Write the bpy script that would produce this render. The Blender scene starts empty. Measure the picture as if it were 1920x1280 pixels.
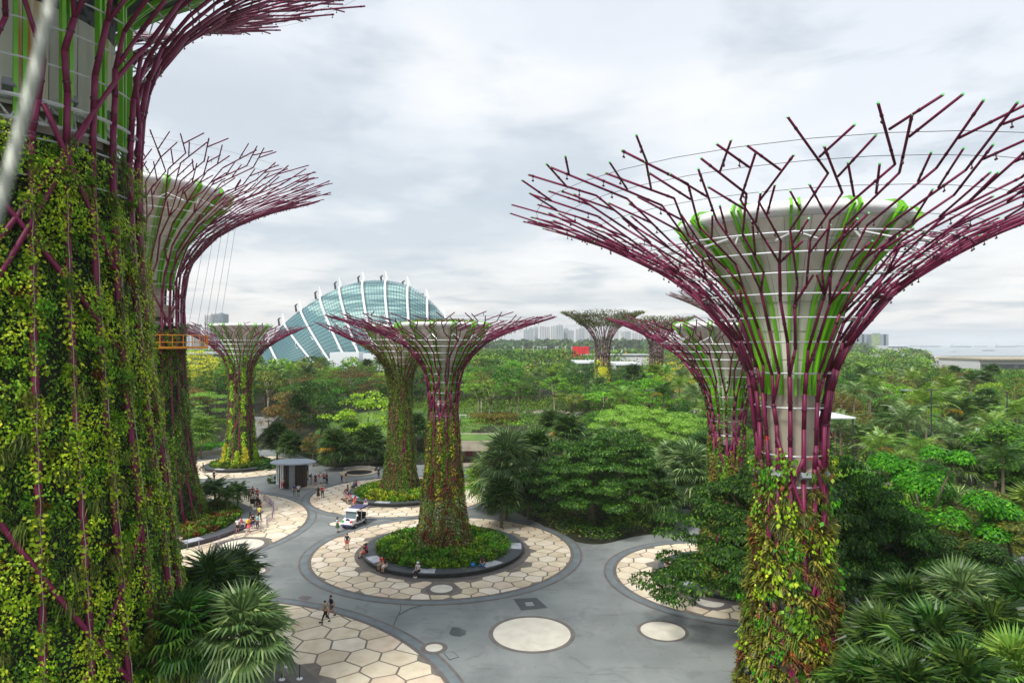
import bpy, math, random, time
import numpy as np
from mathutils import Vector, Matrix
T0 = time.time()
S = bpy.context.scene
C = S.collection
R_ = math.radians
rnd = random.Random(7)
F = 1250.0          # focal length in pixels of the 1920 px wide photograph
HC = 22.0           # height of the camera above the plaza (an aerial walkway)

# ------------------------------------------------------------ camera
cam = bpy.data.cameras.new('camera')
cam.sensor_width = 36; cam.lens = 36 * F / 1920
cam.clip_start = 0.05; cam.clip_end = 60000
cam.dof.use_dof = True; cam.dof.focus_distance = 60; cam.dof.aperture_fstop = 5.0
camo = bpy.data.objects.new('camera', cam); C.objects.link(camo)
camo.location = (0, 0, HC); camo.rotation_euler = (R_(90) + math.atan(5 / F), 0, 0)
S.camera = camo

# ------------------------------------------------------------ sky and sun
W = bpy.data.worlds.new('World'); S.world = W; W.use_nodes = True
wn = W.node_tree.nodes; wl = W.node_tree.links; wn.clear()
SUN_EL, SUN_AZ = 52, 215        # azimuth clockwise from the view direction
sky = wn.new('ShaderNodeTexSky'); sky.sky_type = 'NISHITA'; sky.sun_disc = False
sky.sun_elevation = R_(SUN_EL); sky.sun_rotation = R_(SUN_AZ); sky.air_density = 1.2; sky.dust_density = 2.5
tc = wn.new('ShaderNodeTexCoord'); sx = wn.new('ShaderNodeSeparateXYZ'); wl.new(tc.outputs['Generated'], sx.inputs[0])
def wmath(op, a, b=None, c=None):
    n = wn.new('ShaderNodeMath'); n.operation = op
    for i, v in enumerate((a, b, c)):
        if v is None: continue
        if isinstance(v, (int, float)): n.inputs[i].default_value = v
        else: wl.new(v, n.inputs[i])
    return n.outputs[0]
zz = wmath('ADD', wmath('MAXIMUM', sx.outputs[2], 0.0), 0.10)     # a cloud layer seen in perspective
cx = wmath('DIVIDE', sx.outputs[0], zz); cy = wmath('DIVIDE', sx.outputs[1], zz)
cc = wn.new('ShaderNodeCombineXYZ'); wl.new(cx, cc.inputs[0]); wl.new(cy, cc.inputs[1]); wl.new(wmath('MULTIPLY', sx.outputs[2], 2.0), cc.inputs[2])
def wnoise(scale, detail, rough, off, dist=0.0):
    mp = wn.new('ShaderNodeMapping'); mp.inputs['Location'].default_value = off; wl.new(cc.outputs[0], mp.inputs[0])
    n = wn.new('ShaderNodeTexNoise'); n.inputs['Scale'].default_value = scale; n.inputs['Detail'].default_value = detail
    n.inputs['Roughness'].default_value = rough; n.inputs['Distortion'].default_value = dist; wl.new(mp.outputs[0], n.inputs[0]); return n.outputs[0]
def wramp(v, pts):
    r = wn.new('ShaderNodeValToRGB'); e = r.color_ramp.elements
    for k, (p, c) in enumerate(pts):
        el = e[k] if k < 2 else e.new(p)
        el.position = p; el.color = (*c, 1) if len(c) == 3 else c
    wl.new(v, r.inputs[0]); return r.outputs[0]
def wmix(fac, a, b, mode='MIX'):
    n = wn.new('ShaderNodeMixRGB'); n.blend_type = mode
    for i, v in enumerate((fac, a, b)):
        if isinstance(v, (int, float)): n.inputs[i].default_value = v
        elif isinstance(v, tuple): n.inputs[i].default_value = (*v, 1)
        else: wl.new(v, n.inputs[i])
    return n.outputs[0]
base = wramp(wmath('MULTIPLY', sx.outputs[2], 1.0), [(0.0, (.77, .74, .725)), (0.07, (.75, .735, .73)), (0.2, (.70, .725, .755)), (0.5, (.655, .69, .745)), (1.0, (.60, .645, .70))])
n1 = wnoise(.62, 5, .5, (3.1, 1.7, 0), .25); n2 = wnoise(1.9, 6, .55, (11.3, -4.2, 3.0), .3)
dark = wramp(n1, [(0.44, (0, 0, 0)), (0.62, (1, 1, 1))])
dark2 = wramp(n2, [(0.5, (0, 0, 0)), (0.64, (1, 1, 1))])
lite = wramp(wnoise(1.3, 5, .5, (-7.3, 9.1, 1.0), .2), [(0.5, (0, 0, 0)), (0.68, (1, 1, 1))])
col = wmix(wmath('MULTIPLY', dark, .82), base, (.475, .53, .585))
col = wmix(wmath('MULTIPLY', dark2, .75), col, (.46, .515, .57))
col = wmix(wmath('MULTIPLY', lite, .65), col, (.83, .83, .83))
BG = .12; SKYK = .455
col = wmix(1.0, col, (1 / BG * SKYK,) * 3, 'MULTIPLY')
col = wmix(.94, sky.outputs[0], col)
bg = wn.new('ShaderNodeBackground'); bg.inputs[1].default_value = BG; wl.new(col, bg.inputs[0])
wo = wn.new('ShaderNodeOutputWorld'); wl.new(bg.outputs[0], wo.inputs[0])

sun = bpy.data.lights.new('sun', 'SUN'); sun.energy = 1.5; sun.angle = R_(12); sun.color = (1, .97, .91)
suno = bpy.data.objects.new('sun', sun); C.objects.link(suno)
az = R_(SUN_AZ); el = R_(SUN_EL)
sd = Vector((math.sin(az) * math.cos(el), math.cos(az) * math.cos(el), math.sin(el)))   # towards the sun
suno.rotation_euler = sd.to_track_quat('Z', 'Y').to_euler()

S.view_settings.view_transform = 'Standard'; S.view_settings.look = 'None'
S.view_settings.exposure = 1.5; S.view_settings.gamma = 1.0; S.view_settings.use_curve_mapping = False
S.render.engine = 'CYCLES'
S.cycles.use_denoising = True
S.cycles.max_bounces = 6; S.cycles.diffuse_bounces = 3; S.cycles.glossy_bounces = 2
S.cycles.transmission_bounces = 3; S.cycles.transparent_max_bounces = 6; S.cycles.volume_bounces = 1
S.cycles.caustics_reflective = False; S.cycles.caustics_refractive = False

# ------------------------------------------------------------ helpers
def G(px, py, h=0.0):               # point of the ground at height h seen at a pixel
    y = (HC - h) * F / (py - 645.0); return ((px - 960.0) / F * y, y)
def X(px, d): return (px - 960.0) / F * d
def Z(py, d): return HC - d * (py - 645.0) / F
def lin(r, g, b):
    f = lambda c: (c / 255 / 12.92) if c / 255 < .04045 else ((c / 255 + .055) / 1.055) ** 2.4
    return (f(r), f(g), f(b))

def tag(o, label=None, cat=None, group=None, kind=None):
    if label: o['label'] = label
    if cat: o['category'] = cat
    if group: o['group'] = group
    if kind: o['kind'] = kind
    return o
def empty(name, loc, rz=0.0, **k):
    o = bpy.data.objects.new(name, None); o.empty_display_size = .3; C.objects.link(o)
    o.location = loc; o.rotation_euler = (0, 0, rz); return tag(o, **k)
def link(name, me, parent=None, mat=None, loc=None, rot=None, sc=None):
    o = bpy.data.objects.new(name, me); C.objects.link(o)
    if parent: o.parent = parent
    if loc is not None: o.location = loc
    if rot is not None: o.rotation_euler = rot
    if sc is not None: o.scale = (sc, sc, sc) if isinstance(sc, (int, float)) else sc
    if mat is not None:             # colour of this one object on shared mesh data
        if len(me.materials) == 0: me.materials.append(mat)
        o.material_slots[0].link = 'OBJECT'; o.material_slots[0].material = mat
    return o
def copy_tree(o, parent=None):
    c = o.copy(); C.objects.link(c); c.parent = parent
    for ch in KIDS.get(o.name, []) or [k for k in o.children]:
        copy_tree(ch, c)
    return c
KIDS = {}

class MB:
    """collects verts and faces, then one mesh"""
    def __init__(s): s.v = []; s.f = []; s.m = []; s.smooth = False
    def add(s, v, f, m=0):
        n = len(s.v); s.v.extend(v); s.f.extend(tuple(i + n for i in q) for q in f); s.m.extend([m] * len(f)); return s
    def box(s, x0, x1, y0, y1, z0, z1, m=0):
        return s.add([(x0, y0, z0), (x1, y0, z0), (x1, y1, z0), (x0, y1, z0), (x0, y0, z1), (x1, y0, z1), (x1, y1, z1), (x0, y1, z1)],
                     [(3, 2, 1, 0), (4, 5, 6, 7), (0, 1, 5, 4), (1, 2, 6, 5), (2, 3, 7, 6), (3, 0, 4, 7)], m)
    def tube(s, pts, rad, n=6, m=0, cap=True):
        P = np.array(pts, float); k = len(P)
        rad = [rad] * k if isinstance(rad, (int, float)) else rad
        T = np.empty_like(P); T[0] = P[1] - P[0]; T[-1] = P[-1] - P[-2]
        if k > 2:
            a = P[1:-1] - P[:-2]; b = P[2:] - P[1:-1]
            T[1:-1] = a / (np.linalg.norm(a, axis=1)[:, None] + 1e-9) + b / (np.linalg.norm(b, axis=1)[:, None] + 1e-9)
        T /= np.linalg.norm(T, axis=1)[:, None] + 1e-9
        up = np.array((0, 0, 1.0)) if abs(T[0][2]) < .9 else np.array((0.2, 1.0, 0))
        vs = []; u = np.cross(T[0], up); u /= np.linalg.norm(u)
        ang = np.arange(n) * 2 * math.pi / n; ca = np.cos(ang)[:, None]; sa = np.sin(ang)[:, None]
        for i in range(k):
            u = u - T[i] * np.dot(u, T[i]); l = np.linalg.norm(u)
            if l < 1e-6: u = np.cross(T[i], up); l = np.linalg.norm(u)
            u = u / l; w = np.cross(T[i], u)
            vs.extend(map(tuple, P[i] + rad[i] * (ca * u + sa * w)))
        fs = [(i * n + j, i * n + (j + 1) % n, (i + 1) * n + (j + 1) % n, (i + 1) * n + j) for i in range(k - 1) for j in range(n)]
        if cap: fs += [tuple(range(n - 1, -1, -1)), tuple((k - 1) * n + j for j in range(n))]
        return s.add(vs, fs, m)
    def lathe(s, prof, n=32, m=0, cx=0, cy=0, close=False, a0=0.0, a1=2 * math.pi):
        full = abs(a1 - a0 - 2 * math.pi) < 1e-6; k = n if full else n + 1
        vs = [(cx + r * math.cos(a0 + (a1 - a0) * j / n), cy + r * math.sin(a0 + (a1 - a0) * j / n), z) for r, z in prof for j in range(k)]
        L = len(prof); fs = []
        for i in range(L - 1 + (1 if close else 0)):
            i2 = (i + 1) % L
            for j in range(n):
                j2 = (j + 1) % k
                fs.append((i * k + j, i * k + j2, i2 * k + j2, i2 * k + j))
        return s.add(vs, fs, m)
    def prism(s, poly, z0, z1, m=0, top_in=0.0):
        n = len(poly); cx = sum(p[0] for p in poly) / n; cy = sum(p[1] for p in poly) / n
        def ins(p):
            dx, dy = p[0] - cx, p[1] - cy; l = math.hypot(dx, dy) or 1
            return (p[0] - dx / l * top_in, p[1] - dy / l * top_in)
        vs = [(x, y, z0) for x, y in poly] + [(*ins(p), z1) for p in poly]
        fs = [tuple(range(n, 2 * n))] + [(i, (i + 1) % n, n + (i + 1) % n, n + i) for i in range(n)]
        return s.add(vs, fs, m)
    def mesh(s, name, mats, smooth=False):
        me = bpy.data.meshes.new(name); me.from_pydata(s.v, [], s.f)
        for m in (mats if isinstance(mats, (list, tuple)) else [mats]): me.materials.append(m)
        if any(s.m): me.polygons.foreach_set('material_index', s.m)
        if smooth or s.smooth: me.polygons.foreach_set('use_smooth', [True] * len(s.f))
        me.update(); return me
    def obj(s, name, mats, parent=None, smooth=False, loc=None, rot=None):
        return link(name, s.mesh(name, mats, smooth), parent, None, loc, rot)

def quads_mesh(name, V, mat_idx, mats):
    """V: (n,4,3) quads -> mesh, fast"""
    n = len(V); me = bpy.data.meshes.new(name)
    me.vertices.add(n * 4); me.vertices.foreach_set('co', np.ascontiguousarray(V, dtype=np.float32).ravel())
    me.loops.add(n * 4); me.loops.foreach_set('vertex_index', np.arange(n * 4, dtype=np.int32))
    me.polygons.add(n); me.polygons.foreach_set('loop_start', np.arange(n, dtype=np.int32) * 4)
    for m in (mats if isinstance(mats, (list, tuple)) else [mats]): me.materials.append(m)
    if mat_idx is not None and len(mat_idx) < n: mat_idx = np.tile(mat_idx, n // len(mat_idx))
    if mat_idx is not None: me.polygons.foreach_set('material_index', np.asarray(mat_idx, dtype=np.int32))
    me.update(calc_edges=True); return me
def unit(a): return a / (np.linalg.norm(a, axis=-1, keepdims=True) + 1e-9)
def leaf_quads(rs, P, N, size, aspect=.55, tdir=None, fold=.12):
    """kite shaped leaves: P (n,3) base, N normals, size (n,)"""
    n = len(P); N = unit(N)
    t = rs.normal(size=(n, 3)) if tdir is None else tdir + rs.normal(size=(n, 3)) * .25
    t = unit(t - N * np.sum(t * N, 1, keepdims=True)); b = np.cross(N, t); s = size[:, None]
    c = P + t * s * .42
    V = np.empty((n, 4, 3)); V[:, 0] = P; V[:, 1] = c + b * s * aspect * .5 - N * s * fold; V[:, 2] = P + t * s - N * s * fold * 1.2; V[:, 3] = c - b * s * aspect * .5 - N * s * fold
    return V
def blade_quads(rs, P, D, L, w, droop=.5):
    """long thin leaves out of P along D, drooping, two quads each"""
    n = len(P); D = unit(D); b = unit(np.cross(D, np.array((0, 0, 1.0)) + rs.normal(size=(n, 3)) * .15))
    L = L[:, None]; m = P + D * L * .55; e = m + (D * .45 + np.array((0, 0, -droop))) * L * .6
    V = np.empty((n * 2, 4, 3)); h = b * w * .5
    V[:n, 0] = P - h * .5; V[:n, 1] = P + h * .5; V[:n, 2] = m + h; V[:n, 3] = m - h
    V[n:, 0] = m - h; V[n:, 1] = m + h; V[n:, 2] = e + h * .15; V[n:, 3] = e - h * .15
    return V

# ------------------------------------------------------------ materials
def mat(name, c, rough=.6, var=.0, scale=2.0, bump=0.0, metal=0.0, spec=.5, c2=None, emit=None, detail=4.0, thresh=None, coord='Object', stretch=None):
    m = bpy.data.materials.new(name); m.use_nodes = True; nt = m.node_tree; N = nt.nodes; L = nt.links
    b = N['Principled BSDF']; b.inputs['Roughness'].default_value = rough; b.inputs['Metallic'].default_value = metal
    b.inputs['Specular IOR Level'].default_value = spec; b.inputs['Base Color'].default_value = (*c, 1)
    if var or c2 or bump:
        t = N.new('ShaderNodeTexCoord'); mp = N.new('ShaderNodeMapping'); L.new(t.outputs[coord], mp.inputs[0])
        if stretch: mp.inputs['Scale'].default_value = stretch
        n = N.new('ShaderNodeTexNoise'); n.inputs['Scale'].default_value = scale; n.inputs['Detail'].default_value = detail; L.new(mp.outputs[0], n.inputs[0])
        r = N.new('ShaderNodeValToRGB'); lo, hi = thresh or (.3, .7)
        r.color_ramp.elements[0].position = lo; r.color_ramp.elements[1].position = hi
        a = c2 or tuple(x * (1 - var) for x in c); bb = c if c2 else tuple(min(1, x * (1 + var)) for x in c)
        r.color_ramp.elements[0].color = (*a, 1); r.color_ramp.elements[1].color = (*bb, 1)
        L.new(n.outputs[0], r.inputs[0])
        if var or c2: L.new(r.outputs[0], b.inputs['Base Color'])
        if bump:
            bu = N.new('ShaderNodeBump'); bu.inputs['Strength'].default_value = bump; bu.inputs['Distance'].default_value = .05
            L.new(n.outputs[0], bu.inputs['Height']); L.new(bu.outputs[0], b.inputs['Normal'])
    if emit: b.inputs['Emission Color'].default_value = (*c, 1); b.inputs['Emission Strength'].default_value = emit
    return m
def leafmat(name, c1, c2, c3=None, rough=.5, trans=.28, obvar=.25, spec=.3):
    c1, c2, c3 = (tuple(v * k for v, k in zip(c, (1.26, 1.24, .78))) if c else None for c in (c1, c2, c3))
    """foliage: every leaf and every plant its own shade of the species' greens"""
    m = bpy.data.materials.new(name); m.use_nodes = True; nt = m.node_tree; N = nt.nodes; L = nt.links
    b = N['Principled BSDF']; b.inputs['Roughness'].default_value = rough; b.inputs['Specular IOR Level'].default_value = spec
    g = N.new('ShaderNodeNewGeometry'); r = N.new('ShaderNodeValToRGB')
    e = r.color_ramp.elements; e[0].position = .0; e[0].color = (*c1, 1); e[1].position = .75; e[1].color = (*c2, 1)
    x = e.new(1.0); x.color = (*(c3 or tuple(min(1, v * 1.5) for v in c2)), 1)
    L.new(g.outputs['Random Per Island'], r.inputs[0])
    o = N.new('ShaderNodeObjectInfo'); h = N.new('ShaderNodeHueSaturation')
    mr = N.new('ShaderNodeMapRange'); mr.inputs[3].default_value = 1 - obvar; mr.inputs[4].default_value = 1 + obvar * 1.2
    L.new(o.outputs['Random'], mr.inputs[0]); L.new(mr.outputs[0], h.inputs['Value'])
    m2 = N.new('ShaderNodeMath'); m2.operation = 'MULTIPLY'; m2.inputs[1].default_value = 7.13; fr = N.new('ShaderNodeMath'); fr.operation = 'FRACT'
    L.new(o.outputs['Random'], m2.inputs[0]); L.new(m2.outputs[0], fr.inputs[0])
    mh = N.new('ShaderNodeMapRange'); mh.inputs[3].default_value = .5 - .035 * (obvar / .25); mh.inputs[4].default_value = .5 + .02 * (obvar / .25); L.new(fr.outputs[0], mh.inputs[0]); L.new(mh.outputs[0], h.inputs['Hue'])
    L.new(r.outputs[0], h.inputs['Color']); L.new(h.outputs[0], b.inputs['Base Color'])
    t = N.new('ShaderNodeBsdfTranslucent'); L.new(h.outputs[0], t.inputs[0])
    mx = N.new('ShaderNodeMixShader'); mx.inputs[0].default_value = trans
    L.new(b.outputs[0], mx.inputs[1]); L.new(t.outputs[0], mx.inputs[2]); L.new(mx.outputs[0], N['Material Output'].inputs[0])
    return m

M = {}
M['purple'] = mat('magenta_steel_paint', lin(116, 28, 68), .5, .2, 1.6, spec=.4, detail=8)
M['purple_dark'] = mat('dark_plum_steel_paint', lin(84, 24, 52), .45, .15, 1.0)
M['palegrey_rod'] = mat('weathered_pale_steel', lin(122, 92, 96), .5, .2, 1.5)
M['green_paint'] = mat('lime_green_paint', lin(112, 190, 30), .4, .08, .6)
M['green_cap'] = mat('pale_green_end_cap', lin(120, 200, 130), .4)
M['hoop'] = mat('galvanised_steel', lin(205, 208, 208), .35, .06, 3, metal=.3)
M['cable'] = mat('steel_cable', lin(120, 122, 125), .4, metal=.6)
M['membrane'] = mat('cream_funnel_cladding', lin(240, 235, 224), .65, .0, 1.2, detail=8, c2=lin(208, 200, 186), stretch=(1, 1, .1), thresh=(.3, .6))
M['membrane_rim'] = mat('white_rim_cladding', lin(236, 236, 236), .5, .04, .5)
M['concrete'] = mat('pale_concrete', lin(176, 166, 148), .8, .16, .7, .15, detail=8)
M['concrete2'] = mat('weathered_concrete', lin(150, 146, 138), .85, .25, .5, .25, detail=8)
M['darkfelt'] = mat('dark_planting_panel', lin(38, 42, 26), .9, .45, 1.3, .5)
M['darkmetal'] = mat('dark_grey_metal', lin(50, 54, 56), .5, .1, 2)
M['greymetal'] = mat('grey_metal', lin(140, 145, 148), .45, .08, 2, metal=.2)
M['black'] = mat('black_plastic', lin(22, 22, 24), .5)
M['white'] = mat('white_paint', lin(235, 235, 235), .5, .03, 2)
M['asphalt'] = mat('grey_plaza_paving', lin(135, 141, 139), .88, .0, .2, .12, c2=lin(115, 121, 120), detail=12, thresh=(.34, .62))
M['band_blue'] = mat('blue_grey_stone_band', lin(112, 122, 125), .75, .18, .8, .1)
M['band_brown'] = mat('brown_stone_band', lin(108, 102, 98), .8, .22, 1.1, .1)
M['grout'] = mat('grey_brown_joint', lin(122, 115, 104), .85, .2, 1.5, .1)
M['soil'] = mat('dark_soil_and_litter', lin(46, 50, 30), .95, .4, .5, .6, detail=8)
M['lawn'] = mat('mown_grass', lin(98, 130, 52), .9, .2, .35, .3, c2=lin(74, 108, 40))
M['darkstone'] = mat('charcoal_granite', lin(70, 76, 80), .5, .15, 1.5, .05)
M['wallstone'] = mat('dark_granite_wall_face', lin(58, 62, 62), .6, .2, 2, .1)
M['marble'] = mat('white_marble_inlay', lin(205, 208, 212), .4, .0, 1.6, c2=lin(165, 170, 180))
M['deck'] = mat('grey_timber_deck', lin(92, 88, 88), .8, .2, 3, .1)
M['cream'] = mat('cream_terrazzo', lin(226, 221, 205), .7, .0, .9, c2=lin(205, 199, 182), detail=10)
M['roofwhite'] = mat('white_roof_sheet', lin(222, 226, 230), .5, .05, .1)
M['water'] = mat('sea_water', lin(140, 152, 160), .25, .1, .01, .3, c2=lin(120, 134, 142), stretch=(1, .3, 1))
M['bark'] = mat('grey_brown_bark', lin(110, 98, 80), .9, .3, 2.5, .5, stretch=(1, 1, .3))
M['palebark'] = mat('pale_smooth_bark', lin(168, 158, 138), .85, .2, 2.0, .2)
M['tropic'] = mat('palm_trunk_bark', lin(122, 108, 88), .9, .3, 4, .5, stretch=(.4, .4, 3))
slabcols = [(226, 212, 186), (234, 222, 202), (214, 199, 173), (230, 217, 190), (224, 205, 182)]
M['slab'] = [mat('cream_paving_stone', lin(*c), .75, .0, .9, .08, c2=lin(c[0] - 20, c[1] - 24, c[2] - 30), detail=9, thresh=(.25, .6), coord='Object') for c in slabcols]
def paving_material():
    m = M['asphalt']; nt = m.node_tree; N = nt.nodes; L = nt.links; b = N['Principled BSDF']; src = b.inputs['Base Color'].links[0].from_socket
    t = N.new('ShaderNodeTexCoord'); out = src
    def layer(out, node, lo, hi, colr, k):
        r = N.new('ShaderNodeMapRange'); r.inputs[1].default_value = lo; r.inputs[2].default_value = hi; r.inputs[3].default_value = 0; r.inputs[4].default_value = k; L.new(node.outputs[0], r.inputs[0])
        x = N.new('ShaderNodeMixRGB'); x.inputs[2].default_value = (*colr, 1); L.new(r.outputs[0], x.inputs[0]); L.new(out, x.inputs[1]); return x.outputs[0]
    def noise(sc, st, d=6, off=0):
        mp = N.new('ShaderNodeMapping'); mp.inputs['Scale'].default_value = st; mp.inputs['Location'].default_value = (off, off * .7, 0); L.new(t.outputs['Object'], mp.inputs[0])
        n = N.new('ShaderNodeTexNoise'); n.inputs['Scale'].default_value = sc; n.inputs['Detail'].default_value = d; n.inputs['Distortion'].default_value = 1.2; L.new(mp.outputs[0], n.inputs[0]); return n
    out = layer(out, noise(.5, (1, 1, 1), 8, 3), .56, .68, lin(94, 98, 97), .4)       # damp blotches
    out = layer(out, noise(.9, (.25, 1.6, 1), 7, 9), .6, .68, lin(100, 103, 101), .5)     # drag streaks
    out = layer(out, noise(3.2, (1, 1, 1), 5, 5), .66, .72, lin(84, 87, 86), .7)          # small spots
    out = layer(out, noise(14, (1, 1, 1), 3, 1), .45, .75, lin(158, 159, 154), .28)       # aggregate
    out = layer(out, noise(.35, (1.3, .5, 1), 6, 17), .56, .7, lin(150, 151, 147), .35)
    L.new(out, b.inputs['Base Color'])
paving_material()
LM = {
 'dark':   leafmat('dark_green_leaves', lin(26, 56, 20), lin(48, 92, 32), lin(80, 124, 46)),
 'mid':    leafmat('mid_green_leaves', lin(40, 76, 22), lin(72, 116, 34), lin(112, 150, 54)),
 'bright': leafmat('bright_green_leaves', lin(62, 112, 26), lin(106, 160, 42), lin(150, 192, 70)),
 'olive':  leafmat('olive_leaves', lin(62, 78, 32), lin(104, 118, 50), lin(140, 140, 74)),
 'yellow': leafmat('yellow_leaves', lin(140, 150, 28), lin(196, 196, 60), lin(222, 214, 100), obvar=.1),
 'bronze': leafmat('bronze_leaves', lin(70, 68, 34), lin(108, 98, 52), lin(138, 122, 76)),
 'vivid':  leafmat('vivid_green_leaves', lin(36, 106, 16), lin(66, 146, 24), lin(110, 176, 40), obvar=.08),
 'deep':   leafmat('deep_green_layered_leaves', lin(26, 60, 16), lin(48, 94, 28), lin(100, 142, 44), obvar=.08),
 'feather':leafmat('pale_feathery_leaves', lin(86, 132, 52), lin(120, 168, 74), lin(158, 196, 96), obvar=.08),
 'palm':   leafmat('fan_palm_leaflets', lin(26, 54, 22), lin(54, 88, 38), lin(104, 136, 70), rough=.42, obvar=.18, spec=.4),
 'palmlt': leafmat('light_palm_leaflets', lin(66, 104, 40), lin(106, 146, 66), lin(160, 190, 100), rough=.4, obvar=.2, spec=.5),
 'silver': leafmat('silvery_palm_leaflets', lin(58, 88, 58), lin(104, 134, 96), lin(158, 180, 138), rough=.4, obvar=.08, spec=.5),
 'deadp':  leafmat('dead_palm_leaflets', lin(120, 90, 40), lin(168, 130, 60), lin(196, 160, 90)),
 'vine':   leafmat('bright_climber_leaves', lin(92, 134, 16), lin(142, 180, 32), lin(196, 208, 70), obvar=.15),
 'vinemid':leafmat('green_climber_leaves', lin(42, 88, 14), lin(84, 136, 26), lin(134, 174, 46), obvar=.15),
 'tuft':   leafmat('grassy_tuft_leaves', lin(46, 60, 24), lin(84, 100, 44), lin(124, 132, 70), obvar=.2),
 'fern':   leafmat('fern_leaves', lin(44, 92, 28), lin(82, 134, 44), lin(120, 160, 60), obvar=.2),
 'brom':   leafmat('olive_bromeliad_leaves', lin(66, 72, 24), lin(110, 110, 44), lin(178, 168, 84), obvar=.2),
 'bromred':leafmat('red_bromeliad_leaves', lin(72, 36, 26), lin(116, 70, 44), lin(160, 110, 60), obvar=.25),
 'redflower': leafmat('red_flowers', lin(170, 30, 40), lin(214, 50, 60), lin(230, 90, 90)),
 'grass':  leafmat('strap_leaf_plants', lin(66, 104, 24), lin(122, 162, 44), lin(184, 202, 84), obvar=.1),
 'grey':   leafmat('silver_grey_plants', lin(96, 112, 96), lin(140, 156, 136), lin(176, 190, 170)),
}
# ------------------------------------------------------------ terrain
def sm(t): t = np.clip(t, 0, 1); return t * t * (3 - 2 * t)
def hgt(x, y):
    x = np.asarray(x, float); y = np.asarray(y, float)
    c = 5.0 * sm((y - 126.5) / 9.0)                       # lawn terrace behind the underpass building
    l = 5.0 * sm((y - 139.0) / 22.0)
    r = 3.0 * sm((y - 70.0) / 40.0)
    wl_ = sm((-18 - x) / 10.0); wr = sm((x - 26) / 16.0)
    h = c * (1 - wl_) * (1 - wr) + l * wl_ + r * wr
    far = sm((y - 350) / 250.0)
    h = h * (1 - far) + 2.0 * far
    sea = sm((y - 1120) / 60.0) * sm((x / np.maximum(y, 1) - .50) / .04)
    return h * (1 - sea) - 6.0 * sea
def hz(x, y): return float(hgt(x, y))
xs = np.unique(np.concatenate([np.linspace(-70, 70, 57), np.linspace(-400, 400, 61), np.linspace(-2500, 2500, 81), np.array([-8800, -7000, -4000, 4000, 7000, 11500])]))
ys = np.unique(np.concatenate([np.array([-300, -60.]), np.linspace(0, 180, 73), np.linspace(190, 700, 35), np.linspace(740, 1300, 29), np.array([1600, 2500, 4000, 8000, 15500])]))
XX, YY = np.meshgrid(xs, ys); HH = hgt(XX, YY)
b = MB(); nx = len(xs)
b.v = list(zip(XX.ravel().tolist(), YY.ravel().tolist(), (HH.ravel() - .02).tolist()))
b.f = [(j * nx + i, j * nx + i + 1, (j + 1) * nx + i + 1, (j + 1) * nx + i) for j in range(len(ys) - 1) for i in range(nx - 1)]; b.m = [0] * len(b.f)
tag(b.obj('ground', M['soil'], smooth=True), kind='structure')
b = MB(); b.add([(300, 900, -1.0), (11800, 900, -1.0), (11800, 15800, -1.0), (300, 15800, -1.0)], [(0, 1, 2, 3)])
tag(b.obj('sea', M['water']), kind='structure')

# ------------------------------------------------------------ plaza
def inpoly(px, py, poly):
    px = np.asarray(px, float); py = np.asarray(py, float); ins = np.zeros(px.shape, bool); n = len(poly)
    for i in range(n):
        x1, y1 = poly[i]; x2, y2 = poly[(i + 1) % n]
        if y1 == y2: continue
        c = ((y1 > py) != (y2 > py)) & (px < (x2 - x1) * (py - y1) / (y2 - y1) + x1); ins ^= c
    return ins
def smooth_poly(pts, k=4):
    out = []; n = len(pts)
    for i in range(n):
        p0, p1, p2, p3 = (np.array(pts[(i + j - 1) % n]) for j in range(4))
        for t in np.arange(k) / k:
            out.append(tuple(.5 * ((2 * p1) + (-p0 + p2) * t + (2 * p0 - 5 * p1 + 4 * p2 - p3) * t * t + (-p0 + 3 * p1 - 3 * p2 + p3) * t ** 3)))
    return out
PLAZA = [(-75, 8), (-75, 60), (-74, 112), G(330, 872), G(352, 858), G(400, 846), G(470, 840), G(540, 846), G(580, 860), G(610, 874), G(655, 875), G(700, 874), G(760, 872), G(830, 869), G(905, 867),
         G(925, 885), G(912, 912), G(915, 940), G(960, 957), G(1010, 980), G(1048, 1002), G(1085, 1016), G(1130, 1019), G(1190, 1005), G(1262, 992), G(1262, 960), G(1300, 955), G(1310, 990),
         G(1400, 992), G(1520, 1010), G(1600, 1050), G(1640, 1130), G(1600, 1300), (22, 30), (20, 8)]
PL = smooth_poly(PLAZA, 3)
b = MB(); b.add([(x, y, 0.0) for x, y in PL], [tuple(range(len(PL)))[::-1]])
b.f = [f[::-1] for f in b.f]
me = b.mesh('plaza', M['asphalt'])
import bmesh
bm_ = bmesh.new(); bm_.from_mesh(me); bmesh.ops.triangulate(bm_, faces=bm_.faces[:])
for f in bm_.faces:
    if f.normal.z < 0: f.normal_flip()
bm_.to_mesh(me); bm_.free()
tag(link('plaza_paving', me), kind='structure')
# darker cracks and wheel streaks are left to the paving material; hatches and patches are real pieces

TREES = dict(giant=(-26.1, 33.7), gondola=(-44.9, 80.3), small=(-48.8, 120.0), midback=(-16.3, 97.6), central=(-7.3, 71.0), right=(20.4, 63.3), bigright=(15.06, 36.0))
DISCS = [('giant', 23.8, 16.7), ('gondola', 19.4, 13.0), ('small', 11.0, 6.3), ('midback', 12.7, 7.9), ('central', 13.5, 9.2), ('right', 10.4, 7.0)]
CELL = dict(giant=2.15, gondola=2.0, small=1.9, midback=1.6, central=1.62, right=1.75)
# small round insets that cut the slabs: x, y, r (outer)
INSETS = {'central': [(*G(828, 1103), 1.55)], 'gondola': [(*G(455, 1021), 3.1)], 'right': [(*G(1331, 1128), 1.75)]}

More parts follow.
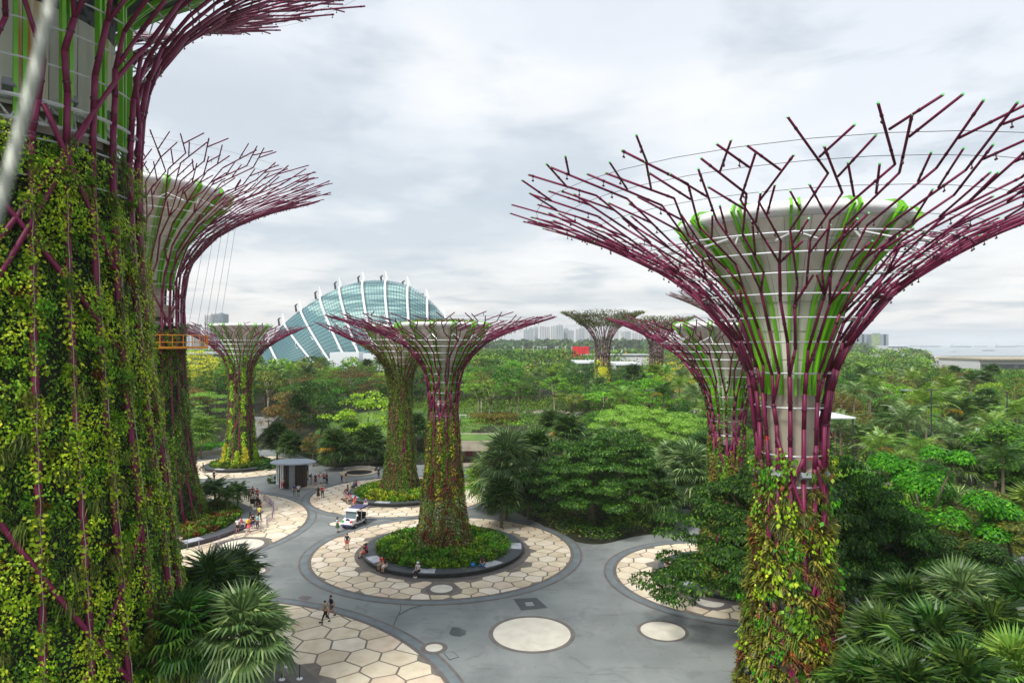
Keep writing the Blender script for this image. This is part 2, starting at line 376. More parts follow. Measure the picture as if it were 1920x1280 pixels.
def clip(poly, nx_, ny_, d):           # keep points with n.p <= d
    out = []; n = len(poly)
    for i in range(n):
        a = poly[i]; c = poly[(i + 1) % n]; da = a[0] * nx_ + a[1] * ny_ - d; dc = c[0] * nx_ + c[1] * ny_ - d
        if da <= 0: out.append(a)
        if (da < 0 < dc) or (dc < 0 < da):
            t = da / (da - dc); out.append((a[0] + (c[0] - a[0]) * t, a[1] + (c[1] - a[1]) * t))
    return out
for di, (key, Ro, Ri) in enumerate(DISCS):
    ox, oy = TREES[key]; dz = .004 * di; rs = random.Random(100 + di)
    root = tag(empty('paved_circle', (ox, oy, 0)), kind='structure')
    # bed in joint colour, bands round it
    b = MB(); b.lathe([(Ri - 1.5, .004 + dz), (Ro, .004 + dz)], 96); b.f = [f[::-1] for f in b.f]
    b.obj('joint_bed', M['grout'], root)
    for nm, r0, r1, z, mm in (('inner_band', Ro + .0, Ro + .34, .012, 'band_brown'), ('blue_band', Ro + .34, Ro + 1.0, .008, 'band_blue'), ('outer_band', Ro + 1.0, Ro + 1.22, .012, 'band_brown')):
        b = MB(); b.lathe([(r1, -.01), (r1, z + dz), (r0, z + dz), (r0, -.01)], 110); b.f = [f[::-1] for f in b.f]
        b.obj(nm, M[mm], root)
    s = CELL[key]; pts = []
    rows = int(Ro / (s * .86)) + 3
    for j in range(-rows, rows + 1):
        for i in range(-rows - 2, rows + 3):
            x = (i + .5 * (j & 1)) * s * 1.12 + rs.uniform(-.2, .2) * s; y = j * s * .88 + rs.uniform(-.2, .2) * s
            if Ri - s * .75 < math.hypot(x, y) < Ro + s: pts.append((x, y))
    P = np.array(pts); gap = .072
    ins = [(ix - ox, iy - oy, ir) for ix, iy, ir in INSETS.get(key, [])]
    cnt = 0; rest = MB(); cells = []
    for (x, y) in pts:
        if math.hypot(x, y) > Ro + s * .4: continue
        poly = [(x - 2 * s, y - 2 * s), (x + 2 * s, y - 2 * s), (x + 2 * s, y + 2 * s), (x - 2 * s, y + 2 * s)]
        d2 = (P[:, 0] - x) ** 2 + (P[:, 1] - y) ** 2
        for k in np.argsort(d2)[1:16]:
            qx, qy = P[k]; l = math.sqrt(d2[k]); ux, uy = (qx - x) / l, (qy - y) / l
            poly = clip(poly, ux, uy, ux * (x + qx) / 2 + uy * (y + qy) / 2 - gap)
            if len(poly) < 3: break
        if len(poly) < 3: continue
        a0 = math.atan2(y, x); w = 2.4 * s / Ro                       # clip to the outer circle
        for k in range(-6, 7):
            a = a0 + w * k / 6; poly = clip(poly, math.cos(a), math.sin(a), Ro - .02)
            if len(poly) < 3: break
        if len(poly) < 3: continue
        for ix, iy, ir in ins:                                         # leave room for the round inset
            cxp = sum(p[0] for p in poly) / len(poly); cyp = sum(p[1] for p in poly) / len(poly)
            l = math.hypot(cxp - ix, cyp - iy)
            if l < ir * .75: poly = []; break
            if l < ir + 2.2 * s:
                aa = math.atan2(cyp - iy, cxp - ix)
                ux, uy = math.cos(aa), math.sin(aa); poly = clip(poly, -ux, -uy, -(ux * ix + uy * iy + ir))
                if len(poly) < 3: break
        if len(poly) < 3: continue
        area = abs(sum(poly[i][0] * poly[(i + 1) % len(poly)][1] - poly[(i + 1) % len(poly)][0] * poly[i][1] for i in range(len(poly)))) / 2
        if area < .12: continue
        mx_ = sum(p[0] for p in poly) / len(poly); my_ = sum(p[1] for p in poly) / len(poly)
        if math.hypot(mx_, my_) < Ri - .1 or area < .25 and math.hypot(mx_, my_) < Ri: continue
        if key != 'giant' and key != 'gondola' or (oy + my_ > 38 and (960 + (ox + mx_) / (oy + my_) * F) > 250):
            cells.append((oy + my_, poly, area))
    cells.sort(key=lambda c: c[0])
    for k, (_, poly, area) in enumerate(cells):
        if k < 298:
            b = MB(); b.prism(poly, .004 + dz, .03 + dz + rs.uniform(-.003, .003), top_in=.012)
            mx_ = sum(p[0] for p in poly) / len(poly); my_ = sum(p[1] for p in poly) / len(poly)
            b.obj('paving_slab', M['slab'][rs.randrange(5)], root)
        else: rest.prism(poly, .004 + dz, .03 + dz, top_in=.012)
    if rest.v: tag(rest.obj('far_slabs', M['slab'][0], root), kind='stuff')
    # dark apron round the planter
    b = MB(); b.lathe([(Ri + .02, .004 + dz), (Ri + .02, .034 + dz), (Ri - 1.4, .034 + dz)], 96); b.f = [f[::-1] for f in b.f]
    b.obj('apron', M['band_brown'], root)

def round_inset(px, py, rin, rout, drain=0.0, on=.03, ringmat='band_brown'):
    x, y = G(px, py); root = tag(empty('round_inset', (x, y, 0)), kind='structure')
    b = MB(); b.lathe([(rout, -.01), (rout, on + .012), (rin, on + .012)], 56); b.f = [f[::-1] for f in b.f]; b.obj('ring', M[ringmat], root)
    b = MB(); b.lathe([(rin, on + .006), (max(drain, .001), on + .006)], 56); b.f = [f[::-1] for f in b.f]; b.obj('stone_disc', M['cream'], root)
    if drain:
        b = MB(); b.lathe([(drain, on + .016), (.001, on + .016)], 32); b.f = [f[::-1] for f in b.f]; b.obj('drain_cover', M['darkmetal'], root)
    return root
round_inset(997, 1186, 2.95, 3.3, on=.0)
round_inset(1242, 1181, 1.68, 1.95, on=.0)
round_inset(814, 1213, .62, .98, on=.014)
round_inset(478, 1070, 1.0, 1.45, on=.0)
round_inset(632, 981, .9, 1.1, on=.0)
round_inset(828, 1103, 1.0, 1.4)
round_inset(455, 1021, 2.25, 2.75, drain=.62)
round_inset(1331, 1128, 1.15, 1.6)

def flat_patch(name, pix, m, z=.006, poly=None):
    poly = poly or [G(*p) for p in pix]; b = MB(); n = len(poly)
    ar = sum(poly[i][0] * poly[(i + 1) % n][1] - poly[(i + 1) % n][0] * poly[i][1] for i in range(n))
    if ar < 0: poly = poly[::-1]
    b.prism(poly, -.01, z); return tag(b.obj(name, m), kind='structure')
M['wet'] = mat('damp_dark_paving', lin(74, 82, 82), .35, .15, 1.0)
M['tar'] = mat('dark_paving_patch', lin(72, 78, 78), .7, .2, 2)
o = flat_patch('dark_grate_panel', [(962, 1121), (1006, 1119), (1027, 1138), (977, 1143)], M['tar'])
flat_patch('grate_cover', [(984, 1128), (998, 1127), (1002, 1134), (987, 1135)], M['greymetal'], .012)
flat_patch('damp_patch', [(842, 1186), (848, 1174), (858, 1174), (868, 1178), (875, 1181), (873, 1188), (862, 1192), (848, 1190)], M['wet'])
flat_patch('hatch_frame', [(831, 1222), (850, 1219), (861, 1230), (843, 1236)], M['darkmetal'])
flat_patch('hatch_cover', [(833, 1222.4), (849.6, 1220), (859, 1229.6), (843.6, 1234.6)], M['asphalt'], .012)
flat_patch('drain_hatch', [(561, 1118), (567, 1115), (587, 1118), (576, 1124), (560, 1121)], M['band_brown'])
flat_patch('drain_hatch', [(466, 1043), (473, 1039), (478, 1041), (470, 1044)], M['tar'])
flat_patch('round_patch', [(1144, 1085), (1148, 1082), (1154, 1083), (1156, 1087), (1151, 1090), (1146, 1089)], M['tar'])
flat_patch('drain_hatch', [(581, 1038), (592, 1037), (592, 1039), (582, 1040)], M['tar'])
for pix in ([(736, 1175), (742, 1158), (750, 1144), (751, 1129), (752.4, 1129), (751.6, 1144), (743.5, 1160), (738, 1175)],
            [(748, 1150), (770, 1138), (800, 1131), (801, 1132), (772, 1139.5), (749, 1152)]):
    flat_patch('filled_crack', pix, M['tar'], .004)
# painted guide symbol near the left circle
gx, gy = G(491, 1043); rt = tag(empty('ground_symbol', (gx, gy, 0)), kind='structure')
b = MB(); b.lathe([(.62, .006), (.001, .006)], 30); b.f = [f[::-1] for f in b.f]; b.obj('dark_round', M['tar'], rt)
b = MB()
b.tube([(-.1, .28, .014), (-.1, -.1, .014), (.2, -.1, .014), (.28, -.3, .014)], .035, 4); b.tube([(-.1, .1, .014), (.15, .1, .014)], .035, 4)
b.tube([(-.1 + .24 * math.cos(a), -.12 + .24 * math.sin(a), .014) for a in np.linspace(1.9, 5.6, 10)], .03, 4)
b.obj('white_mark', M['white'], rt)

# timber deck and edge beside the giant supertree
b = MB()
for k in range(64):
    b.box(-16.5, -4.5 if k > 40 else -5, 30 + k * .25, 30 + k * .25 + .22, .01, .075)
# only the strip inside the circle of the giant tree is decked
b2 = MB(); ox, oy = TREES['giant']
for k in range(76):
    y = 29.5 + k * .24; dy = y - oy
    if abs(dy) > 15.3: continue
    x1 = ox + math.sqrt(15.3 ** 2 - dy * dy); b2.box(ox + 6, x1, y, y + .2, .02, .09)
tag(b2.obj('deck_boards', M['deck']), kind='stuff')
b = MB(); b.lathe([(16.6, -.01), (16.6, .1), (15.2, .1), (15.2, -.01)], 90, cx=ox, cy=oy); b.f = [f[::-1] for f in b.f]; tag(b.obj('deck_edge', M['band_brown']), kind='structure')

# lawn behind the underpass building
def terr_patch(name, poly, m, dz, step=2.5):
    xs_ = np.arange(min(p[0] for p in poly), max(p[0] for p in poly), step); ys_ = np.arange(min(p[1] for p in poly), max(p[1] for p in poly), step)
    b = MB(); idx = {}
    for j, y in enumerate(ys_):
        for i, x in enumerate(xs_):
            if inpoly(np.array([x + step / 2]), np.array([y + step / 2]), poly)[0]:
                f = []
                for (ii, jj) in ((i, j), (i + 1, j), (i + 1, j + 1), (i, j + 1)):
                    if (ii, jj) not in idx:
                        xx, yy = xs_[0] + ii * step, ys_[0] + jj * step
                        idx[(ii, jj)] = len(b.v); b.v.append((xx, yy, hz(xx, yy) + dz))
                    f.append(idx[(ii, jj)])
                b.f.append(tuple(f)); b.m.append(0)
    return tag(b.obj(name, m, smooth=True), kind='structure')
LAWN = [(-38, 136), (-22, 134), (-9.5, 133), (-5, 139), (-5, 150), (5, 160), (12, 168), (10, 178), (-10, 184), (-28, 178), (-44, 156)]
terr_patch('lawn', smooth_poly(LAWN, 3), M['lawn'], .06, 1.5)
GPATH = smooth_poly([(3, 166), (14, 163), (22, 160), (30, 156), (30, 160), (22, 164), (16, 168), (8, 172)], 3)
terr_patch('garden_path', GPATH, M['concrete'], .07, 1.2)
LPATH = smooth_poly([G(500, 842, 0), (-40, 146), (-46, 152), (-54, 165), (-64, 175), (-64, 180), (-50, 170), (-40, 158), (-33, 148)], 3)
BPATH = [(88, 168), (110, 168), (112, 178), (86, 178)]

# curved parapet walls behind the small left circle
def arc_wall(name, cx_, cy_, r, a0, a1, h, t, m, label, n=40):
    b = MB(); k = n + 1; vs = []
    for z, rr in ((0, r), (h, r), (h, r + t), (0, r + t)):
        vs += [(cx_ + rr * math.cos(a0 + (a1 - a0) * j / n), cy_ + rr * math.sin(a0 + (a1 - a0) * j / n), z) for j in range(k)]
    fs = [(i * k + j, i * k + j + 1, ((i + 1) % 4) * k + j + 1, ((i + 1) % 4) * k + j) for i in range(4) for j in range(n)]
    fs += [(0, k, 2 * k, 3 * k), (k - 1, 4 * k - 1, 3 * k - 1, 2 * k - 1)]
    return tag(b.add(vs, fs).obj(name, m), label, 'wall')
arc_wall('curved_wall', -48.8, 120, 16.2, R_(10), R_(82), .9, .5, M['concrete'], 'pale curved low wall in front of a clipped hedge, right of the garden steps')
arc_wall('curved_wall', -48.8, 120, 16.2, R_(108), R_(165), .9, .5, M['concrete'], 'pale curved low wall left of the garden steps beside the far left supertree')

# garden steps
x0, y0 = G(412, 866); 
st = empty('garden_steps', (-58.5, 136.5, 0), label='wide grey stone garden steps climbing the slope behind the far left supertree', cat='steps')
for k in range(22):
    b = MB(); b.box(-3.4, 3.4, k * .95 + .0, k * .95 + .99, 0 + k * .23 - .4, k * .23 + .06)
    b.obj('step', M['greymetal'] if k % 2 else M['concrete2'], st)

# round stone well rim behind the plaza
x, y = G(673, 886)
w = empty('round_planter_well', (x, y, 0), label='round pale stone well with a dark centre under the fan palms', cat='well')
b = MB(); b.lathe([(3.2, 0), (3.2, .16), (2.3, .16), (2.3, .05)], 48); b.f = [f[::-1] for f in b.f]; b.obj('stone_rim', M['concrete'], w)
b = MB(); b.lathe([(2.3, .06), (.01, .06)], 40); b.f = [f[::-1] for f in b.f]; b.obj('dark_pit', M['black'], w)
b = MB(); b.lathe([(3.0, .16), (3.0, .7), (2.7, .7), (2.7, .16)], 36, a0=.3, a1=2.9); b.f = [f[::-1] for f in b.f]; b.obj('curved_back_wall', M['concrete2'], w)

# underpass building with a planted roof
bd = empty('underpass_building', (0, 0, 0), label='low concrete underpass building with planted roof and a dark recess behind the central supertree', cat='building')
b = MB(); b.box(-13.5, 13, 121.2, 132, 2.6, 4.4); b.obj('roof_slab', M['concrete'], bd)
b = MB(); b.box(-13, 12.5, 124.4, 131, 0, 2.598); b.obj('back_wall', M['concrete2'], bd)
for x in (-12.6, -4.2, 4.4, 12):
    b = MB(); b.box(x - .25, x + .25, 121.8, 122.5, 0.05, 2.598); b.obj('pillar', M['concrete2'], bd)
b = MB(); b.box(-8.6, -7.4, 124.3, 124.38, 1.2, 2.1); b.obj('red_notice', mat('faded_red_notice', lin(130, 60, 60), .6), bd)
b = MB(); b.box(-13.3, 12.8, 119.6, 124.39, -.1, .18); b.obj('paved_step', M['concrete'], bd)
be = empty('timber_bench', (-7.6, 123.4, .18), label='dark brown timber bench standing in the recess of the concrete underpass', cat='bench')
b = MB(); b.box(-1.5, 1.5, -.25, .25, .38, .46); b.obj('seat', mat('dark_brown_timber', lin(84, 52, 36), .6, .2, 3), be)
for sx_ in (-1.2, 1.2):
    b = MB(); b.box(sx_ - .08, sx_ + .08, -.2, .2, 0, .38); b.obj('leg', M['darkmetal'], be)
fe = empty('rail_fence', (0, 0, 4.4), label='thin dark metal rail fence along the edge of the planted concrete roof', cat='fence')
for k in range(16):
    b = MB(); x = -13 + k * 1.7; b.box(x - .03, x + .03, 130.4, 130.46, 0, 1.1); b.obj('post', M['darkmetal'], fe)
for z in (.45, .75, 1.07):
    b = MB(); b.box(-13, 12.5, 130.41, 130.45, z - .02, z + .02); b.obj('rail', M['darkmetal'], fe)
b = MB(); b.box(-13.2, 12.7, 121.6, 130.2, 4.4, 4.5); tag(b.obj('roof_grass', M['lawn']), kind='stuff')
# ------------------------------------------------------------ supertrees
TAU = 2 * math.pi; TP = .7
def plant_mesh(seed, kind, mats, size=1.0):
    """meshes of single plants that hang on the trunks, growing out along +X, up is +Z"""
    rs = np.random.default_rng(seed)
    if kind == 'brom':          # rosettes in a cluster
        Vs = []
        for k in range(2):
            c = np.array((0, (-.13, .15)[k], (.09, -.1)[k])) * size; n = 44
            a = rs.uniform(0, TAU, n); t = rs.uniform(.45, 1.4, n)
            D = np.stack([np.cos(t), np.sin(t) * np.cos(a), np.sin(t) * np.sin(a) - .05], 1)
            Vs.append(blade_quads(rs, np.tile(c, (n, 1)) + rs.normal(size=(n, 3)) * .02, D, rs.uniform(.36, .56, n) * size, .06 * size, .28))
        return quads_mesh('bromeliad', np.concatenate(Vs), None, mats)
    if kind == 'tuft':
        n = 60; a = rs.uniform(0, TAU, n); t = rs.uniform(.1, 1.3, n)
        D = np.stack([np.cos(t) + .2, np.sin(t) * np.cos(a), np.sin(t) * np.sin(a) + .25], 1)
        return quads_mesh('tuft', blade_quads(rs, rs.normal(size=(n, 3)) * (.02, .1, .12) * size, D, rs.uniform(.4, .75, n) * size, .035 * size, 1.0), None, mats)
    if kind == 'leafy':
        n = 60; P = rs.normal(size=(n, 3)) * (.12, .26, .30) * size + (.12, 0, 0)
        N = np.tile((1, 0, .5), (n, 1)) + rs.normal(size=(n, 3)) * .5
        return quads_mesh('leafy', leaf_quads(rs, P, N, rs.uniform(.12, .24, n) * size, .7, np.tile((.3, 0, -1), (n, 1))), None, mats)
    if kind == 'fern':
        Vs = []; n = 12
        for k in range(n):
            a = rs.uniform(0, TAU); t = rs.uniform(.3, 1.2); d = np.array((math.cos(t), math.sin(t) * math.cos(a), math.sin(t) * math.sin(a)))
            L = rs.uniform(.5, .8) * size; q = np.linspace(.15, 1, 9); P = d * (q * L)[:, None] + np.array((0, 0, -1)) * (q ** 2 * L * .45)[:, None]
            side = np.cross(d, (0, 0, 1.0)); side /= np.linalg.norm(side) + 1e-6
            for sg in (-1, 1):
                Vs.append(leaf_quads(rs, P, np.tile(np.cross(d, side) * sg, (9, 1)), (.2 * size * (1.15 - q)), .35, np.tile(side * sg + d * .4, (9, 1))))
        return quads_mesh('fern', np.concatenate(Vs), None, mats)
PLANT = {}
for kind, mm in (('brom', 'brom'), ('tuft', 'tuft'), ('leafy', 'vine'), ('fern', 'fern')):
    PLANT[kind] = [plant_mesh(900 + k * 7 + len(kind), kind, [LM[mm]]) for k in range(4)]

def supertree(key, label, x, y, R, rim, prof, cone, core, N, seed, hoops, rodr=.13, mats=('purple', 'purple_dark'), tiprange=(.84, 1.0), forks=2, green=16, diag=8, stub=.6, caps=True, s_lo=(.0, .14), membrane=True, half=None, rib_z0=None, fmat='membrane'):
    """prof: [(z, r)] of the branch skin; its part above the neck fans out to the rim"""
    rs = random.Random(seed); root = empty('supertree', (x, y, 0), label=label, cat='supertree', group=None)
    pz = [p[0] for p in prof]; pr = [p[1] for p in prof]
    # neck = smallest radius above a third of the height; s runs from 0 (neck) to 1 (rim) along the skin
    fine = np.linspace(0, 1, 400); zz_ = np.interp(fine, np.linspace(0, 1, len(pz)), pz); rr_ = np.interp(fine, np.linspace(0, 1, len(pz)), pr)
    for _ in range(3):
        ker = np.ones(15) / 15
        zz_ = np.convolve(np.pad(zz_, 7, mode='reflect', reflect_type='odd'), ker, 'valid'); rr_ = np.convolve(np.pad(rr_, 7, mode='reflect', reflect_type='odd'), ker, 'valid')
    i0 = int(np.argmin(np.where(zz_ > rim * .3, rr_, 1e9))); 
    dl = np.concatenate([[0], np.cumsum(np.hypot(np.diff(zz_[i0:]), np.diff(rr_[i0:])))]); LS = dl[-1]; sfr = dl / LS
    def skin(th, s, off=0.0):
        r = float(np.interp(s, sfr, rr_[i0:])) + off; z = float(np.interp(s, sfr, zz_[i0:])); return (r * math.cos(th), r * math.sin(th), z)
    rz = lambda z: float(np.interp(z, zz_, rr_))
    mp, md = M[mats[0]], M[mats[1]]
    def seg(a, b_, rods, r0, r1, m):
        (t0, s0), (t1, s1) = a, b_; n = max(1, int(abs(s1 - s0) * LS / 2.2)) if min(s0, s1) < .45 else 1
        pts = [skin(t0 + (t1 - t0) * k / n, s0 + (s1 - s0) * k / n) for k in range(n + 1)]
        rods.append((pts, [r0 + (r1 - r0) * k / n for k in range(n + 1)], m))
    tips = []
    dth = TAU / N; tw = rs.uniform(0, TAU)
    branches = []; allrods = []
    for i in range(N):
        th = tw + i * dth + rs.uniform(-.1, .1) * dth; rods = []
        # trunk rib
        zn = zz_[i0]; k = 9
        pts = [(rz(z) * math.cos(th), rz(z) * math.sin(th), z) for z in np.linspace(.2, zn, k)]
        cur = (th, 0.0)
        def grow(a, b_, cur, s, lev, rad):
            """fan out inside the wedge a..b_"""
            mid = (a + b_) / 2 + rs.uniform(-.18, .18) * (b_ - a)
            s1 = s + rs.uniform(.05, .09); m = 0
            seg(cur, (mid, s1), rods, rad, rad * .95, m)
            c = (mid, s1)
            if lev >= forks:
                st_ = rs.uniform(*tiprange); n = 3 if st_ - s1 > .34 else 2 if st_ - s1 > .16 else 1
                for q in range(n):
                    sn = s1 + (st_ - s1) * (q + 1) / n; t2 = mid + (1 if c[0] < mid else -1) * rs.uniform(.3, .8) * (b_ - a)
                    q0 = c; seg(c, (t2, sn), rods, rad * .9, rad * .85, m); c = (t2, sn)
                    if rs.random() < stub:
                        f_ = rs.uniform(.3, .8); pb = (q0[0] + (t2 - q0[0]) * f_, q0[1] + (sn - q0[1]) * f_); t3 = pb[0] - (1 if t2 > q0[0] else -1) * rs.uniform(.45, 1.0) * (b_ - a); s3 = min(tiprange[1], pb[1] + rs.uniform(.06, .13))
                        seg(pb, (t3, s3), rods, rad * .85, rad * .8, m); tips.append((t3, s3, rad * .8))
                tips.append((c[0], c[1], rad * .8)); return
            sf = {0: rs.uniform(.12, .26), 1: rs.uniform(.40, .56), 2: rs.uniform(.62, .74)}[lev]
            sf = max(sf, s1 + .05); t2 = mid + rs.uniform(-.2, .2) * (b_ - a)
            if sf - s1 > .2:
                sm_ = (s1 + sf) / 2; tm = mid + rs.choice((-1, 1)) * .3 * (b_ - a); seg(c, (tm, sm_), rods, rad, rad * .96, m); c = (tm, sm_)
            seg(c, (t2, sf), rods, rad * .96, rad * .92, m); c = (t2, sf)
            if lev >= 1 and rs.random() < stub * .6:       # a short side twig
                t3 = t2 + rs.choice((-1, 1)) * rs.uniform(.5, .8) * (b_ - a); seg(c, (t3, sf + rs.uniform(.04, .09)), rods, rad * .75, rad * .7, m)
            half_ = (a + b_) / 2
            grow(a, half_, c, sf, lev + 1, rad * TP); grow(half_, b_, c, sf, lev + 1, rad * TP)
        s0 = rs.uniform(*s_lo)
        seg(cur, (th, max(.02, s0)), rods, rodr, rodr, 0)
        grow(tw + (i - .5) * dth, tw + (i + .5) * dth, (th, max(.02, s0)), s0, 0, rodr)
        b = MB(); b.tube(pts, rodr, 7)
        for p, r, m in rods: b.tube(p, r, 6, m); allrods.append((p, r[0]))
        if caps:
            pass
        br = b.obj('branch', [mp], root, smooth=True); branches.append(br)
    if caps:
        b = MB()
        for (t, s_, r) in tips:
            p = np.array(skin(t, s_)); q = np.array(skin(t, s_ - .01)); d = (p - q) / (np.linalg.norm(p - q) + 1e-6)
            b.tube([p - d * .02, p + d * .045], r * 1.02, 7)
        tag(b.obj('end_caps', M['green_cap'], root), kind='stuff')
    # diagonals round the trunk
    zn = zz_[i0]
    for k in range(diag):
        a = tw + k * TAU / diag + rs.uniform(-.2, .2); sg = 1 if k % 2 else -1; z0 = rs.uniform(.5, zn * .55); span = rs.uniform(.35, .6) * zn
        for q in range(2):
            za = z0 + q * span * .9; zb = min(za + span, zn * 1.06)
            if zb - za < 2: continue
            da = sg * (zb - za) / zn * 2.2; a0 = a + q * sg * 1.3
            dz_o = rodr * .6
            pts = [((rz(z) + dz_o) * math.cos(a0 + da * t), (rz(z) + dz_o) * math.sin(a0 + da * t), z) for t, z in ((t, za + (zb - za) * t) for t in np.linspace(0, 1, 10))]
            MB().tube(pts, rodr * .8, 6).obj('diagonal_brace', [mp], root, smooth=True)
    if diag:                       # the crossing braces at the neck
        for k in range(diag):
            a0 = tw + k * TAU / diag + rs.uniform(-.25, .25); sg = 1 if k % 2 else -1; za = zn * rs.uniform(.66, .8); zb = min(za + zn * .42, rim * .84); da = sg * rs.uniform(1.1, 1.6)
            pts = [((rz(z) + rodr * .3) * math.cos(a0 + da * t), (rz(z) + rodr * .3) * math.sin(a0 + da * t), z) for t, z in ((t, za + (zb - za) * t) for t in np.linspace(0, 1, 12))]
            MB().tube(pts, rodr * .8, 6).obj('diagonal_brace', [mp], root, smooth=True)
    if key in ('bigright', 'giant', 'gondola', 'central'):      # small fittings and flanges along the rods
        b = MB()
        for pts, r in allrods:
            for i in range(len(pts) - 1):
                p, q = np.array(pts[i]), np.array(pts[i + 1]); L_ = np.linalg.norm(q - p); d = (q - p) / (L_ + 1e-6)
                for t in np.arange(rs.uniform(.2, 1.2), L_, 2.2 if key == 'bigright' else 3.4):
                    c = p + d * t; b.tube([c - d * .05, c + d * .05], r * 1.2, 6)
                    if rs.random() < .35: o_ = np.array((0, 0, -1.0)) * (r + .16); b.tube([c, c + o_], .022, 3); b.tube([c + o_ - d * .05, c + o_ + d * .05], .04, 4)
        tag(b.obj('light_fittings', M['purple_dark'], root), kind='stuff')
    # hoops on the trunk and flare, then thin cables
    for k, z in enumerate(hoops):
        r = rz(z) - rodr * .6; n = 48
        pts = [(r * math.cos(a), r * math.sin(a), z) for a in np.linspace(0, TAU, n + 1)]
        MB().tube(pts, .045 if z < rim * .9 else .03, 5, cap=False).obj('hoop', M['hoop'], root)
    for s_ in (.62, .7, .78, .86, .92):
        pts = [skin(a, s_, -.05) for a in np.linspace(0, TAU, N * 2 + 1)]
        MB().tube(pts, .014, 3, cap=False).obj('cable', M['cable'], root)
    # core column, funnel and its ribs
    b = MB(); b.lathe([(r, z) for z, r in core], 32); b.f = [f for f in b.f]; cobj = b.obj('concrete_core', M['concrete'], root, smooth=False)
    if membrane:
        b = MB(); b.lathe([(r, z) for z, r in cone], 48); zt, rt_ = cone[-1]
        b.obj('funnel', M[fmat], root, smooth=True)
        rh = (zt - cone[0][0]) * .085
        b = MB(); b.lathe([(rt_ + .02, zt), (rt_ + .32, zt + rh * .3), (rt_ + .36, zt + rh * .7), (rt_ + .15, zt + rh), (rt_ - 1.0, zt + rh * 1.05), (.05, zt + rh * .9)], 48)
        b.obj('rim_ring', M['membrane_rim'], root, smooth=True)
        if key in ('bigright', 'central', 'gondola', 'right'):
            b = MB(); zq = [c[0] for c in cone]; rq = [c[1] for c in cone]
            for z in np.linspace(cone[0][0] + 1, zt - .9, 5): r = float(np.interp(z, zq, rq)) + .012; b.tube([(r * math.cos(a), r * math.sin(a), z) for a in np.linspace(0, TAU, 49)], .014, 3, cap=False)
            for k in range(28): a = k * TAU / 28; b.tube([((r + .012) * math.cos(a), (r + .012) * math.sin(a), z) for z, r in zip(zq, rq)], .012, 3, cap=False)
            tag(b.obj('panel_seams', M['concrete2'], root), kind='stuff')
        zs = np.array([c[0] for c in cone]); rsn = np.array([c[1] for c in cone])
        for k in range(green):
            a = tw + (k + .5) * TAU / green; b = MB()
            for off in (-.17, .17):
                prev = None; secs = []
                ww = .055 * (rt_ / 5.0) ** .5; dd = .18 * (rt_ / 5.0) ** .5
                path = [(z, float(np.interp(z, zs, rsn)) + .12) for z in np.linspace(rib_z0 or cone[0][0] - .8, zt, 14)] + [(zt + rh * .6, rt_ + .5), (zt + rh * 1.15, rt_ + .25), (zt + rh * 1.25, rt_ - .7)]
                vs = []; ca, sa = math.cos(a), math.sin(a)
                for (z, r) in path:
                    for (u, w_) in ((off - ww, 0), (off + ww, 0), (off + ww, dd), (off - ww, dd)):
                        rr = r + w_; vs.append((rr * ca - u * sa, rr * sa + u * ca, z - w_ * .3))
                n = len(path); fs = [(i * 4 + j, i * 4 + (j + 1) % 4, (i + 1) * 4 + (j + 1) % 4, (i + 1) * 4 + j) for i in range(n - 1) for j in range(4)]
                b.add(vs, fs)
            # web between the flanges
            b.obj('green_rib', M['green_paint'], root)
            for sg in (-1, 1):         # white struts from the rib out to the branches
                s_ = .42; p0 = (( rt_ + .3) * math.cos(a), (rt_ + .3) * math.sin(a), zt - rh * 1.2)
                p1 = skin(a + sg * .11, float(np.interp(zt - rh * 2.2, zz_[i0:], sfr)), -.1); 
                if key in ('bigright', 'central', 'gondola', 'giant', 'right'): MB().tube([p0, p1], .05, 5).obj('strut', M['hoop'], root)
    return dict(root=root, rz=rz, skin=skin, tw=tw, N=N, dth=dth, rodr=rodr, zn=zn, rim=rim, x=x, y=y)

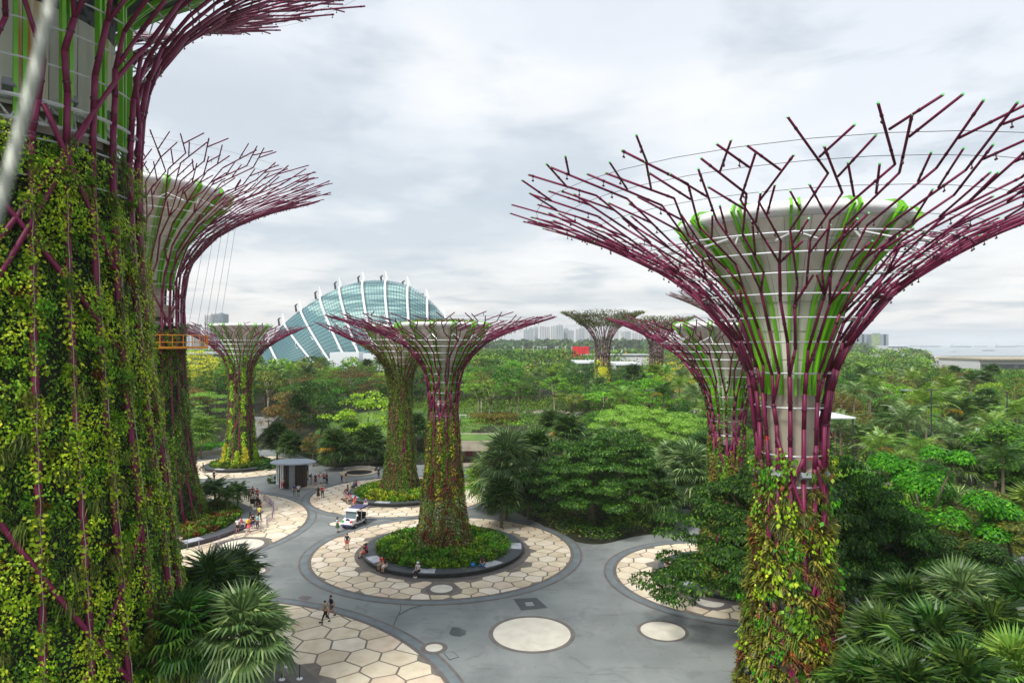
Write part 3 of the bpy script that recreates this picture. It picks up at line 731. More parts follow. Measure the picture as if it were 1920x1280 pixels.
def veg(T, seed, z0, z1, n, leafsize=.14,  inner=.25, mix=('vinemid', 'tuft', 'vine', 'fern'), facing=None, name='climbing_leaves', strips=None, panel=True, thick=.35, zpow=1.0, cover=.62, freq=1.0, over=.08, ragged=2.6):
    """leaves growing on panels round the trunk, in drifts of one species each"""
    rs = np.random.default_rng(seed); rz = np.vectorize(T['rz'])
    m_ = int(n * 1.5)
    z = z0 + (z1 - z0) * rs.uniform(0, 1, m_) ** zpow
    if facing is None: th = rs.uniform(0, TAU, m_)
    else:
        th = facing[0] + rs.uniform(-1, 1, m_) * facing[1]
    r = rz(z)
    # species drifts: sum of sines over angle and height
    ph = rs.uniform(0, TAU, 12); k = rs.uniform(.5, 1.4, 12) * freq
    f = sum(np.sin(th * round(3 + 9 * ((i * .37) % 1)) + z * k[i] * (1 if i % 2 else -1) * .9 + ph[i]) for i in range(6)) / 2.4
    g = sum(np.sin(th * round(5 + 12 * ((i * .53) % 1)) - z * k[i + 6] * .7 + ph[i + 6]) for i in range(6)) / 2.4
    keep = (g > -1.35 + (1 - cover)) | (rs.random(m_) < .35)
    rag = .5 + .5 * np.sin(th * 7 + ph[0]) * np.cos(th * 4 + ph[1]) + .25 * np.sin(th * 19 + ph[2]); keep &= z < z1 - ragged * np.clip(rag, 0, 1)
    z, th, r, f, g = z[keep][:n], th[keep][:n], r[keep][:n], f[keep][:n], g[keep][:n]; n = len(z)
    bump = .22 * np.sin(th * 17 + z * 2.1) + .18 * np.sin(th * 31 - z * 3.3)
    rr = r + rs.uniform(-inner, .08, n) + thick * np.clip(f * .4 + bump, -.3, .6) + over
    P = np.stack([rr * np.cos(th), rr * np.sin(th), z], 1); N = np.stack([np.cos(th), np.sin(th), np.full(n, .55)], 1) + rs.normal(size=(n, 3)) * .45
    mi = np.where(f < -.45, 1, np.where(f > .75, 2, np.where(g > .6, 3, 0)))
    flip = rs.random(n) < .05; mi = np.where(flip, rs.integers(0, len(mix), n), mi); mi = np.clip(mi, 0, len(mix) - 1)
    size = rs.uniform(.6, 1.4, n) * leafsize * np.where(mi == 1, 1.5, 1.0); asp = .6
    td = np.tile((0, 0, -1.0), (n, 1)) + N * .35 + rs.normal(size=(n, 3)) * .5
    V = leaf_quads(rs, P, N, size, asp, td)
    b_ = V[:, 1] - V[:, 3]; thin = (mi == 1)[:, None]      # grassy species have narrow leaves
    V[:, 1] = np.where(thin, V[:, 1] - b_ * .33, V[:, 1]); V[:, 3] = np.where(thin, V[:, 3] + b_ * .33, V[:, 3])
    me = quads_mesh(name, V, mi, [LM[k_] for k_ in mix])
    o = link(name, me, T['root']); return tag(o, kind='stuff')
def panels(T, z0, z1, inset=.32, m='darkfelt', n=40):
    rz = T['rz']; b = MB(); b.lathe([(rz(z) - inset, z) for z in np.linspace(z0, z1, 12)] + [(.5, z1)], n); return b.obj('planting_panel', M[m], T['root'])
def vines_on_ribs(T, seed, z0, z1, per, leafsize, mm='vine', which=None, name='rib_climbers', spread=.22):
    rs = np.random.default_rng(seed); rz = np.vectorize(T['rz']); Ps = []; Ns = []
    for i in range(T['N']):
        if which is not None and (i % which[1]) not in which[0]: continue
        th0 = T['tw'] + i * T['dth']; n = int(per * (z1 - z0)); z = rs.uniform(z0, z1, n)
        w = (np.sin(z * 1.1 + i) + np.sin(z * 2.7 + i * 2)) * .5 > -.35; z = z[w]; n = len(z)
        r = rz(z) + rs.uniform(.0, .25, n); th = th0 + rs.normal(size=n) * spread / r
        Ps.append(np.stack([r * np.cos(th), r * np.sin(th), z], 1)); Ns.append(np.stack([np.cos(th), np.sin(th), np.full(n, .6)], 1) + rs.normal(size=(n, 3)) * .4)
    P = np.concatenate(Ps); N = np.concatenate(Ns); n = len(P)
    V = leaf_quads(rs, P, N, rs.uniform(.7, 1.3, n) * leafsize, .85, np.tile((0, 0, -1.0), (n, 1)) + rs.normal(size=(n, 3)) * .5)
    return tag(link(name, quads_mesh(name, V, None, [LM[mm]]), T['root']), kind='stuff')
def hang_plants(T, seed, kind, name, n, z0, z1, facing, size=1.0, mm=None, mind=.0, off=-.05, labels=None):
    rs = random.Random(seed); out = []; tries = 0
    while len(out) < n and tries < n * 30:
        tries += 1; z = rs.uniform(z0, z1); th = facing[0] + rs.uniform(-1, 1) * facing[1]; r = T['rz'](z) + off
        p = Vector((r * math.cos(th), r * math.sin(th), z))
        if mind and any((p - q).length < mind for q in out): continue
        out.append(p); m_ = rs.choice(mm) if mm else None
        link(name, PLANT[kind][rs.randrange(4)], T['root'], LM[m_] if m_ else None, loc=p, rot=(rs.uniform(-.3, .3), rs.uniform(-.2, .35), th), sc=size * rs.uniform(.75, 1.25))
def face(x, y): return math.atan2(-y, -x)       # angle from the tree towards the camera

M['darkfunnel'] = mat('dark_green_funnel_cladding', lin(60, 74, 66), .7, .3, .8)
# --- the giant on the left (top out of frame)
P_ = [(0, 9.3), (4, 8.9), (9, 8.3), (14, 7.8), (20, 7.0), (26, 6.5), (31, 6.3), (35, 6.5), (37.5, 7.2), (40, 8.9), (42.2, 11.2), (44.2, 14.2), (46, 17.8), (47.5, 21), (48.4, 23.6)]
gx, gy = TREES['giant']
T1 = supertree('giant', 'giant supertree filling the left edge, thick with climbers, its canopy cut off by the frame', gx, gy, 23, 48, P_,
               [(39.9, 5.6), (41, 6.9), (42.6, 8.9), (44.5, 11.5)], [(0, 4.6), (39.9, 4.6)], 30, 11, [29.5, 31.2, 32.9, 34.6, 36.2, 37.6, 38.9, 40.1, 41.2, 42.2, 43.2, 44.1, 45, 45.8, 46.5],
               rodr=.155, green=20, diag=8, rib_z0=32.0, fmat='darkfunnel', stub=.9, s_lo=(0, .1), caps=False, tiprange=(.8, 1.0))
T2 = supertree('gondola', 'tall supertree behind the giant one, with the orange railed platform round its trunk', -44.9, 80.3, 22.4, 42,
               [(0, 7.4), (4, 6.6), (10, 5.6), (16, 5.1), (22, 4.9), (27, 4.85), (30, 5.1), (32.5, 5.9), (34.5, 7.3), (36.2, 9.4), (37.9, 12), (39.4, 15.2), (40.9, 18.6), (42.2, 22.6)],
               [(29.5, 3.4), (31, 3.6), (33.5, 4.5), (36, 6.3), (38.2, 8.6), (39.6, 9.9)], [(0, 2.6), (25, 2.6), (25.2, 3.8), (26.6, 3.8), (26.8, 2.7), (29.5, 2.7)], 28, 5,
               [24.5, 26, 27.5, 29, 30.5, 31.8, 33, 34.1, 35.1, 36, 36.9, 37.7], rodr=.15, green=18, diag=5, stub=1.0, caps=False, s_lo=(0, .1), forks=2)
T3 = supertree('small', 'small supertree with yellow-green climbers far left, in front of the glass dome', -48.8, 120, 12, 26,
               [(0, 3.3), (3, 2.6), (8, 2.1), (14, 1.85), (17.5, 2.1), (19.5, 2.9), (21, 4.1), (22.4, 6.0), (23.6, 8.2), (24.8, 10.6), (25.6, 12.4)],
               [(18, 1.2), (20, 1.5), (22, 2.4), (24, 4.0), (25.0, 4.8)], [(0, 1.1), (18, 1.1)], 18, 31, [17, 18.2, 19.3, 20.3, 21.2, 22, 22.7], rodr=.13, green=12, diag=4, caps=False)
T4 = supertree('midback', 'leafy supertree directly behind the central one, on the rear round planter', -16.3, 97.6, 12, 25.4,
               [(0, 3.1), (3, 2.2), (8, 1.8), (13, 1.5), (16.5, 1.5), (18.5, 2.1), (20.2, 3.2), (21.6, 5.0), (22.9, 7.9), (24, 10), (25.2, 12.3)],
               [(17, 1.2), (19, 1.5), (21, 2.4), (23, 4.0), (24.2, 4.9)], [(0, .9), (17, .9)], 18, 41, [15.5, 16.8, 18, 19.1, 20.1, 21, 21.8, 22.6], rodr=.13, green=12, diag=5, caps=False)
T5 = supertree('central', 'central supertree standing in the middle of the round paved plaza', -7.3, 71, 12.2, 24.9,
               [(0, 3.4), (1.5, 2.7), (4, 2.3), (8, 1.9), (12, 1.65), (15, 1.5), (17.5, 1.65), (19.2, 2.05), (20.6, 2.8), (21.7, 3.9), (22.6, 5.4), (23.4, 7.4), (24.2, 9.8), (24.95, 12.3)],
               [(17.4, 1.1), (18.5, 1.25), (20, 1.8), (21.6, 2.8), (23.0, 4.1), (23.7, 4.55)], [(0, 1.1), (15.2, 1.1), (15.3, 1.3), (16, 1.3), (16.1, 1.1), (17.4, 1.1)], 16, 52,
               [14.5, 15.7, 16.9, 18.0, 18.9, 19.7, 20.4, 21.1, 21.8, 22.4], rodr=.115, green=14, diag=6, caps=False, stub=.7)
T6 = supertree('right', 'supertree half hidden behind the large one on the right', 20.4, 63.3, 11.7, 24.7,
               [(0, 2.9), (4, 2.2), (8, 1.75), (12, 1.6), (15, 1.6), (17.2, 2.1), (19, 2.9), (20.4, 4.0), (21.7, 5.6), (22.8, 7.5), (23.8, 9.6), (24.6, 11.7)],
               [(16.2, .95), (18, 1.25), (20, 2.1), (22, 3.4), (23.4, 4.5)], [(0, .95), (16.2, .95)], 16, 63, [13.5, 14.8, 16, 17.1, 18.1, 19, 19.8, 20.6, 21.3, 22], rodr=.115, green=12, diag=6, caps=False)
T7 = supertree('bigright', 'large supertree in the right foreground with its whole purple canopy spread against the sky', 15.06, 36, 14.3, 29.8,
               [(0, 3.1), (3.5, 2.6), (8, 2.1), (12, 1.78), (15, 1.72), (18, 1.8), (20.3, 2.12), (22, 2.85), (23.3, 3.7), (24.5, 4.8), (25.9, 6.6), (27.2, 8.9), (28.4, 11.6), (29.7, 15.5)],
               [(20.2, 1.3), (22, 1.65), (24, 2.4), (26, 3.65), (27.4, 4.95), (28.0, 5.45)], [(0, 1.2), (14.2, 1.2), (14.3, 1.5), (15.4, 1.5), (15.5, 1.2), (19.6, 1.2), (20.2, 1.35)], 18, 77,
               [14.6, 16.2, 18.7, 20.5, 22.1, 23.3, 24.4, 25.3, 26.1, 26.8], rodr=.118, green=14, diag=7, caps=True, stub=1.0, tiprange=(.86, 1.0))
far_prof = lambda s: [(0, 2.4 * s), (10 * s, 2.1 * s), (18 * s, 1.75 * s), (22 * s, 2.0 * s), (24.5 * s, 3.0 * s), (26.5 * s, 5.6 * s), (28.3 * s, 8.2 * s), (29.6 * s, 10.8 * s)]
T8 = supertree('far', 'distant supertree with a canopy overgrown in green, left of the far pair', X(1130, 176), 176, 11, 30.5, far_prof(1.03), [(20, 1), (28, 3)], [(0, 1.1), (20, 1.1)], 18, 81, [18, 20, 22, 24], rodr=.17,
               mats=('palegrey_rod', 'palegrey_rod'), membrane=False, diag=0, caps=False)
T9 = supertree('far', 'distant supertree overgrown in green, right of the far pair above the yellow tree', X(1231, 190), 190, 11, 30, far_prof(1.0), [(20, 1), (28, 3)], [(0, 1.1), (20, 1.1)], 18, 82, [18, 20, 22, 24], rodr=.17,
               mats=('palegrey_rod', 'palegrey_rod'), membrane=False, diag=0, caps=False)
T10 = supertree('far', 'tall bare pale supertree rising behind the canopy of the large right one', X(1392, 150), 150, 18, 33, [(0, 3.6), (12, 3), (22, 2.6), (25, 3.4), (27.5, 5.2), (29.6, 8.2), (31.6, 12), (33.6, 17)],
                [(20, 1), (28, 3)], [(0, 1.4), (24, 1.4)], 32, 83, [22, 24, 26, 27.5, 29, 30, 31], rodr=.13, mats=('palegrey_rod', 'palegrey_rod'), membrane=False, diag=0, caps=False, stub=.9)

# planting of the trunks
f1 = face(gx, gy)
panels(T1, 0, 31.6, .55)
veg(T1, 1, 0.2, 31.9, 95000, .15, .45, ('vinemid', 'fern', 'vine', 'vine'), facing=(f1 - .15, 1.75), thick=.7, cover=.5, freq=.8, ragged=1.0, over=.05)
vines_on_ribs(T1, 2, .5, 29, 60, .175, 'vine', name='rib_climbers')
hang_plants(T1, 3, 'tuft', 'grassy_tuft', 170, 2, 32.2, (f1 - .1, 1.5), 1.0, ['tuft', 'olive'], .55)
hang_plants(T1, 4, 'leafy', 'climber_clump', 290, 1, 31, (f1 - .1, 1.5), .75, ['vine', 'vine', 'vinemid', 'bright'], .5, off=.12)
hang_plants(T1, 5, 'fern', 'hanging_fern', 180, 1, 31, (f1 - .1, 1.5), 1.1, ['fern', 'bright'], .8)
hang_plants(T1, 6, 'brom', 'bromeliad', 90, 1, 30, (f1 - .1, 1.5), .9, ['brom', 'bronze', 'bromred'], .9)
f2 = face(-44.9, 80.3)
panels(T2, 0, 24.2, .45); veg(T2, 11, .2, 24.6, 42000, .24, .4, ('mid', 'dark', 'vinemid', 'fern'), facing=(f2 - .1, 1.8), thick=.6, over=.2, ragged=1)
panels(T3, 0, 15.5, .35); veg(T3, 21, .2, 15.5, 20000, .22, .3, ('dark', 'bronze', 'olive', 'dark'), facing=(face(-48.8, 120), 1.8)); vines_on_ribs(T3, 22, .3, 20, 60, .26, 'vine', which=((0,), 3), spread=.22)
for k, (a, hh) in enumerate(((-1.1, 4.5), (-.2, 3.2), (.25, 3.8), (.95, 4.2))):
    rs = np.random.default_rng(300 + k); n = 900; z = rs.uniform(0, 1, n) ** 1.5 * hh; th = face(-48.8, 120) + a + rs.normal(size=n) * .12 * (1.3 - z / hh); r = np.vectorize(T3['rz'])(z) + rs.uniform(0, .7, n)
    P = np.stack([r * np.cos(th), r * np.sin(th), z], 1); link('golden_climber', quads_mesh('golden_climber', leaf_quads(rs, P, P * (1, 1, 0) + rs.normal(size=(n, 3)), rs.uniform(.2, .34, n), .8), None, [LM['yellow' if k % 2 == 0 else 'vine']]), T3['root'])
panels(T4, 0, 17, .35); veg(T4, 31, .2, 18.5, 30000, .2, .3, ('mid', 'olive', 'vinemid', 'bronze'), facing=(face(-16.3, 97.6), 1.8), over=.1); vines_on_ribs(T4, 32, .3, 22, 40, .22, 'olive', spread=.35)
panels(T5, 0, 13.8, .3, 'concrete2'); f5 = face(-7.3, 71)
veg(T5, 41, .1, 16.4, 46000, .18, .3, ('vinemid', 'olive', 'bronze', 'fern'), facing=(f5, 1.9), cover=.5, zpow=1.3, over=.08, ragged=4)
vines_on_ribs(T5, 42, .3, 14, 40, .17, 'yellow', which=((0, 2), 4), spread=.16, name='golden_rib_climbers')
vines_on_ribs(T5, 44, .3, 8.5, 60, .2, 'bromred', which=((1, 3), 4), spread=.3, name='red_rib_climbers')
hang_plants(T5, 43, 'leafy', 'silver_fern', 70, 1.2, 5.8, (f5, 1.3), .95, ['grey'], .5)
hang_plants(T5, 45, 'brom', 'red_bromeliad', 80, .2, 2.6, (f5, 1.6), 1.1, ['bromred', 'bromred', 'fern'], .4)
panels(T6, 0, 12.6, .3); veg(T6, 51, .2, 13.4, 32000, .2, .3, ('olive', 'dark', 'bronze', 'vinemid'), facing=(face(20.4, 63.3), 1.9), over=.12); vines_on_ribs(T6, 52, 8, 19, 18, .2, 'vinemid', which=((0, 1), 3), spread=.25)
f7 = face(15.06, 36)
b = MB(); b.lathe([(T7['rz'](z) - .62, z) for z in np.linspace(0, 12.2, 9)] + [(1.2, 12.3)], 30); b.obj('planting_panel', M['concrete2'], T7['root'])
veg(T7, 61, .2, 15.0, 7500, .12, .35, ('tuft', 'dark', 'dark', 'fern'), facing=(f7, 1.9), cover=.3, thick=.3, over=-.42, ragged=3)
veg(T7, 66, 12.8, 16.6, 3500, .13, .3, ('vinemid', 'tuft', 'bronze', 'vine'), facing=(f7, 1.9), cover=.0, thick=.3, over=-.1, freq=1.6)
hang_plants(T7, 62, 'brom', 'bromeliad', 185, .4, 12.4, (f7, 1.75), 1.45, ['brom', 'brom', 'olive', 'fern', 'brom', 'bronze', 'bromred'], .76, off=.0)
hang_plants(T7, 67, 'brom', 'bromeliad', 16, 12.4, 16.2, (f7, 1.6), 1.2, ['brom', 'bronze', 'olive'], .8)
hang_plants(T7, 68, 'fern', 'hanging_fern', 60, .4, 14.5, (f7, 1.7), .9, ['fern', 'vinemid', 'tuft'], .8)
hang_plants(T7, 63, 'leafy', 'bright_climber', 34, .4, 16.2, (f7, 1.6), 1.25, ['bright', 'vivid', 'vine'], 1.1, off=.12)
hang_plants(T7, 64, 'tuft', 'grassy_tuft', 80, .4, 15.6, (f7, 1.6), .9, ['tuft', 'fern'], .6)
hang_plants(T7, 65, 'leafy', 'red_flower', 12, 1, 17.5, (f7, 1.6), .2, ['redflower'], 1.2, off=.35)
for T, sd in ((T8, 71), (T9, 72)):
    panels(T, 0, 19, .3); veg(T, sd, .2, 19.5, 9000, .4, .3, ('mid', 'olive', 'yellow', 'dark'))
    rs = np.random.default_rng(sd); n = 9000; s_ = rs.uniform(.55, .97, n); th = rs.uniform(0, TAU, n)
    P = np.array([T['skin'](t, s) for t, s in zip(th, s_)]) + rs.normal(size=(n, 3)) * (.4, .4, .1) + (0, 0, .25)
    w = np.sin(th * 9 + s_ * 14) + np.sin(th * 5 - s_ * 23) > -.9; P = P[w]; n = len(P)
    tag(link('canopy_climbers', quads_mesh('canopy_climbers', leaf_quads(rs, P, rs.normal(size=(n, 3)) + (0, 0, 1), rs.uniform(.28, .45, n), .6), rs.integers(0, 3, n), [LM['olive'], LM['mid'], LM['dark']]), T['root']), kind='stuff')
    n = 700; z = rs.uniform(9, 16, n); th = face(T['x'], T['y']) + rs.normal(size=n) * .3; r = 2.3
    P = np.stack([r * np.cos(th), r * np.sin(th), z], 1)
    tag(link('yellow_climber', quads_mesh('yellow_climber', leaf_quads(rs, P, P * (1, 1, 0), rs.uniform(.3, .5, n), .8), None, [LM['yellow']]), T['root']), kind='stuff')
# climbers along the lower canopy of the supertree behind the central one, and on its funnel tops
for T, sd, aa, sa in ((T4, 91, math.pi * 1.0, .9), (T3, 92, 0, 4)):
    rs = np.random.default_rng(sd); n = 3600; s_ = rs.beta(1.2, 2.5, n) * .62; th = aa + rs.uniform(-1, 1, n) * sa
    P = np.array([T['skin'](t, s, -.1) for t, s in zip(th, s_)]) + rs.normal(size=(n, 3)) * .25; n = len(P)
    tag(link('branch_climbers', quads_mesh('branch_climbers', leaf_quads(rs, P, rs.normal(size=(n, 3)) + (0, 0, .6), rs.uniform(.2, .36, n), .6), rs.integers(0, 3, n), [LM['olive'], LM['vinemid'], LM['bronze']]), T['root']), kind='stuff')
rs = np.random.default_rng(95); n = 1500; a = rs.uniform(0, TAU, n); r = rs.uniform(.5, 3.6, n)
tag(link('roof_plants', quads_mesh('roof_plants', blade_quads(rs, np.stack([r * np.cos(a), r * np.sin(a), np.full(n, 24.1)], 1), rs.normal(size=(n, 3)) * .5 + (0, 0, 1), rs.uniform(.5, 1.1, n), .08, .4), rs.integers(0, 2, n), [LM['mid'], LM['bronze']]), T5['root']), kind='stuff')

# details on the giant: green felt top, stained panels, ring truss with floodlights, wires
M['rust'] = mat('rust_stained_cladding', lin(226, 220, 196), .75, c2=lin(200, 136, 50), scale=1.3, detail=6, thresh=(.34, .5), stretch=(1.6, 1.6, .12), bump=.1)
M['corecon'] = mat('stained_concrete_cladding', lin(230, 228, 218), .85, c2=lin(186, 184, 172), scale=.5, detail=8, stretch=(1, 1, .3))
M['motif'] = mat('dark_leaf_pattern_panel', lin(86, 90, 90), .8, c2=lin(44, 48, 50), scale=2.2, detail=3, thresh=(.46, .54))
for k in range(24):
    a0 = k * TAU / 24; a1 = (k + .97) * TAU / 24; b = MB()
    b.lathe([(5.15, 32.8), (5.2, 37.8)], 3, a0=a0, a1=a1); b.lathe([(5.13, 32.8), (5.18, 37.8)], 3, a0=a0, a1=a1)
    b.obj('wall_panel', M['rust'] if k % 3 == 0 else M['corecon'], T1['root'])
b = MB(); b.lathe([(5.05, 37.85), (5.3, 39.9)], 48); b.obj('pattern_band', M['motif'], T1['root'])
print('t1 band')
b = MB(); b.lathe([(5.25, 39.95), (9.5, 45.5), (.3, 45.6)], 40); b.obj('dark_soffit', M['darkmetal'], T1['root'])
for z, r in ((31.9, 6.25), (32.9, 6.35), (33.1, 5.2)):
    MB().tube([(r * math.cos(a), r * math.sin(a), z) for a in np.linspace(0, TAU, 61)], .09, 5, cap=False).obj('truss_ring', M['hoop'], T1['root'])
for k in range(30):
    a = k * TAU / 30; b_ = a + TAU / 60
    MB().tube([(6.25 * math.cos(a), 6.25 * math.sin(a), 31.9), (5.2 * math.cos(b_), 5.2 * math.sin(b_), 33.1), (6.25 * math.cos(a + TAU / 30), 6.25 * math.sin(a + TAU / 30), 31.9)], .06, 4).obj('truss_bar', M['hoop'], T1['root'])
    if k % 2 == 0:
        b = MB(); b.box(-.22, .22, -.25, .25, -.22, .22); b.box(.221, .24, -.2, .2, -.17, .17); b.obj('floodlight', M['greymetal'], T1['root'], loc=(5.75 * math.cos(a), 5.75 * math.sin(a), 33.45), rot=(0, -.5, a))
rs = random.Random(5)
b = MB()
for k in range(44):      # fine wire grid that carries the climbers
    th = k * TAU / 60; b.tube([((T1['rz'](z) - .25) * math.cos(th), (T1['rz'](z) - .25) * math.sin(th), z) for z in np.linspace(0, 31.5, 7)], .011, 3, cap=False)
tag(b.obj('support_wires', M['hoop'], T1['root']), kind='stuff')
for i in range(T1['N']):     # pale vine stem along each rib
    th = T1['tw'] + i * T1['dth']; MB().tube([((T1['rz'](z) + .2) * math.cos(th + .004 * math.sin(z * 3)), (T1['rz'](z) + .2) * math.sin(th + .004 * math.sin(z * 3)), z) for z in np.linspace(0.5, 29, 40)], .022, 3, cap=False).obj('vine_stem', mat_s if False else M['palebark'], T1['root'])
# boxes and collar lamps of the big right tree
for k in range(8):
    a = f7 + (k - 3.5) * .78; b = MB(); b.box(-.2, .2, -.25, .25, -.15, .15); b.obj('floodlight', M['greymetal'], T7['root'], loc=(1.75 * math.cos(a), 1.75 * math.sin(a), 15.2), rot=(0, -.6, a))
for (z, a) in ((4.6, -.95), (1.2, .35)):
    b = MB(); b.tube([(0, 0, 0), (.45, 0, .35)], .2, 10); b.obj('spotlight', M['black'], T7['root'], loc=((T7['rz'](z) + .25) * math.cos(f7 + a), (T7['rz'](z) + .25) * math.sin(f7 + a), z))

# round planters of the supertrees
def planter(key, ri, ro, label, marbles=()):
    ox, oy = TREES[key]; root = empty('round_planter', (ox, oy, 0), label=label, cat='planter')
    b = MB(); b.lathe([(ro - .18, .03), (ro - .02, .36), (ro, .5), (ri, .52), (ri, .3)], 88); b.f = [f[::-1] for f in b.f]
    b.m = [1 if i < 88 * 2 else 0 for i in range(len(b.f))]; b.obj('bench_wall', [M['darkstone'], M['wallstone']], root)
    b = MB(); b.lathe([(ri + .02, .33), (.5, .55)], 60); b.f = [f[::-1] for f in b.f]; b.obj('soil_bed', M['soil'], root)
    for a0, a1 in marbles:
        b = MB(); b.lathe([(ro - .2, .5), (ro - .2, .535), (ri + .1, .545), (ri + .1, .5)], 8, a0=a0, a1=a1); b.f = [f[::-1] for f in b.f]
        b.obj('marble_map_slab', M['marble'], root)
    return root
def strap_bed(key, seed, r0, r1, n, h=.85, mats_=('grass', 'mid', 'olive', 'bright'), zb=.4, facing=None, name='planting'):
    ox, oy = TREES[key]; rs = np.random.default_rng(seed)
    nc = n // 26; a = rs.uniform(0, TAU, nc) if facing is None else facing[0] + rs.uniform(-1, 1, nc) * facing[1]
    r = np.sqrt(rs.uniform(r0 ** 2, r1 ** 2, nc)); cx_ = r * np.cos(a); cy_ = r * np.sin(a)
    hh = h * (.65 + .5 * rs.random(nc)) * (1 - .35 * (r - r0) / (r1 - r0)); mi0 = (np.sin(a * 3 + r * .8) + np.sin(a * 7 - r) + rs.normal(size=nc) * .6)
    mi0 = np.where(mi0 > .6, 0, np.where(mi0 > -.3, 1, np.where(mi0 > -1.1, 2, 3)))
    idx = np.repeat(np.arange(nc), 26); m_ = len(idx)
    P = np.stack([cx_[idx], cy_[idx], np.full(m_, zb)], 1) + rs.normal(size=(m_, 3)) * (.1, .1, .02)
    D = rs.normal(size=(m_, 3)) * .45 + (0, 0, 1)
    V = blade_quads(rs, P, D, hh[idx] * rs.uniform(.5, 1.15, m_), .17, .28)
    mi = np.concatenate([mi0[idx], mi0[idx]])
    o = link(name, quads_mesh(name, V, mi, [LM[k] for k in mats_]), None, loc=(ox, oy, 0)); return tag(o, kind='stuff')
fc = lambda k: face(*TREES[k])
planter('central', 7.0, 8.5, 'dark granite bench planter round the foot of the central supertree', [(fc('central') + a, fc('central') + a + .26) for a in (-1.22, -.36, .52, 1.35)])
strap_bed('central', 501, 3.4, 6.9, 26000, 1.7)
planter('midback', 6.4, 7.6, 'dark granite bench planter at the foot of the rear middle supertree', [(fc('midback') + a, fc('midback') + a + .3) for a in (-1.35, -.5)])
strap_bed('midback', 502, 3.6, 6.3, 17000, 1.8, ('grass', 'mid', 'yellow', 'olive'))
planter('small', 4.9, 6.1, 'grey stone bench planter under the small far left supertree', [(fc('small') - .8, fc('small') - .5)])
strap_bed('small', 503, 2.6, 4.9, 9000, 1.7, ('mid', 'dark', 'olive', 'grass'))
planter('gondola', 11.4, 13.0, 'long curved dark planter bench at the left behind the purple crowd barriers', [(fc('gondola') + .35, fc('gondola') + .52), (fc('gondola') + 1.1, fc('gondola') + 1.22)])
strap_bed('gondola', 504, 7.2, 11.2, 18000, 1.7, ('mid', 'bromred', 'bright', 'olive'), facing=(f2 + .5, 1.6))
planter('right', 5.0, 6.4, 'dark planter bench mostly hidden by the leafy tree right of the plaza', [(fc('right') - .9, fc('right') - .6)])
strap_bed('right', 505, 2.6, 4.9, 9000)
planter('bigright', 4.4, 5.6, 'planter bench at the foot of the large right supertree'); strap_bed('bigright', 506, 3, 4.3, 4000)

# platform with orange railing round the trunk of the second tree
pf = empty('skyway_platform', (-44.9, 80.3, 21.6), label='orange railed walkway platform circling the trunk of the tall left supertree', cat='platform')
M['orange'] = mat('orange_yellow_paint', lin(222, 142, 30), .5, .08, 2)
pa0, pa1 = f2 - 1.9, f2 + 1.9; pr = 7.6
def arc(r, z, a0, a1, n=30): return [(r * math.cos(a), r * math.sin(a), z) for a in np.linspace(a0, a1, n)]
b = MB(); b.lathe([(4.2, -.12), (pr, -.12), (pr, .12), (4.2, .12)], 30, a0=pa0, a1=pa1, close=True); b.obj('deck', M['orange'], pf)
for z in (.62, 1.45): MB().tube(arc(pr - .05, z, pa0, pa1), .045, 5).obj('rail', M['orange'], pf)
for k in range(22):
    a = pa0 + (pa1 - pa0) * k / 21; MB().tube([((pr - .05) * math.cos(a), (pr - .05) * math.sin(a), .1), ((pr - .05) * math.cos(a), (pr - .05) * math.sin(a), 1.45)], .06, 4).obj('post', M['orange'], pf)
# suspension cables hanging from the canopy to the walkway
hang = empty('suspension_cables', (-44.9, 80.3, 0), label='thin steel suspension cables slanting down from the canopy of the tall left supertree', cat='cable')
for k in range(6):
    a = f2 + .75 + k * .11; p0 = T2['skin'](a, .42 + .02 * k); MB().tube([p0, (p0[0] * .82 + (k - 3) * .2, p0[1] * .82 - 1.5, 21.6 + .1 * k)], .022, 4).obj('cable', M['cable'], hang)
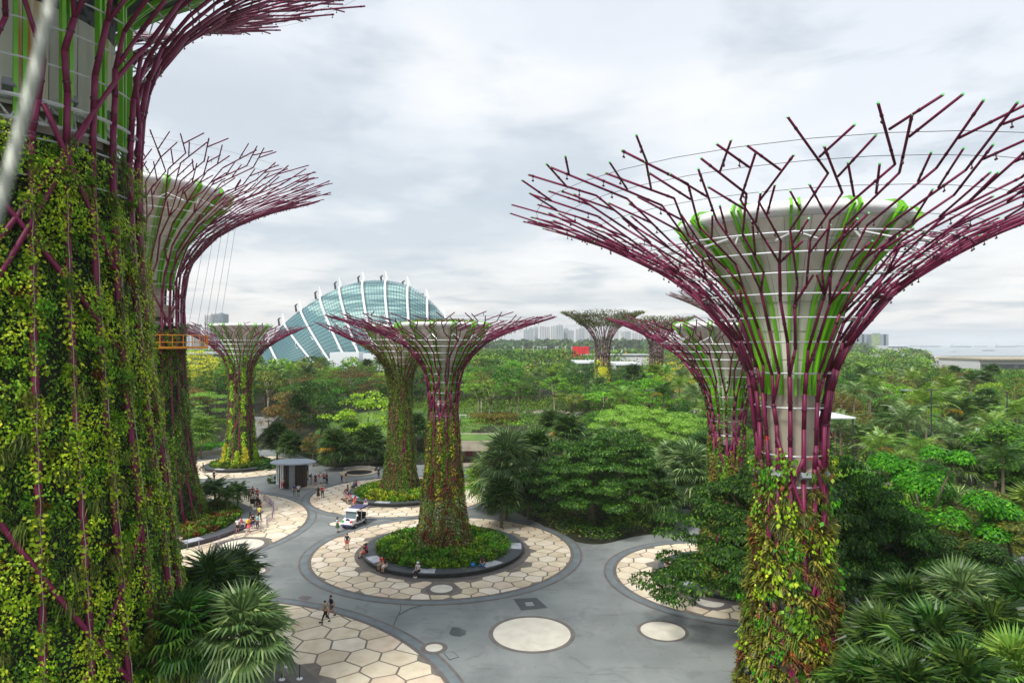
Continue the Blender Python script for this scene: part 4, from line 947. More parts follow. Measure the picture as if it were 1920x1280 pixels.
# ------------------------------------------------------------ trees
def crown_mesh(seed, kind, n, leaf, w=1.0, h=1.0, base=0.0):
    """broadleaf crown: many leaf clumps spread through an uneven volume, w = radius, h = half height; centre at z = 0"""
    rs = np.random.default_rng(seed)
    if kind == 'layered': K = 170
    elif kind == 'feather': K = 46
    else: K = 44
    C_ = []
    while len(C_) < K:
        p = rs.normal(size=3); p /= np.linalg.norm(p); rr = rs.uniform(.55, 1.0) ** .6
        if kind == 'layered':
            z = rs.uniform(-.55, .98); a = rs.uniform(0, TAU); q = math.sqrt(max(0.02, 1 - max(z, -.1) ** 2)) * (rs.uniform(.82, 1.05) if rs.random() < .72 else rs.uniform(.2, .8))
            c = np.array((q * math.cos(a), q * math.sin(a), z))
        elif kind == 'open': c = p * rr * (1, 1, .8)
        else: c = p * rr
        if c[2] < -.65: continue
        C_.append(c)
    C_ = np.array(C_); cr = rs.uniform(.16, .30, K) * (1.15 if kind == 'round' else .85 if kind == 'open' else .72 if kind == 'layered' else 1.1)
    lump = 1 + .18 * np.sin(C_[:, 0] * 4 + seed) + .15 * np.cos(C_[:, 1] * 5 + seed * 2)
    C_ *= lump[:, None]
    idx = rs.integers(0, K, n); d = rs.normal(size=(n, 3)); d /= np.linalg.norm(d, axis=1)[:, None]
    if kind in ('layered',): sc_ = (1.25, 1.25, .5)
    elif kind == 'feather': sc_ = (1.1, 1.1, .5)
    else: sc_ = (1, 1, .72)
    d[:, 2] = np.where(d[:, 2] < -.25, -d[:, 2] * .6, d[:, 2])
    P = C_[idx] + d * sc_ * (cr[idx] * rs.uniform(.6, 1.0, n) ** .4)[:, None]
    N = d + (0, 0, .7) + rs.normal(size=(n, 3)) * .45
    P = P * (w, w, h)
    V = leaf_quads(rs, P, N, rs.uniform(.6, 1.35, n) * leaf, .55 if kind != 'feather' else .32, (d * (1, 1, .3) + (0, 0, -.35)) + rs.normal(size=(n, 3)) * .4)
    return quads_mesh('crown', V, None, [LM['mid']]), C_ * (w, w, h)
def trunk_mesh(seed, cents, zc, r0, nl=9, lean=.3, name='trunk'):
    rs = random.Random(seed); b = MB(); lx, ly = rs.uniform(-lean, lean), rs.uniform(-lean, lean)
    zt = zc * .72; pts = [(lx * t * t * 2, ly * t * t * 2, zt * t) for t in (0, .1, .35, .7, 1)]
    b.tube(pts, [r0 * 1.5, r0 * 1.05, r0 * .9, r0 * .8, r0 * .7], 8)
    t = pts[-1]
    for k in range(nl):
        c = cents[rs.randrange(len(cents))]; m = (c[0] * .45 + t[0] * .4, c[1] * .45 + t[1] * .4, zt + (zc + c[2] - zt) * .6)
        b.tube([(t[0], t[1], zt - rs.uniform(.02, .3) * zt), m, (c[0] * .92, c[1] * .92, zc + c[2])], [r0 * .5, r0 * .32, r0 * .1], 5)
    return b
BL = []         # broadleaf prototypes: (crown mesh, trunk mesh, total height, crown centre height)
def proto(seed, kind, n, leaf, w, h, zc, r0, bark='bark', nl=9):
    cm, cents = crown_mesh(seed, kind, n, leaf, w, h); tm = trunk_mesh(seed, cents, zc, r0, nl).mesh('trunk', M[bark], True)
    return dict(c=cm, t=tm, zc=zc, top=zc + h, w=w)
def place_tree(name, P_, x, y, z, top, width=None, m=None, rz=0, **k):
    """a tree with its top at a given height above its foot and a given crown radius"""
    root = empty(name, (x, y, z), rz, **k); s = top / P_['top']; sw = (width / P_['w']) if width else s
    o = link('crown', P_['c'], root, LM[m] if m else None, loc=(0, 0, P_['zc'] * s)); o.scale = (sw, sw, s)
    o = link('trunk', P_['t'], root); o.scale = (sw, sw, s); return root
FARP = [proto(200 + k, ['round', 'round', 'layered', 'open', 'round', 'layered', 'feather', 'open'][k], 5200, .36, 5, 3.9 + .4 * (k % 3), 7.5, .25) for k in range(8)]
SLIM = [proto(230 + k, 'open', 2200, .36, 3.2, 2.6, 10.5, .16, 'palebark', 12) for k in range(3)]
NEAR = {'layered': proto(251, 'layered', 60000, .32, 8, 4.6, 5.7, .55, 'bark', 16), 'layered2': proto(252, 'layered', 66000, .3, 8, 5.2, 6.0, .5, 'bark', 18),
        'round': proto(253, 'round', 30000, .26, 5, 5.6, 6.8, .3, 'bark', 12), 'feather': proto(254, 'feather', 20000, .42, 6, 3.6, 6.5, .25, 'palebark', 10), 'open': proto(255, 'open', 34000, .24, 6, 5.4, 6.8, .3, 'bark', 12)}

# palms
def fan_frond(seed, nseg=34, L=1.35, pet=1.05, droop=.75):
    rs = random.Random(seed); b = MB(); b.tube([(0, 0, 0), (pet * .5, 0, pet * .06), (pet, 0, 0)], [.035, .025, .018], 4)
    for k in range(nseg):
        a = -2.35 + 4.7 * k / (nseg - 1); l = L * (.72 + .28 * math.cos(a * .6)) * rs.uniform(.9, 1.05); ca, sa = math.cos(a), math.sin(a)
        w = l * .04; mx_, my_ = pet + ca * l * .6, sa * l * .6; ex, ey = pet + ca * l, sa * l; f = .03 if k % 2 else -.03
        zc_ = abs(sa) * l * .10
        b.add([(pet, 0, 0), (mx_ - sa * w, my_ + ca * w, f + zc_), (mx_ + sa * w, my_ - ca * w, -f + zc_), (ex, ey, -droop * l * rs.uniform(.5, 1.2) * .5 + zc_)], [(0, 2, 1), (1, 2, 3)])
    return b.mesh('fan_frond', LM['palm'])
def feather_frond(seed, L=3.4, n=22, droop=1.0):
    rs = random.Random(seed); b = MB(); R = []
    for k in range(9):
        t = k / 8; R.append((L * (t - .12 * t ** 3), 0, L * (.34 * t - .62 * droop * t ** 2.2)))
    b.tube(R, [.05, .045, .04, .035, .03, .025, .02, .015, .008], 4)
    for k in range(n):
        t = .1 + .9 * k / n; i = min(7, int(t * 8)); f = t * 8 - i; p = [R[i][q] * (1 - f) + R[i + 1][q] * f for q in range(3)]
        l = L * .30 * math.sin(min(1, t * 1.25 + .18) * math.pi * .86 + .25) + .18
        for sg in (-1, 1):
            w = .035 * L / 3; m_ = (p[0] + l * .35, sg * l * .55, p[2] - l * .05); e = (p[0] + l * .6, sg * l * .85, p[2] - l * rs.uniform(.35, .65))
            b.add([(p[0] - w, 0, p[2]), (p[0] + w, 0, p[2]), (m_[0] + w, m_[1], m_[2]), (m_[0] - w, m_[1], m_[2]), e], [(0, 1, 2, 3), (3, 2, 4)])
    return b.mesh('feather_frond', LM['palm'])
FAN = [fan_frond(k) for k in range(4)]; FEA = [feather_frond(k) for k in range(4)]
TR = {}
def palm_trunk(h, r):
    key = (round(h), round(r, 2))
    if key not in TR:
        b = MB(); b.tube([(0, 0, 0), (.05, 0, h * .1), (.12, .05, h * .5), (.1, 0, h)], [r * 1.4, r * 1.05, r, r * .85], 9); TR[key] = b.mesh('palm_trunk', M['tropic'], True)
    return TR[key]
def palm(name, x, y, z, h, kind, nf, size, m, seed, dead=0, rz=0, **k):
    rs = random.Random(seed); root = empty(name, (x, y, z), rz, **k); link('trunk', palm_trunk(h, .17 if kind == 'fan' else .16), root)
    src = FAN if kind == 'fan' else FEA; g = 2.39996
    for i in range(nf):
        t = i / max(1, nf - 1); el = (1.45 - 2.05 * t) if kind == 'fan' else (1.25 - 1.35 * t); a = i * g + rs.uniform(-.2, .2)
        mm = 'deadp' if dead and i in (nf * 2 // 3, nf * 5 // 8, nf * 3 // 4)[:dead] else m
        roll = rs.uniform(-.35, .35)
        o = link('frond', src[rs.randrange(4)], root, LM[mm], loc=(0, 0, h - .25 * t), sc=size * rs.uniform(.85, 1.12))
        o.rotation_euler = (Matrix.Rotation(a, 3, 'Z') @ Matrix.Rotation(-el + (0 if kind == 'fan' else .15), 3, 'Y') @ Matrix.Rotation(roll, 3, 'X')).to_euler()
    return root
def palm_crown_joined(seed, kind, nf, size):
    rs = random.Random(seed); src = (FAN if kind == 'fan' else FEA); b = MB()
    for i in range(nf):
        t = i / (nf - 1); el = (1.4 - 1.75 * t) if kind == 'fan' else (1.2 - 1.3 * t); a = i * 2.39996
        R3 = (Matrix.Rotation(a, 3, 'Z') @ Matrix.Rotation(-el, 3, 'Y')) * size; me = src[rs.randrange(4)]
        b.add([tuple(R3 @ v.co) for v in me.vertices], [tuple(p.vertices) for p in me.polygons])
    return b.mesh('palm_crown', LM['palm'])
PC = {'fan': [palm_crown_joined(k, 'fan', 22, 1.35) for k in range(2)], 'feather': [palm_crown_joined(10 + k, 'feather', 15, 1.0) for k in range(3)]}
def far_palm(name, x, y, z, h, kind, s, m, rz, **k):
    root = empty(name, (x, y, z), rz, **k); link('crown', PC[kind][int(rz * 10) % len(PC[kind])], root, LM[m], loc=(0, 0, h), sc=s); link('trunk', palm_trunk(h, .17), root); return root

OCC = []        # circles already taken
def occupy(x, y, r): OCC.append((x, y, r))
# --- particular trees and palms
def at(px, d): return X(px, d), d
def special(name, key, px, d, top_py, r, m, label, cat='tree', rz=0.0, foot=None):
    x, y = at(px, d); z = hz(x, y); occupy(x, y, r * .75)
    P_ = NEAR[key] if key in NEAR else (SLIM[int(key[1])] if key[0] == 's' else FARP[int(key)])
    return place_tree(name, P_, x, y, z, Z(top_py, d) - z, r, m, rz, label=label, cat=cat)
special('umbrella_tree', 'layered', 1110, 81, 824, 6.5, 'deep', 'dark green layered umbrella tree on the bed between the central and right paved circles')
special('leafy_tree', 'layered2', 1445, 49, 905, 6.7, 'deep', 'broad dark leafy tree wrapped round the trunk of the large right supertree', rz=1.3)
special('leafy_tree', 'round', 1728, 56, 842, 5.4, 'vivid', 'vivid green tree standing above the fan palms at lower right', rz=.5)
special('leafy_tree', 'open', 1885, 54, 905, 6.6, 'olive', 'olive green loose tree at the right edge of the photo', rz=2.2)
special('leafy_tree', 'layered', 1615, 50, 895, 4.6, 'deep', 'dark tree right of the large supertree trunk, left of the vivid green tree', rz=2)
special('leafy_tree', 'round', 1790, 46, 1010, 4.6, 'dark', 'dark rounded tree under the vivid green one, above the lower right palms', rz=4)
special('leafy_tree', 'round', 1960, 80, 790, 8, 'mid', 'mid green tree cut by the right edge of the photo, above the olive tree')
for i, (px, d, py, r, lb) in enumerate(((1170, 118, 765, 5.2, 'left one of the pale feathery trees'), (1225, 112, 768, 5.8, 'middle one of the pale feathery trees'), (1290, 116, 775, 5.6, 'right one of the pale feathery trees'), (1200, 104, 795, 4.6, 'lowest, front one of the pale feathery trees'))):
    special('feathery_tree', 'feather', px, d, py, r, 'feather', lb + ' right of the umbrella tree group', rz=i * 1.1)
special('yellow_tree', '2', 374, 178, 666, 6.5, 'yellow', 'pale yellow flowering tree left of the far left supertree')
special('yellow_tree', '5', 1272, 182, 683, 5.6, 'yellow', 'flat topped yellow tree right of the far overgrown supertrees')
special('leafy_tree', '0', 690, 128, 735, 6.6, 'bright', 'yellow-green tree left of the rear middle supertree', rz=1)
special('leafy_tree', '4', 600, 132, 712, 6.5, 'dark', 'tall dark tree with a thin greyish trunk left of the yellow-green tree', rz=2)
special('leafy_tree', '1', 545, 138, 735, 5.2, 'bronze', 'brownish tree right of the far left supertree', rz=2)
special('pink_shrub_tree', '3', 588, 120, 812, 2.6, 'bronze', 'small pinkish brown shrub behind the kiosk')
special('slim_tree', 's0', 502, 150, 690, 4.2, 'olive', 'slim tree with a bare white trunk right of the far left supertree')
special('leafy_tree', '6', 385, 150, 730, 6, 'feather', 'pale green tree above the garden steps', rz=3)
special('leafy_tree', '7', 372, 140, 765, 4.5, 'mid', 'mid green tree beside the garden steps on their left', rz=1.9)
slim_lb = ['leftmost slender pale trunk tree on the lawn', 'second slender pale trunk tree on the lawn', 'third slender pale trunk tree on the lawn', 'tall slender tree with spreading pale boughs right of the lawn', 'slender tree beside the garden path', 'slender tree behind the garden path, right of centre', 'slender pale tree above the brown shrub bed', 'slender tree rising over the feathery trees']
for i, (px, d, py) in enumerate(((896, 150, 715), (903, 158, 708), (917, 146, 718), (957, 152, 720), (970, 150, 712), (1040, 150, 700), (1075, 140, 735), (1128, 138, 730))):
    special('slim_tree', 's%d' % (i % 3), px, d, py, 3.6, ['bright', 'olive', 'mid', 'bright', 'mid', 'bright', 'olive', 'bright'][i], slim_lb[i], rz=i * .9)
palms = [   # px, depth, py of the crown heart, size, material, dead, label
 (455, 35, 1196, 1.28, 'silver', 0, 'pale fan palm at the bottom beside the timber deck, front of the pair'),
 (392, 41, 1118, 1.25, 'palm', 0, 'darker fan palm left behind the pale one beside the giant supertree'),
 (436, 45, 1092, 1.15, 'palm', 0, 'fan palm whose crown touches the grey paving left of the couple'),
 (345, 34, 1190, 1.1, 'dark', 0, 'dark fan palm squeezed between the giant supertree and the pale palm'),
 (950, 84, 872, 2.1, 'silver', 1, 'big fan palm right of the central supertree, left of the umbrella tree'),
 (915, 88, 902, 1.7, 'palmlt', 0, 'fan palm leaning over the plaza edge behind the central supertree'),
 (940, 80, 935, 1.25, 'palm', 0, 'low fan palm at the curb under the big one'),
 (990, 84, 915, 1.3, 'palm', 0, 'low fan palm between the big one and the umbrella tree'),
 (1232, 84, 912, 1.3, 'palm', 0, 'fan palm against the right side of the umbrella tree'),
 (1003, 90, 842, 1.4, 'palm', 0, 'fan palm peeping over the left of the umbrella tree'),
 (1180, 92, 848, 1.55, 'palm', 0, 'fan palm behind the umbrella tree on its right shoulder'),
 (1140, 96, 838, 1.4, 'silver', 0, 'fan palm behind the middle of the umbrella tree'),
 (1296, 84, 890, 2.0, 'silver', 1, 'big fan palm left of the half hidden right supertree'),
 (1262, 88, 868, 1.45, 'silver', 0, 'fan palm between the umbrella tree and the half hidden right supertree'),
 (1320, 92, 850, 1.4, 'palm', 0, 'fan palm just left of the trunk of the half hidden supertree'),
 (1240, 78, 935, 1.2, 'palm', 0, 'low fan palm right of the umbrella tree beside the dark path'),
 (628, 117, 838, 1.7, 'palm', 2, 'dark fan palm behind the people queueing by the kiosk'),
 (693, 119, 836, 1.7, 'palm', 0, 'dark fan palm over the round stone well'),
 (660, 126, 822, 1.6, 'palm', 0, 'fan palm between and behind the two over the well'),
 (738, 124, 850, 1.5, 'palm', 0, 'fan palm just left of the rear middle supertree'),
 (520, 126, 822, 1.5, 'palm', 0, 'dark fan palm behind the clipped hedge right of the far left supertree'),
 (545, 122, 835, 1.3, 'palm', 0, 'fan palm behind the kiosk roof'),
 (1035, 112, 800, 1.4, 'palm', 2, 'fan palm with withered fronds in front of the garden shrubs'),
 (1065, 106, 812, 1.5, 'palm', 1, 'fan palm in front of the feathery trees on their left'),
 (378, 128, 812, 1.6, 'palmlt', 0, 'palm beside the foot of the garden steps'),
 (780, 128, 800, 1.3, 'palm', 0, 'fan palm seen between the rear middle and central supertrees'),
 # lower right group
 (1700, 38, 1150, 1.1, 'palm', 0, 'upper left fan palm of the lower right group'),
 (1795, 37, 1142, 1.2, 'silver', 0, 'upper right fan palm of the lower right group with broad grey-green fans'),
 (1655, 33, 1225, 1.05, 'palm', 1, 'fan palm right beside the trunk of the large right supertree'),
 (1745, 31, 1222, 1.1, 'palm', 3, 'fan palm with orange withered fronds at lower right'),
 (1855, 33, 1205, 1.1, 'palm', 1, 'fan palm with drooping strips near the right edge'),
 (1925, 36, 1165, 1.2, 'palm', 0, 'fan palm cut by the right edge, above the others'),
 (1630, 29, 1310, 1.0, 'dark', 0, 'dark fan palm at the bottom edge beside the large right supertree'),
 (1800, 28, 1300, 1.05, 'palm', 1, 'fan palm cut by the bottom edge at right'),
 (1900, 29, 1278, 1.0, 'palmlt', 1, 'fan palm in the bottom right corner'),
 (1700, 28, 1320, 1.0, 'palm', 0, 'low fan palm under the withered one, cut by the bottom edge'),
]
for i, (px, d, py, s, m, dead, lb) in enumerate(palms):
    x, y = at(px, d); z = hz(x, y); h = max(1.2, Z(py, d) - z); occupy(x, y, 2.2)
    palm('fan_palm', x, y, z, h, 'fan', 28 if s > 1.6 else 40, s, m, 700 + i, dead, i * .7, label=lb, cat='palm')
fe_ = [(1243, 128, 738, 1.2), (1168, 136, 742, 1.1), (1305, 128, 742, 1.25), (1330, 120, 770, 1.15), (1210, 150, 720, 1.1), (1275, 150, 722, 1.1),
       (1602, 118, 735, 1.05), (1632, 122, 722, 1.05), (1668, 100, 795, 1.3), (1735, 104, 758, 1.55), (1700, 96, 790, 1.4), (1765, 108, 750, 1.2), (1806, 104, 770, 1.2), (1865, 92, 800, 1.15), (1828, 86, 842, 1.1),
       (1650, 84, 838, 1.1), (1610, 90, 820, 1.0), (1905, 98, 775, 1.2), (1790, 92, 815, 1.1), (1725, 80, 845, 1.0), (1880, 74, 865, 1.05), (1775, 124, 725, 1.1), (1575, 100, 800, 1.1), (1930, 84, 830, 1.1)]
fe_lb = ['feather palm with its crown standing clear left of the large supertree', 'feather palm at the left of the palm thicket behind the feathery trees', 'feather palm beside the left ribs of the large right supertree', 'lowest feather palm left of the large right supertree', 'farther feather palm in the thicket under the far supertrees', 'farther feather palm under the yellow tree',
 'slender feather palm near the pale walkway right of the large supertree', 'feather palm with yellowish fronds, right of the slender one', 'broad feather palm below the pale walkway', 'largest feather palm with arching pale fronds right of the large supertree', 'feather palm with low spreading fronds left below the largest one', 'feather palm behind the largest one', 'feather palm right of the largest one', 'tall feather palm with pale trunk near the right edge', 'feather palm with pale trunk left below the tall one',
 'low feather palm nearest the large supertree on the right', 'feather palm behind the low one beside the large supertree', 'feather palm behind the lamp post at the right edge', 'feather palm in the middle of the right thicket', 'feather palm above the hanging green roof', 'low feather palm at the right edge above the olive tree', 'far feather palm in front of the pale flat roof', 'feather palm directly behind the ribs of the large supertree', 'feather palm cut by the right edge of the photo']
for i, (px, d, py, s) in enumerate(fe_):
    x, y = at(px, d); z = hz(x, y); occupy(x, y, 2.0)
    palm('feather_palm', x, y, z, max(2, Z(py, d) - z), 'feather', 18, s, ['palm', 'palmlt', 'silver', 'palmlt'][i % 4], 800 + i, 1 if i % 3 == 0 else 0, i * .5, label=fe_lb[i], cat='palm')
# cycads in the planter of the second tree
for i, (px, d, py, s, lb) in enumerate(((402, 87, 920, 1.0, 'tallest dark cycad in the curved planter at left'), (425, 85, 932, .95, 'cycad with spreading crown at the front of the curved planter'), (447, 88, 922, .8, 'right cycad in the curved planter near the waiting crowd'), (376, 88, 925, .8, 'small cycad next to the trunk of the tall left supertree'))):
    x, y = at(px, d); palm('cycad', x, y, .4, Z(py, d) - .4, 'feather', 26, s * .8, 'dark', 880 + i, 0, i, label=lb, cat='cycad')

# --- the garden woodland, one tree after the other
def blocked(x, y, r):
    if hz(x, y) < -.2: return True
    for (ox, oy, q) in OCC:
        if (x - ox) ** 2 + (y - oy) ** 2 < (q + r * .55) ** 2: return True
    for k, (ox, oy) in TREES.items():
        if (x - ox) ** 2 + (y - oy) ** 2 < 64: return True
    return False
for T in (T8, T9, T10): occupy(T['x'], T['y'], 5)
zones = [PL, smooth_poly(LAWN, 3), GPATH]
def inzone(x, y):
    a = np.array([x]); c = np.array([y]); return any(inpoly(a, c, z)[0] for z in zones)
rs = random.Random(42); placed = []
mats_w = ['dark', 'mid', 'mid', 'dark', 'olive', 'bright', 'mid', 'bronze', 'deep', 'bright']
cnt = {'b': 0, 'p': 0}
SHAPE = ['round', 'dome shaped', 'flat topped', 'airy', 'full', 'broad flat', 'feathery', 'loose']
LMK = [(345, 'left of the garden steps'), (420, 'above the garden steps'), (480, 'right beside the far left supertree'), (560, 'over the clipped hedge'), (620, 'above the kiosk'), (690, 'behind the stone well palms'), (760, 'beside the rear middle supertree'), (840, 'behind the central supertree'),
       (900, 'left of the lawn'), (960, 'over the lawn tables'), (1020, 'behind the lawn'), (1080, 'below the red building'), (1150, 'below the left far supertree'), (1230, 'under the right far supertree'), (1300, 'beside the flat yellow tree'), (1380, 'left of the half hidden supertree'), (1460, 'seen through the right supertrees'), (1560, 'behind the large supertree neck'),
       (1620, 'beside the right canopy roof'), (1680, 'below the glass office blocks'), (1740, 'behind the lamp post palms'), (1800, 'under the sea horizon'), (1860, 'in front of the barrage hall'), (9999, 'at the right edge')]
def where(px, y):
    lm = next(n for q, n in LMK if px < q); row = 'nearest' if y < 95 else 'front row' if y < 135 else 'second row' if y < 165 else 'middle row' if y < 195 else 'back row'
    return f'{row}, {lm}'
USED = {}
def uniq(lb, top):
    if lb in USED:
        p = USED[lb]; USED[lb] = top; lb = ('taller ' if top > p else 'lower ') + lb
        while lb in USED: lb = 'still ' + lb
    if len(lb.replace('-', ' ').split()) > 16: lb = lb.replace(' in the woodland', '')
    USED[lb] = top; return lb
sect = lambda px: 'far left behind the small supertree' if px < 560 else 'before the glass dome' if px < 870 else 'between the central and right supertrees' if px < 1420 else 'right of the large supertree'
kn = {'dark': 'dark green', 'mid': 'mid green', 'olive': 'olive green', 'bright': 'bright green', 'bronze': 'brownish', 'deep': 'deep green', 'palm': 'green', 'palmlt': 'light green', 'silver': 'grey-green'}
y = 46.0; cand = []
while y < 330:
    step = 4.6 if y < 110 else 6.2 + (y - 110) * .02
    x = -.84 * y - 8
    while x < .84 * y + 12:
        cand.append((x + rs.uniform(-.35, .35) * step, y + rs.uniform(-.35, .35) * step)); x += step * (1.05 if y < 110 else 1.12)
    y += step * .95
FARPTS = []
for x, y in cand:
    px = 960 + x / y * F
    if px < 250 or px > 2010: continue
    right = x > 26 and y < 125
    if y < 118 and not (px > 1540 or (985 < px < 1400 and y > 86)): continue
    if inzone(x, y): continue
    if -16 < x < 15 and 117 < y < 134: continue
    if abs(x + 58.5) < 4.6 and 132 < y < 160: continue
    if 1035 > px > 850 and 132 < y < 165 and rs.random() < .72: continue
    if px > 1540 and y < 50: continue
    r = rs.uniform(2.8, 4.4) if y < 130 else rs.uniform(3.4, 6.2)
    if blocked(x, y, r): continue
    z = hz(x, y); top = rs.uniform(6.5, 12.5) if y > 130 else rs.uniform(4.5, 8.0)
    # the tops must stay under the line of sight the photograph shows
    lim = np.interp(px, [250, 420, 520, 700, 900, 1000, 1300, 1500, 1600, 1740, 1790, 1900], [672, 668, 650, 655, 668, 678, 690, 690, 680, 668, 690, 693])
    if y < 150 and 860 < px < 1060: top = min(top, 5)
    hmax = HC - y * (lim - 645) / F - z
    if px > 1540 and y < 130: hmax = min(hmax, HC - y * (np.interp(y, [50, 70, 90, 130], [985, 885, 800, 710]) - 645) / F - z)
    top = min(top, hmax)
    if top < 2.5: continue
    if y > 240 or cnt['b'] >= 290:
        FARPTS.append((x, y, z, top, r)); continue
    placed.append((x, y)); OCC.append((x, y, r * .5))
    if rs.random() < (.30 if x > 0 else .12) and cnt['p'] < 110:
        m = rs.choice(['palm', 'palmlt', 'silver', 'palm']); kd = rs.choice(['feather', 'feather', 'fan']); cnt['p'] += 1
        far_palm('feather_palm' if kd == 'feather' else 'fan_palm', x, y, z, max(1.5, top - 1.2), kd, rs.uniform(.9, 1.2), m, rs.uniform(0, 6), label=uniq(f'{kn[m]} {kd} palm in the woodland, {where(px, y)}', top), cat='palm', group='palms of the garden woodland')
    else:
        m = rs.choice(mats_w); cnt['b'] += 1; sp = rs.randrange(8)
        place_tree('woodland_tree', FARP[sp], x, y, z, top, r, m, rs.uniform(0, 6), label=uniq(f'{kn[m]} {SHAPE[sp]} tree in the woodland, {where(px, y)}', top), cat='tree', group='trees of the garden woodland')
print('woodland', cnt, len(FARPTS))

# --- far woodland nobody could count: one object of joined low crowns
def crown_cloud(name, pts, leaf, per, mats_, seed, label=None):
    rs = np.random.default_rng(seed); Vs = []; Ms = []
    for i, (x, y, z, top, r) in enumerate(pts):
        n = int(per * min(1, (420 / max(y, 1)) ** .8)) if per > 100 else per; K = 14; c = rs.normal(size=(K, 3)); c /= np.linalg.norm(c, axis=1)[:, None]; c[:, 2] = np.abs(c[:, 2]) * .9 - .1
        idx = rs.integers(0, K, n); d = unit(rs.normal(size=(n, 3))); d[:, 2] = np.abs(d[:, 2])
        hh = min(top * .55, r * .85); P = (c[idx] * .72 + d * .36) * (r, r, hh) + (x, y, z + top - hh)
        Vs.append(leaf_quads(rs, P, d + (0, 0, .6) + rs.normal(size=(n, 3)) * .3, rs.uniform(.6, 1.3, n) * leaf * max(1, y / 300) ** .8, .7)); Ms.append(np.full(n, rs.integers(0, len(mats_))))
    return tag(link(name, quads_mesh(name, np.concatenate(Vs), np.concatenate(Ms), [LM[m] for m in mats_]), None), kind='stuff')
rs = random.Random(8); pts = list(FARPTS); y = 330.0
while y < 1150:
    step = 11 + (y - 330) * .022; x = -.82 * y
    while x < .82 * y:
        xx, yy = x + rs.uniform(-.4, .4) * step, y + rs.uniform(-.4, .4) * step; px = 960 + xx / yy * F; z = hz(xx, yy)
        x += step * 1.1
        if z < .5 or px < 250 or px > 1990: continue
        if 1065 < px < 1260 and 400 < yy < 640 : 
            if rs.random() < .65: continue
            top = rs.uniform(3, 5)
        else: top = rs.uniform(9, 17) 
        if 330 < yy < 440 and 480 < px < 860: continue
        if px > 1560 and yy < 700: top *= .8
        if px > 1735 and yy > 520 or px > 1640 and yy > 1020: continue
        lim = 652 if px < 1560 else (651 if px < 1740 else 690)
        top = min(top, HC - yy * (lim - 645) / F - z)
        if top < 2: continue
        pts.append((xx, yy, z, top, rs.uniform(5, 9)))
    y += step * .9
print('far', len(pts)); crown_cloud('far_woodland', pts, 1.0, 115, ['dark', 'mid', 'olive', 'mid', 'deep', 'bright'], 9)
# tree belt along the horizon below the tower blocks
rs2 = random.Random(12); pts = []
for k in range(620):
    yy = rs2.uniform(1250, 1900); px = rs2.uniform(300, 1640); xx = X(px, yy); pts.append((xx, yy, 2, rs2.uniform(20, 34) * (1.0 if px < 1250 else .75), rs2.uniform(16, 30)))
crown_cloud('horizon_woodland', pts, 2.7, 60, ['deep', 'dark', 'dark', 'mid'], 10)

# undergrowth filling the planted ground near the paving
def undergrowth(name, n, fn, leaf, seed, mats_=('mid', 'dark', 'olive', 'bright'), hmax=1.6):
    rs = np.random.default_rng(seed); x, y = fn(rs, n); ok = ~inpoly(x, y, PL)
    x, y = x[ok], y[ok]; n = len(x)
    h = hmax * (.35 + .65 * (.5 + .5 * np.sin(x * .9 + np.sin(y * .7) * 2) * np.cos(y * .8 + x * .3))) * rs.uniform(.2, 1, n) ** .5
    P = np.stack([x, y, hgt(x, y) + h], 1); mi = ((np.sin(x * .45) + np.cos(y * .5 + x * .2) + 2) * 1.1 + rs.normal(size=n) * .3).astype(int) % len(mats_)
    return tag(link(name, quads_mesh(name, leaf_quads(rs, P, rs.normal(size=(n, 3)) * .6 + (0, 0, 1), rs.uniform(.6, 1.4, n) * leaf, .5), mi, [LM[k] for k in mats_]), None), kind='stuff')
def reg(x0, x1, y0, y1): return lambda rs, n: (rs.uniform(x0, x1, n), rs.uniform(y0, y1, n))
undergrowth('undergrowth', 42000, reg(-8, 30, 72, 104), .24, 1)
undergrowth('undergrowth', 40000, reg(20, 66, 24, 76), .28, 2, ('dark', 'mid', 'dark', 'deep'), 2.0)
undergrowth('undergrowth', 32000, reg(-78, -10, 118, 142), .3, 3, ('dark', 'mid', 'dark', 'fern'), 1.8)
undergrowth('undergrowth', 40000, reg(-10, 60, 104, 150), .32, 4, ('mid', 'bronze', 'mid', 'bright'), 1.6)
undergrowth('undergrowth', 30000, reg(-30, 40, 150, 200), .4, 6, ('mid', 'dark', 'bright', 'mid'), 3.2)
undergrowth('undergrowth', 20000, reg(26, 110, 70, 130), .4, 5, ('mid', 'dark', 'bright', 'palm'), 2.6)

def hedge(name, cx_, cy_, r, a0, a1, w, h, n, m, label, zb=.0, leaf=.22):
    rs = np.random.default_rng(int(n)); a = rs.uniform(a0, a1, n); q = rs.uniform(0, w, n); z = h * np.sqrt(rs.uniform(.05, 1, n)) * (1 - .25 * rs.random(n))
    edge = rs.random(n) < .7; z = np.where(edge, h * (.9 + .15 * np.sin(a * 60) * rs.random(n)), z)
    P = np.stack([cx_ + (r + q) * np.cos(a), cy_ + (r + q) * np.sin(a), z + zb], 1)
    o = link(name, quads_mesh(name, leaf_quads(rs, P, rs.normal(size=(n, 3)) * .5 + (0, 0, 1), rs.uniform(.6, 1.3, n) * leaf, .55), None, [LM[m]]), None)
    return tag(o, label, 'hedge')
hedge('clipped_hedge', -48.8, 120, 17.0, R_(12), R_(76), 3.2, 1.6, 12000, 'bright', 'bright green clipped hedge behind the curved wall right of the garden steps')
hedge('clipped_hedge', -48.8, 120, 17.0, R_(112), R_(150), 4, 1.9, 9000, 'vivid', 'rounded bright green hedge left of the foot of the garden steps')
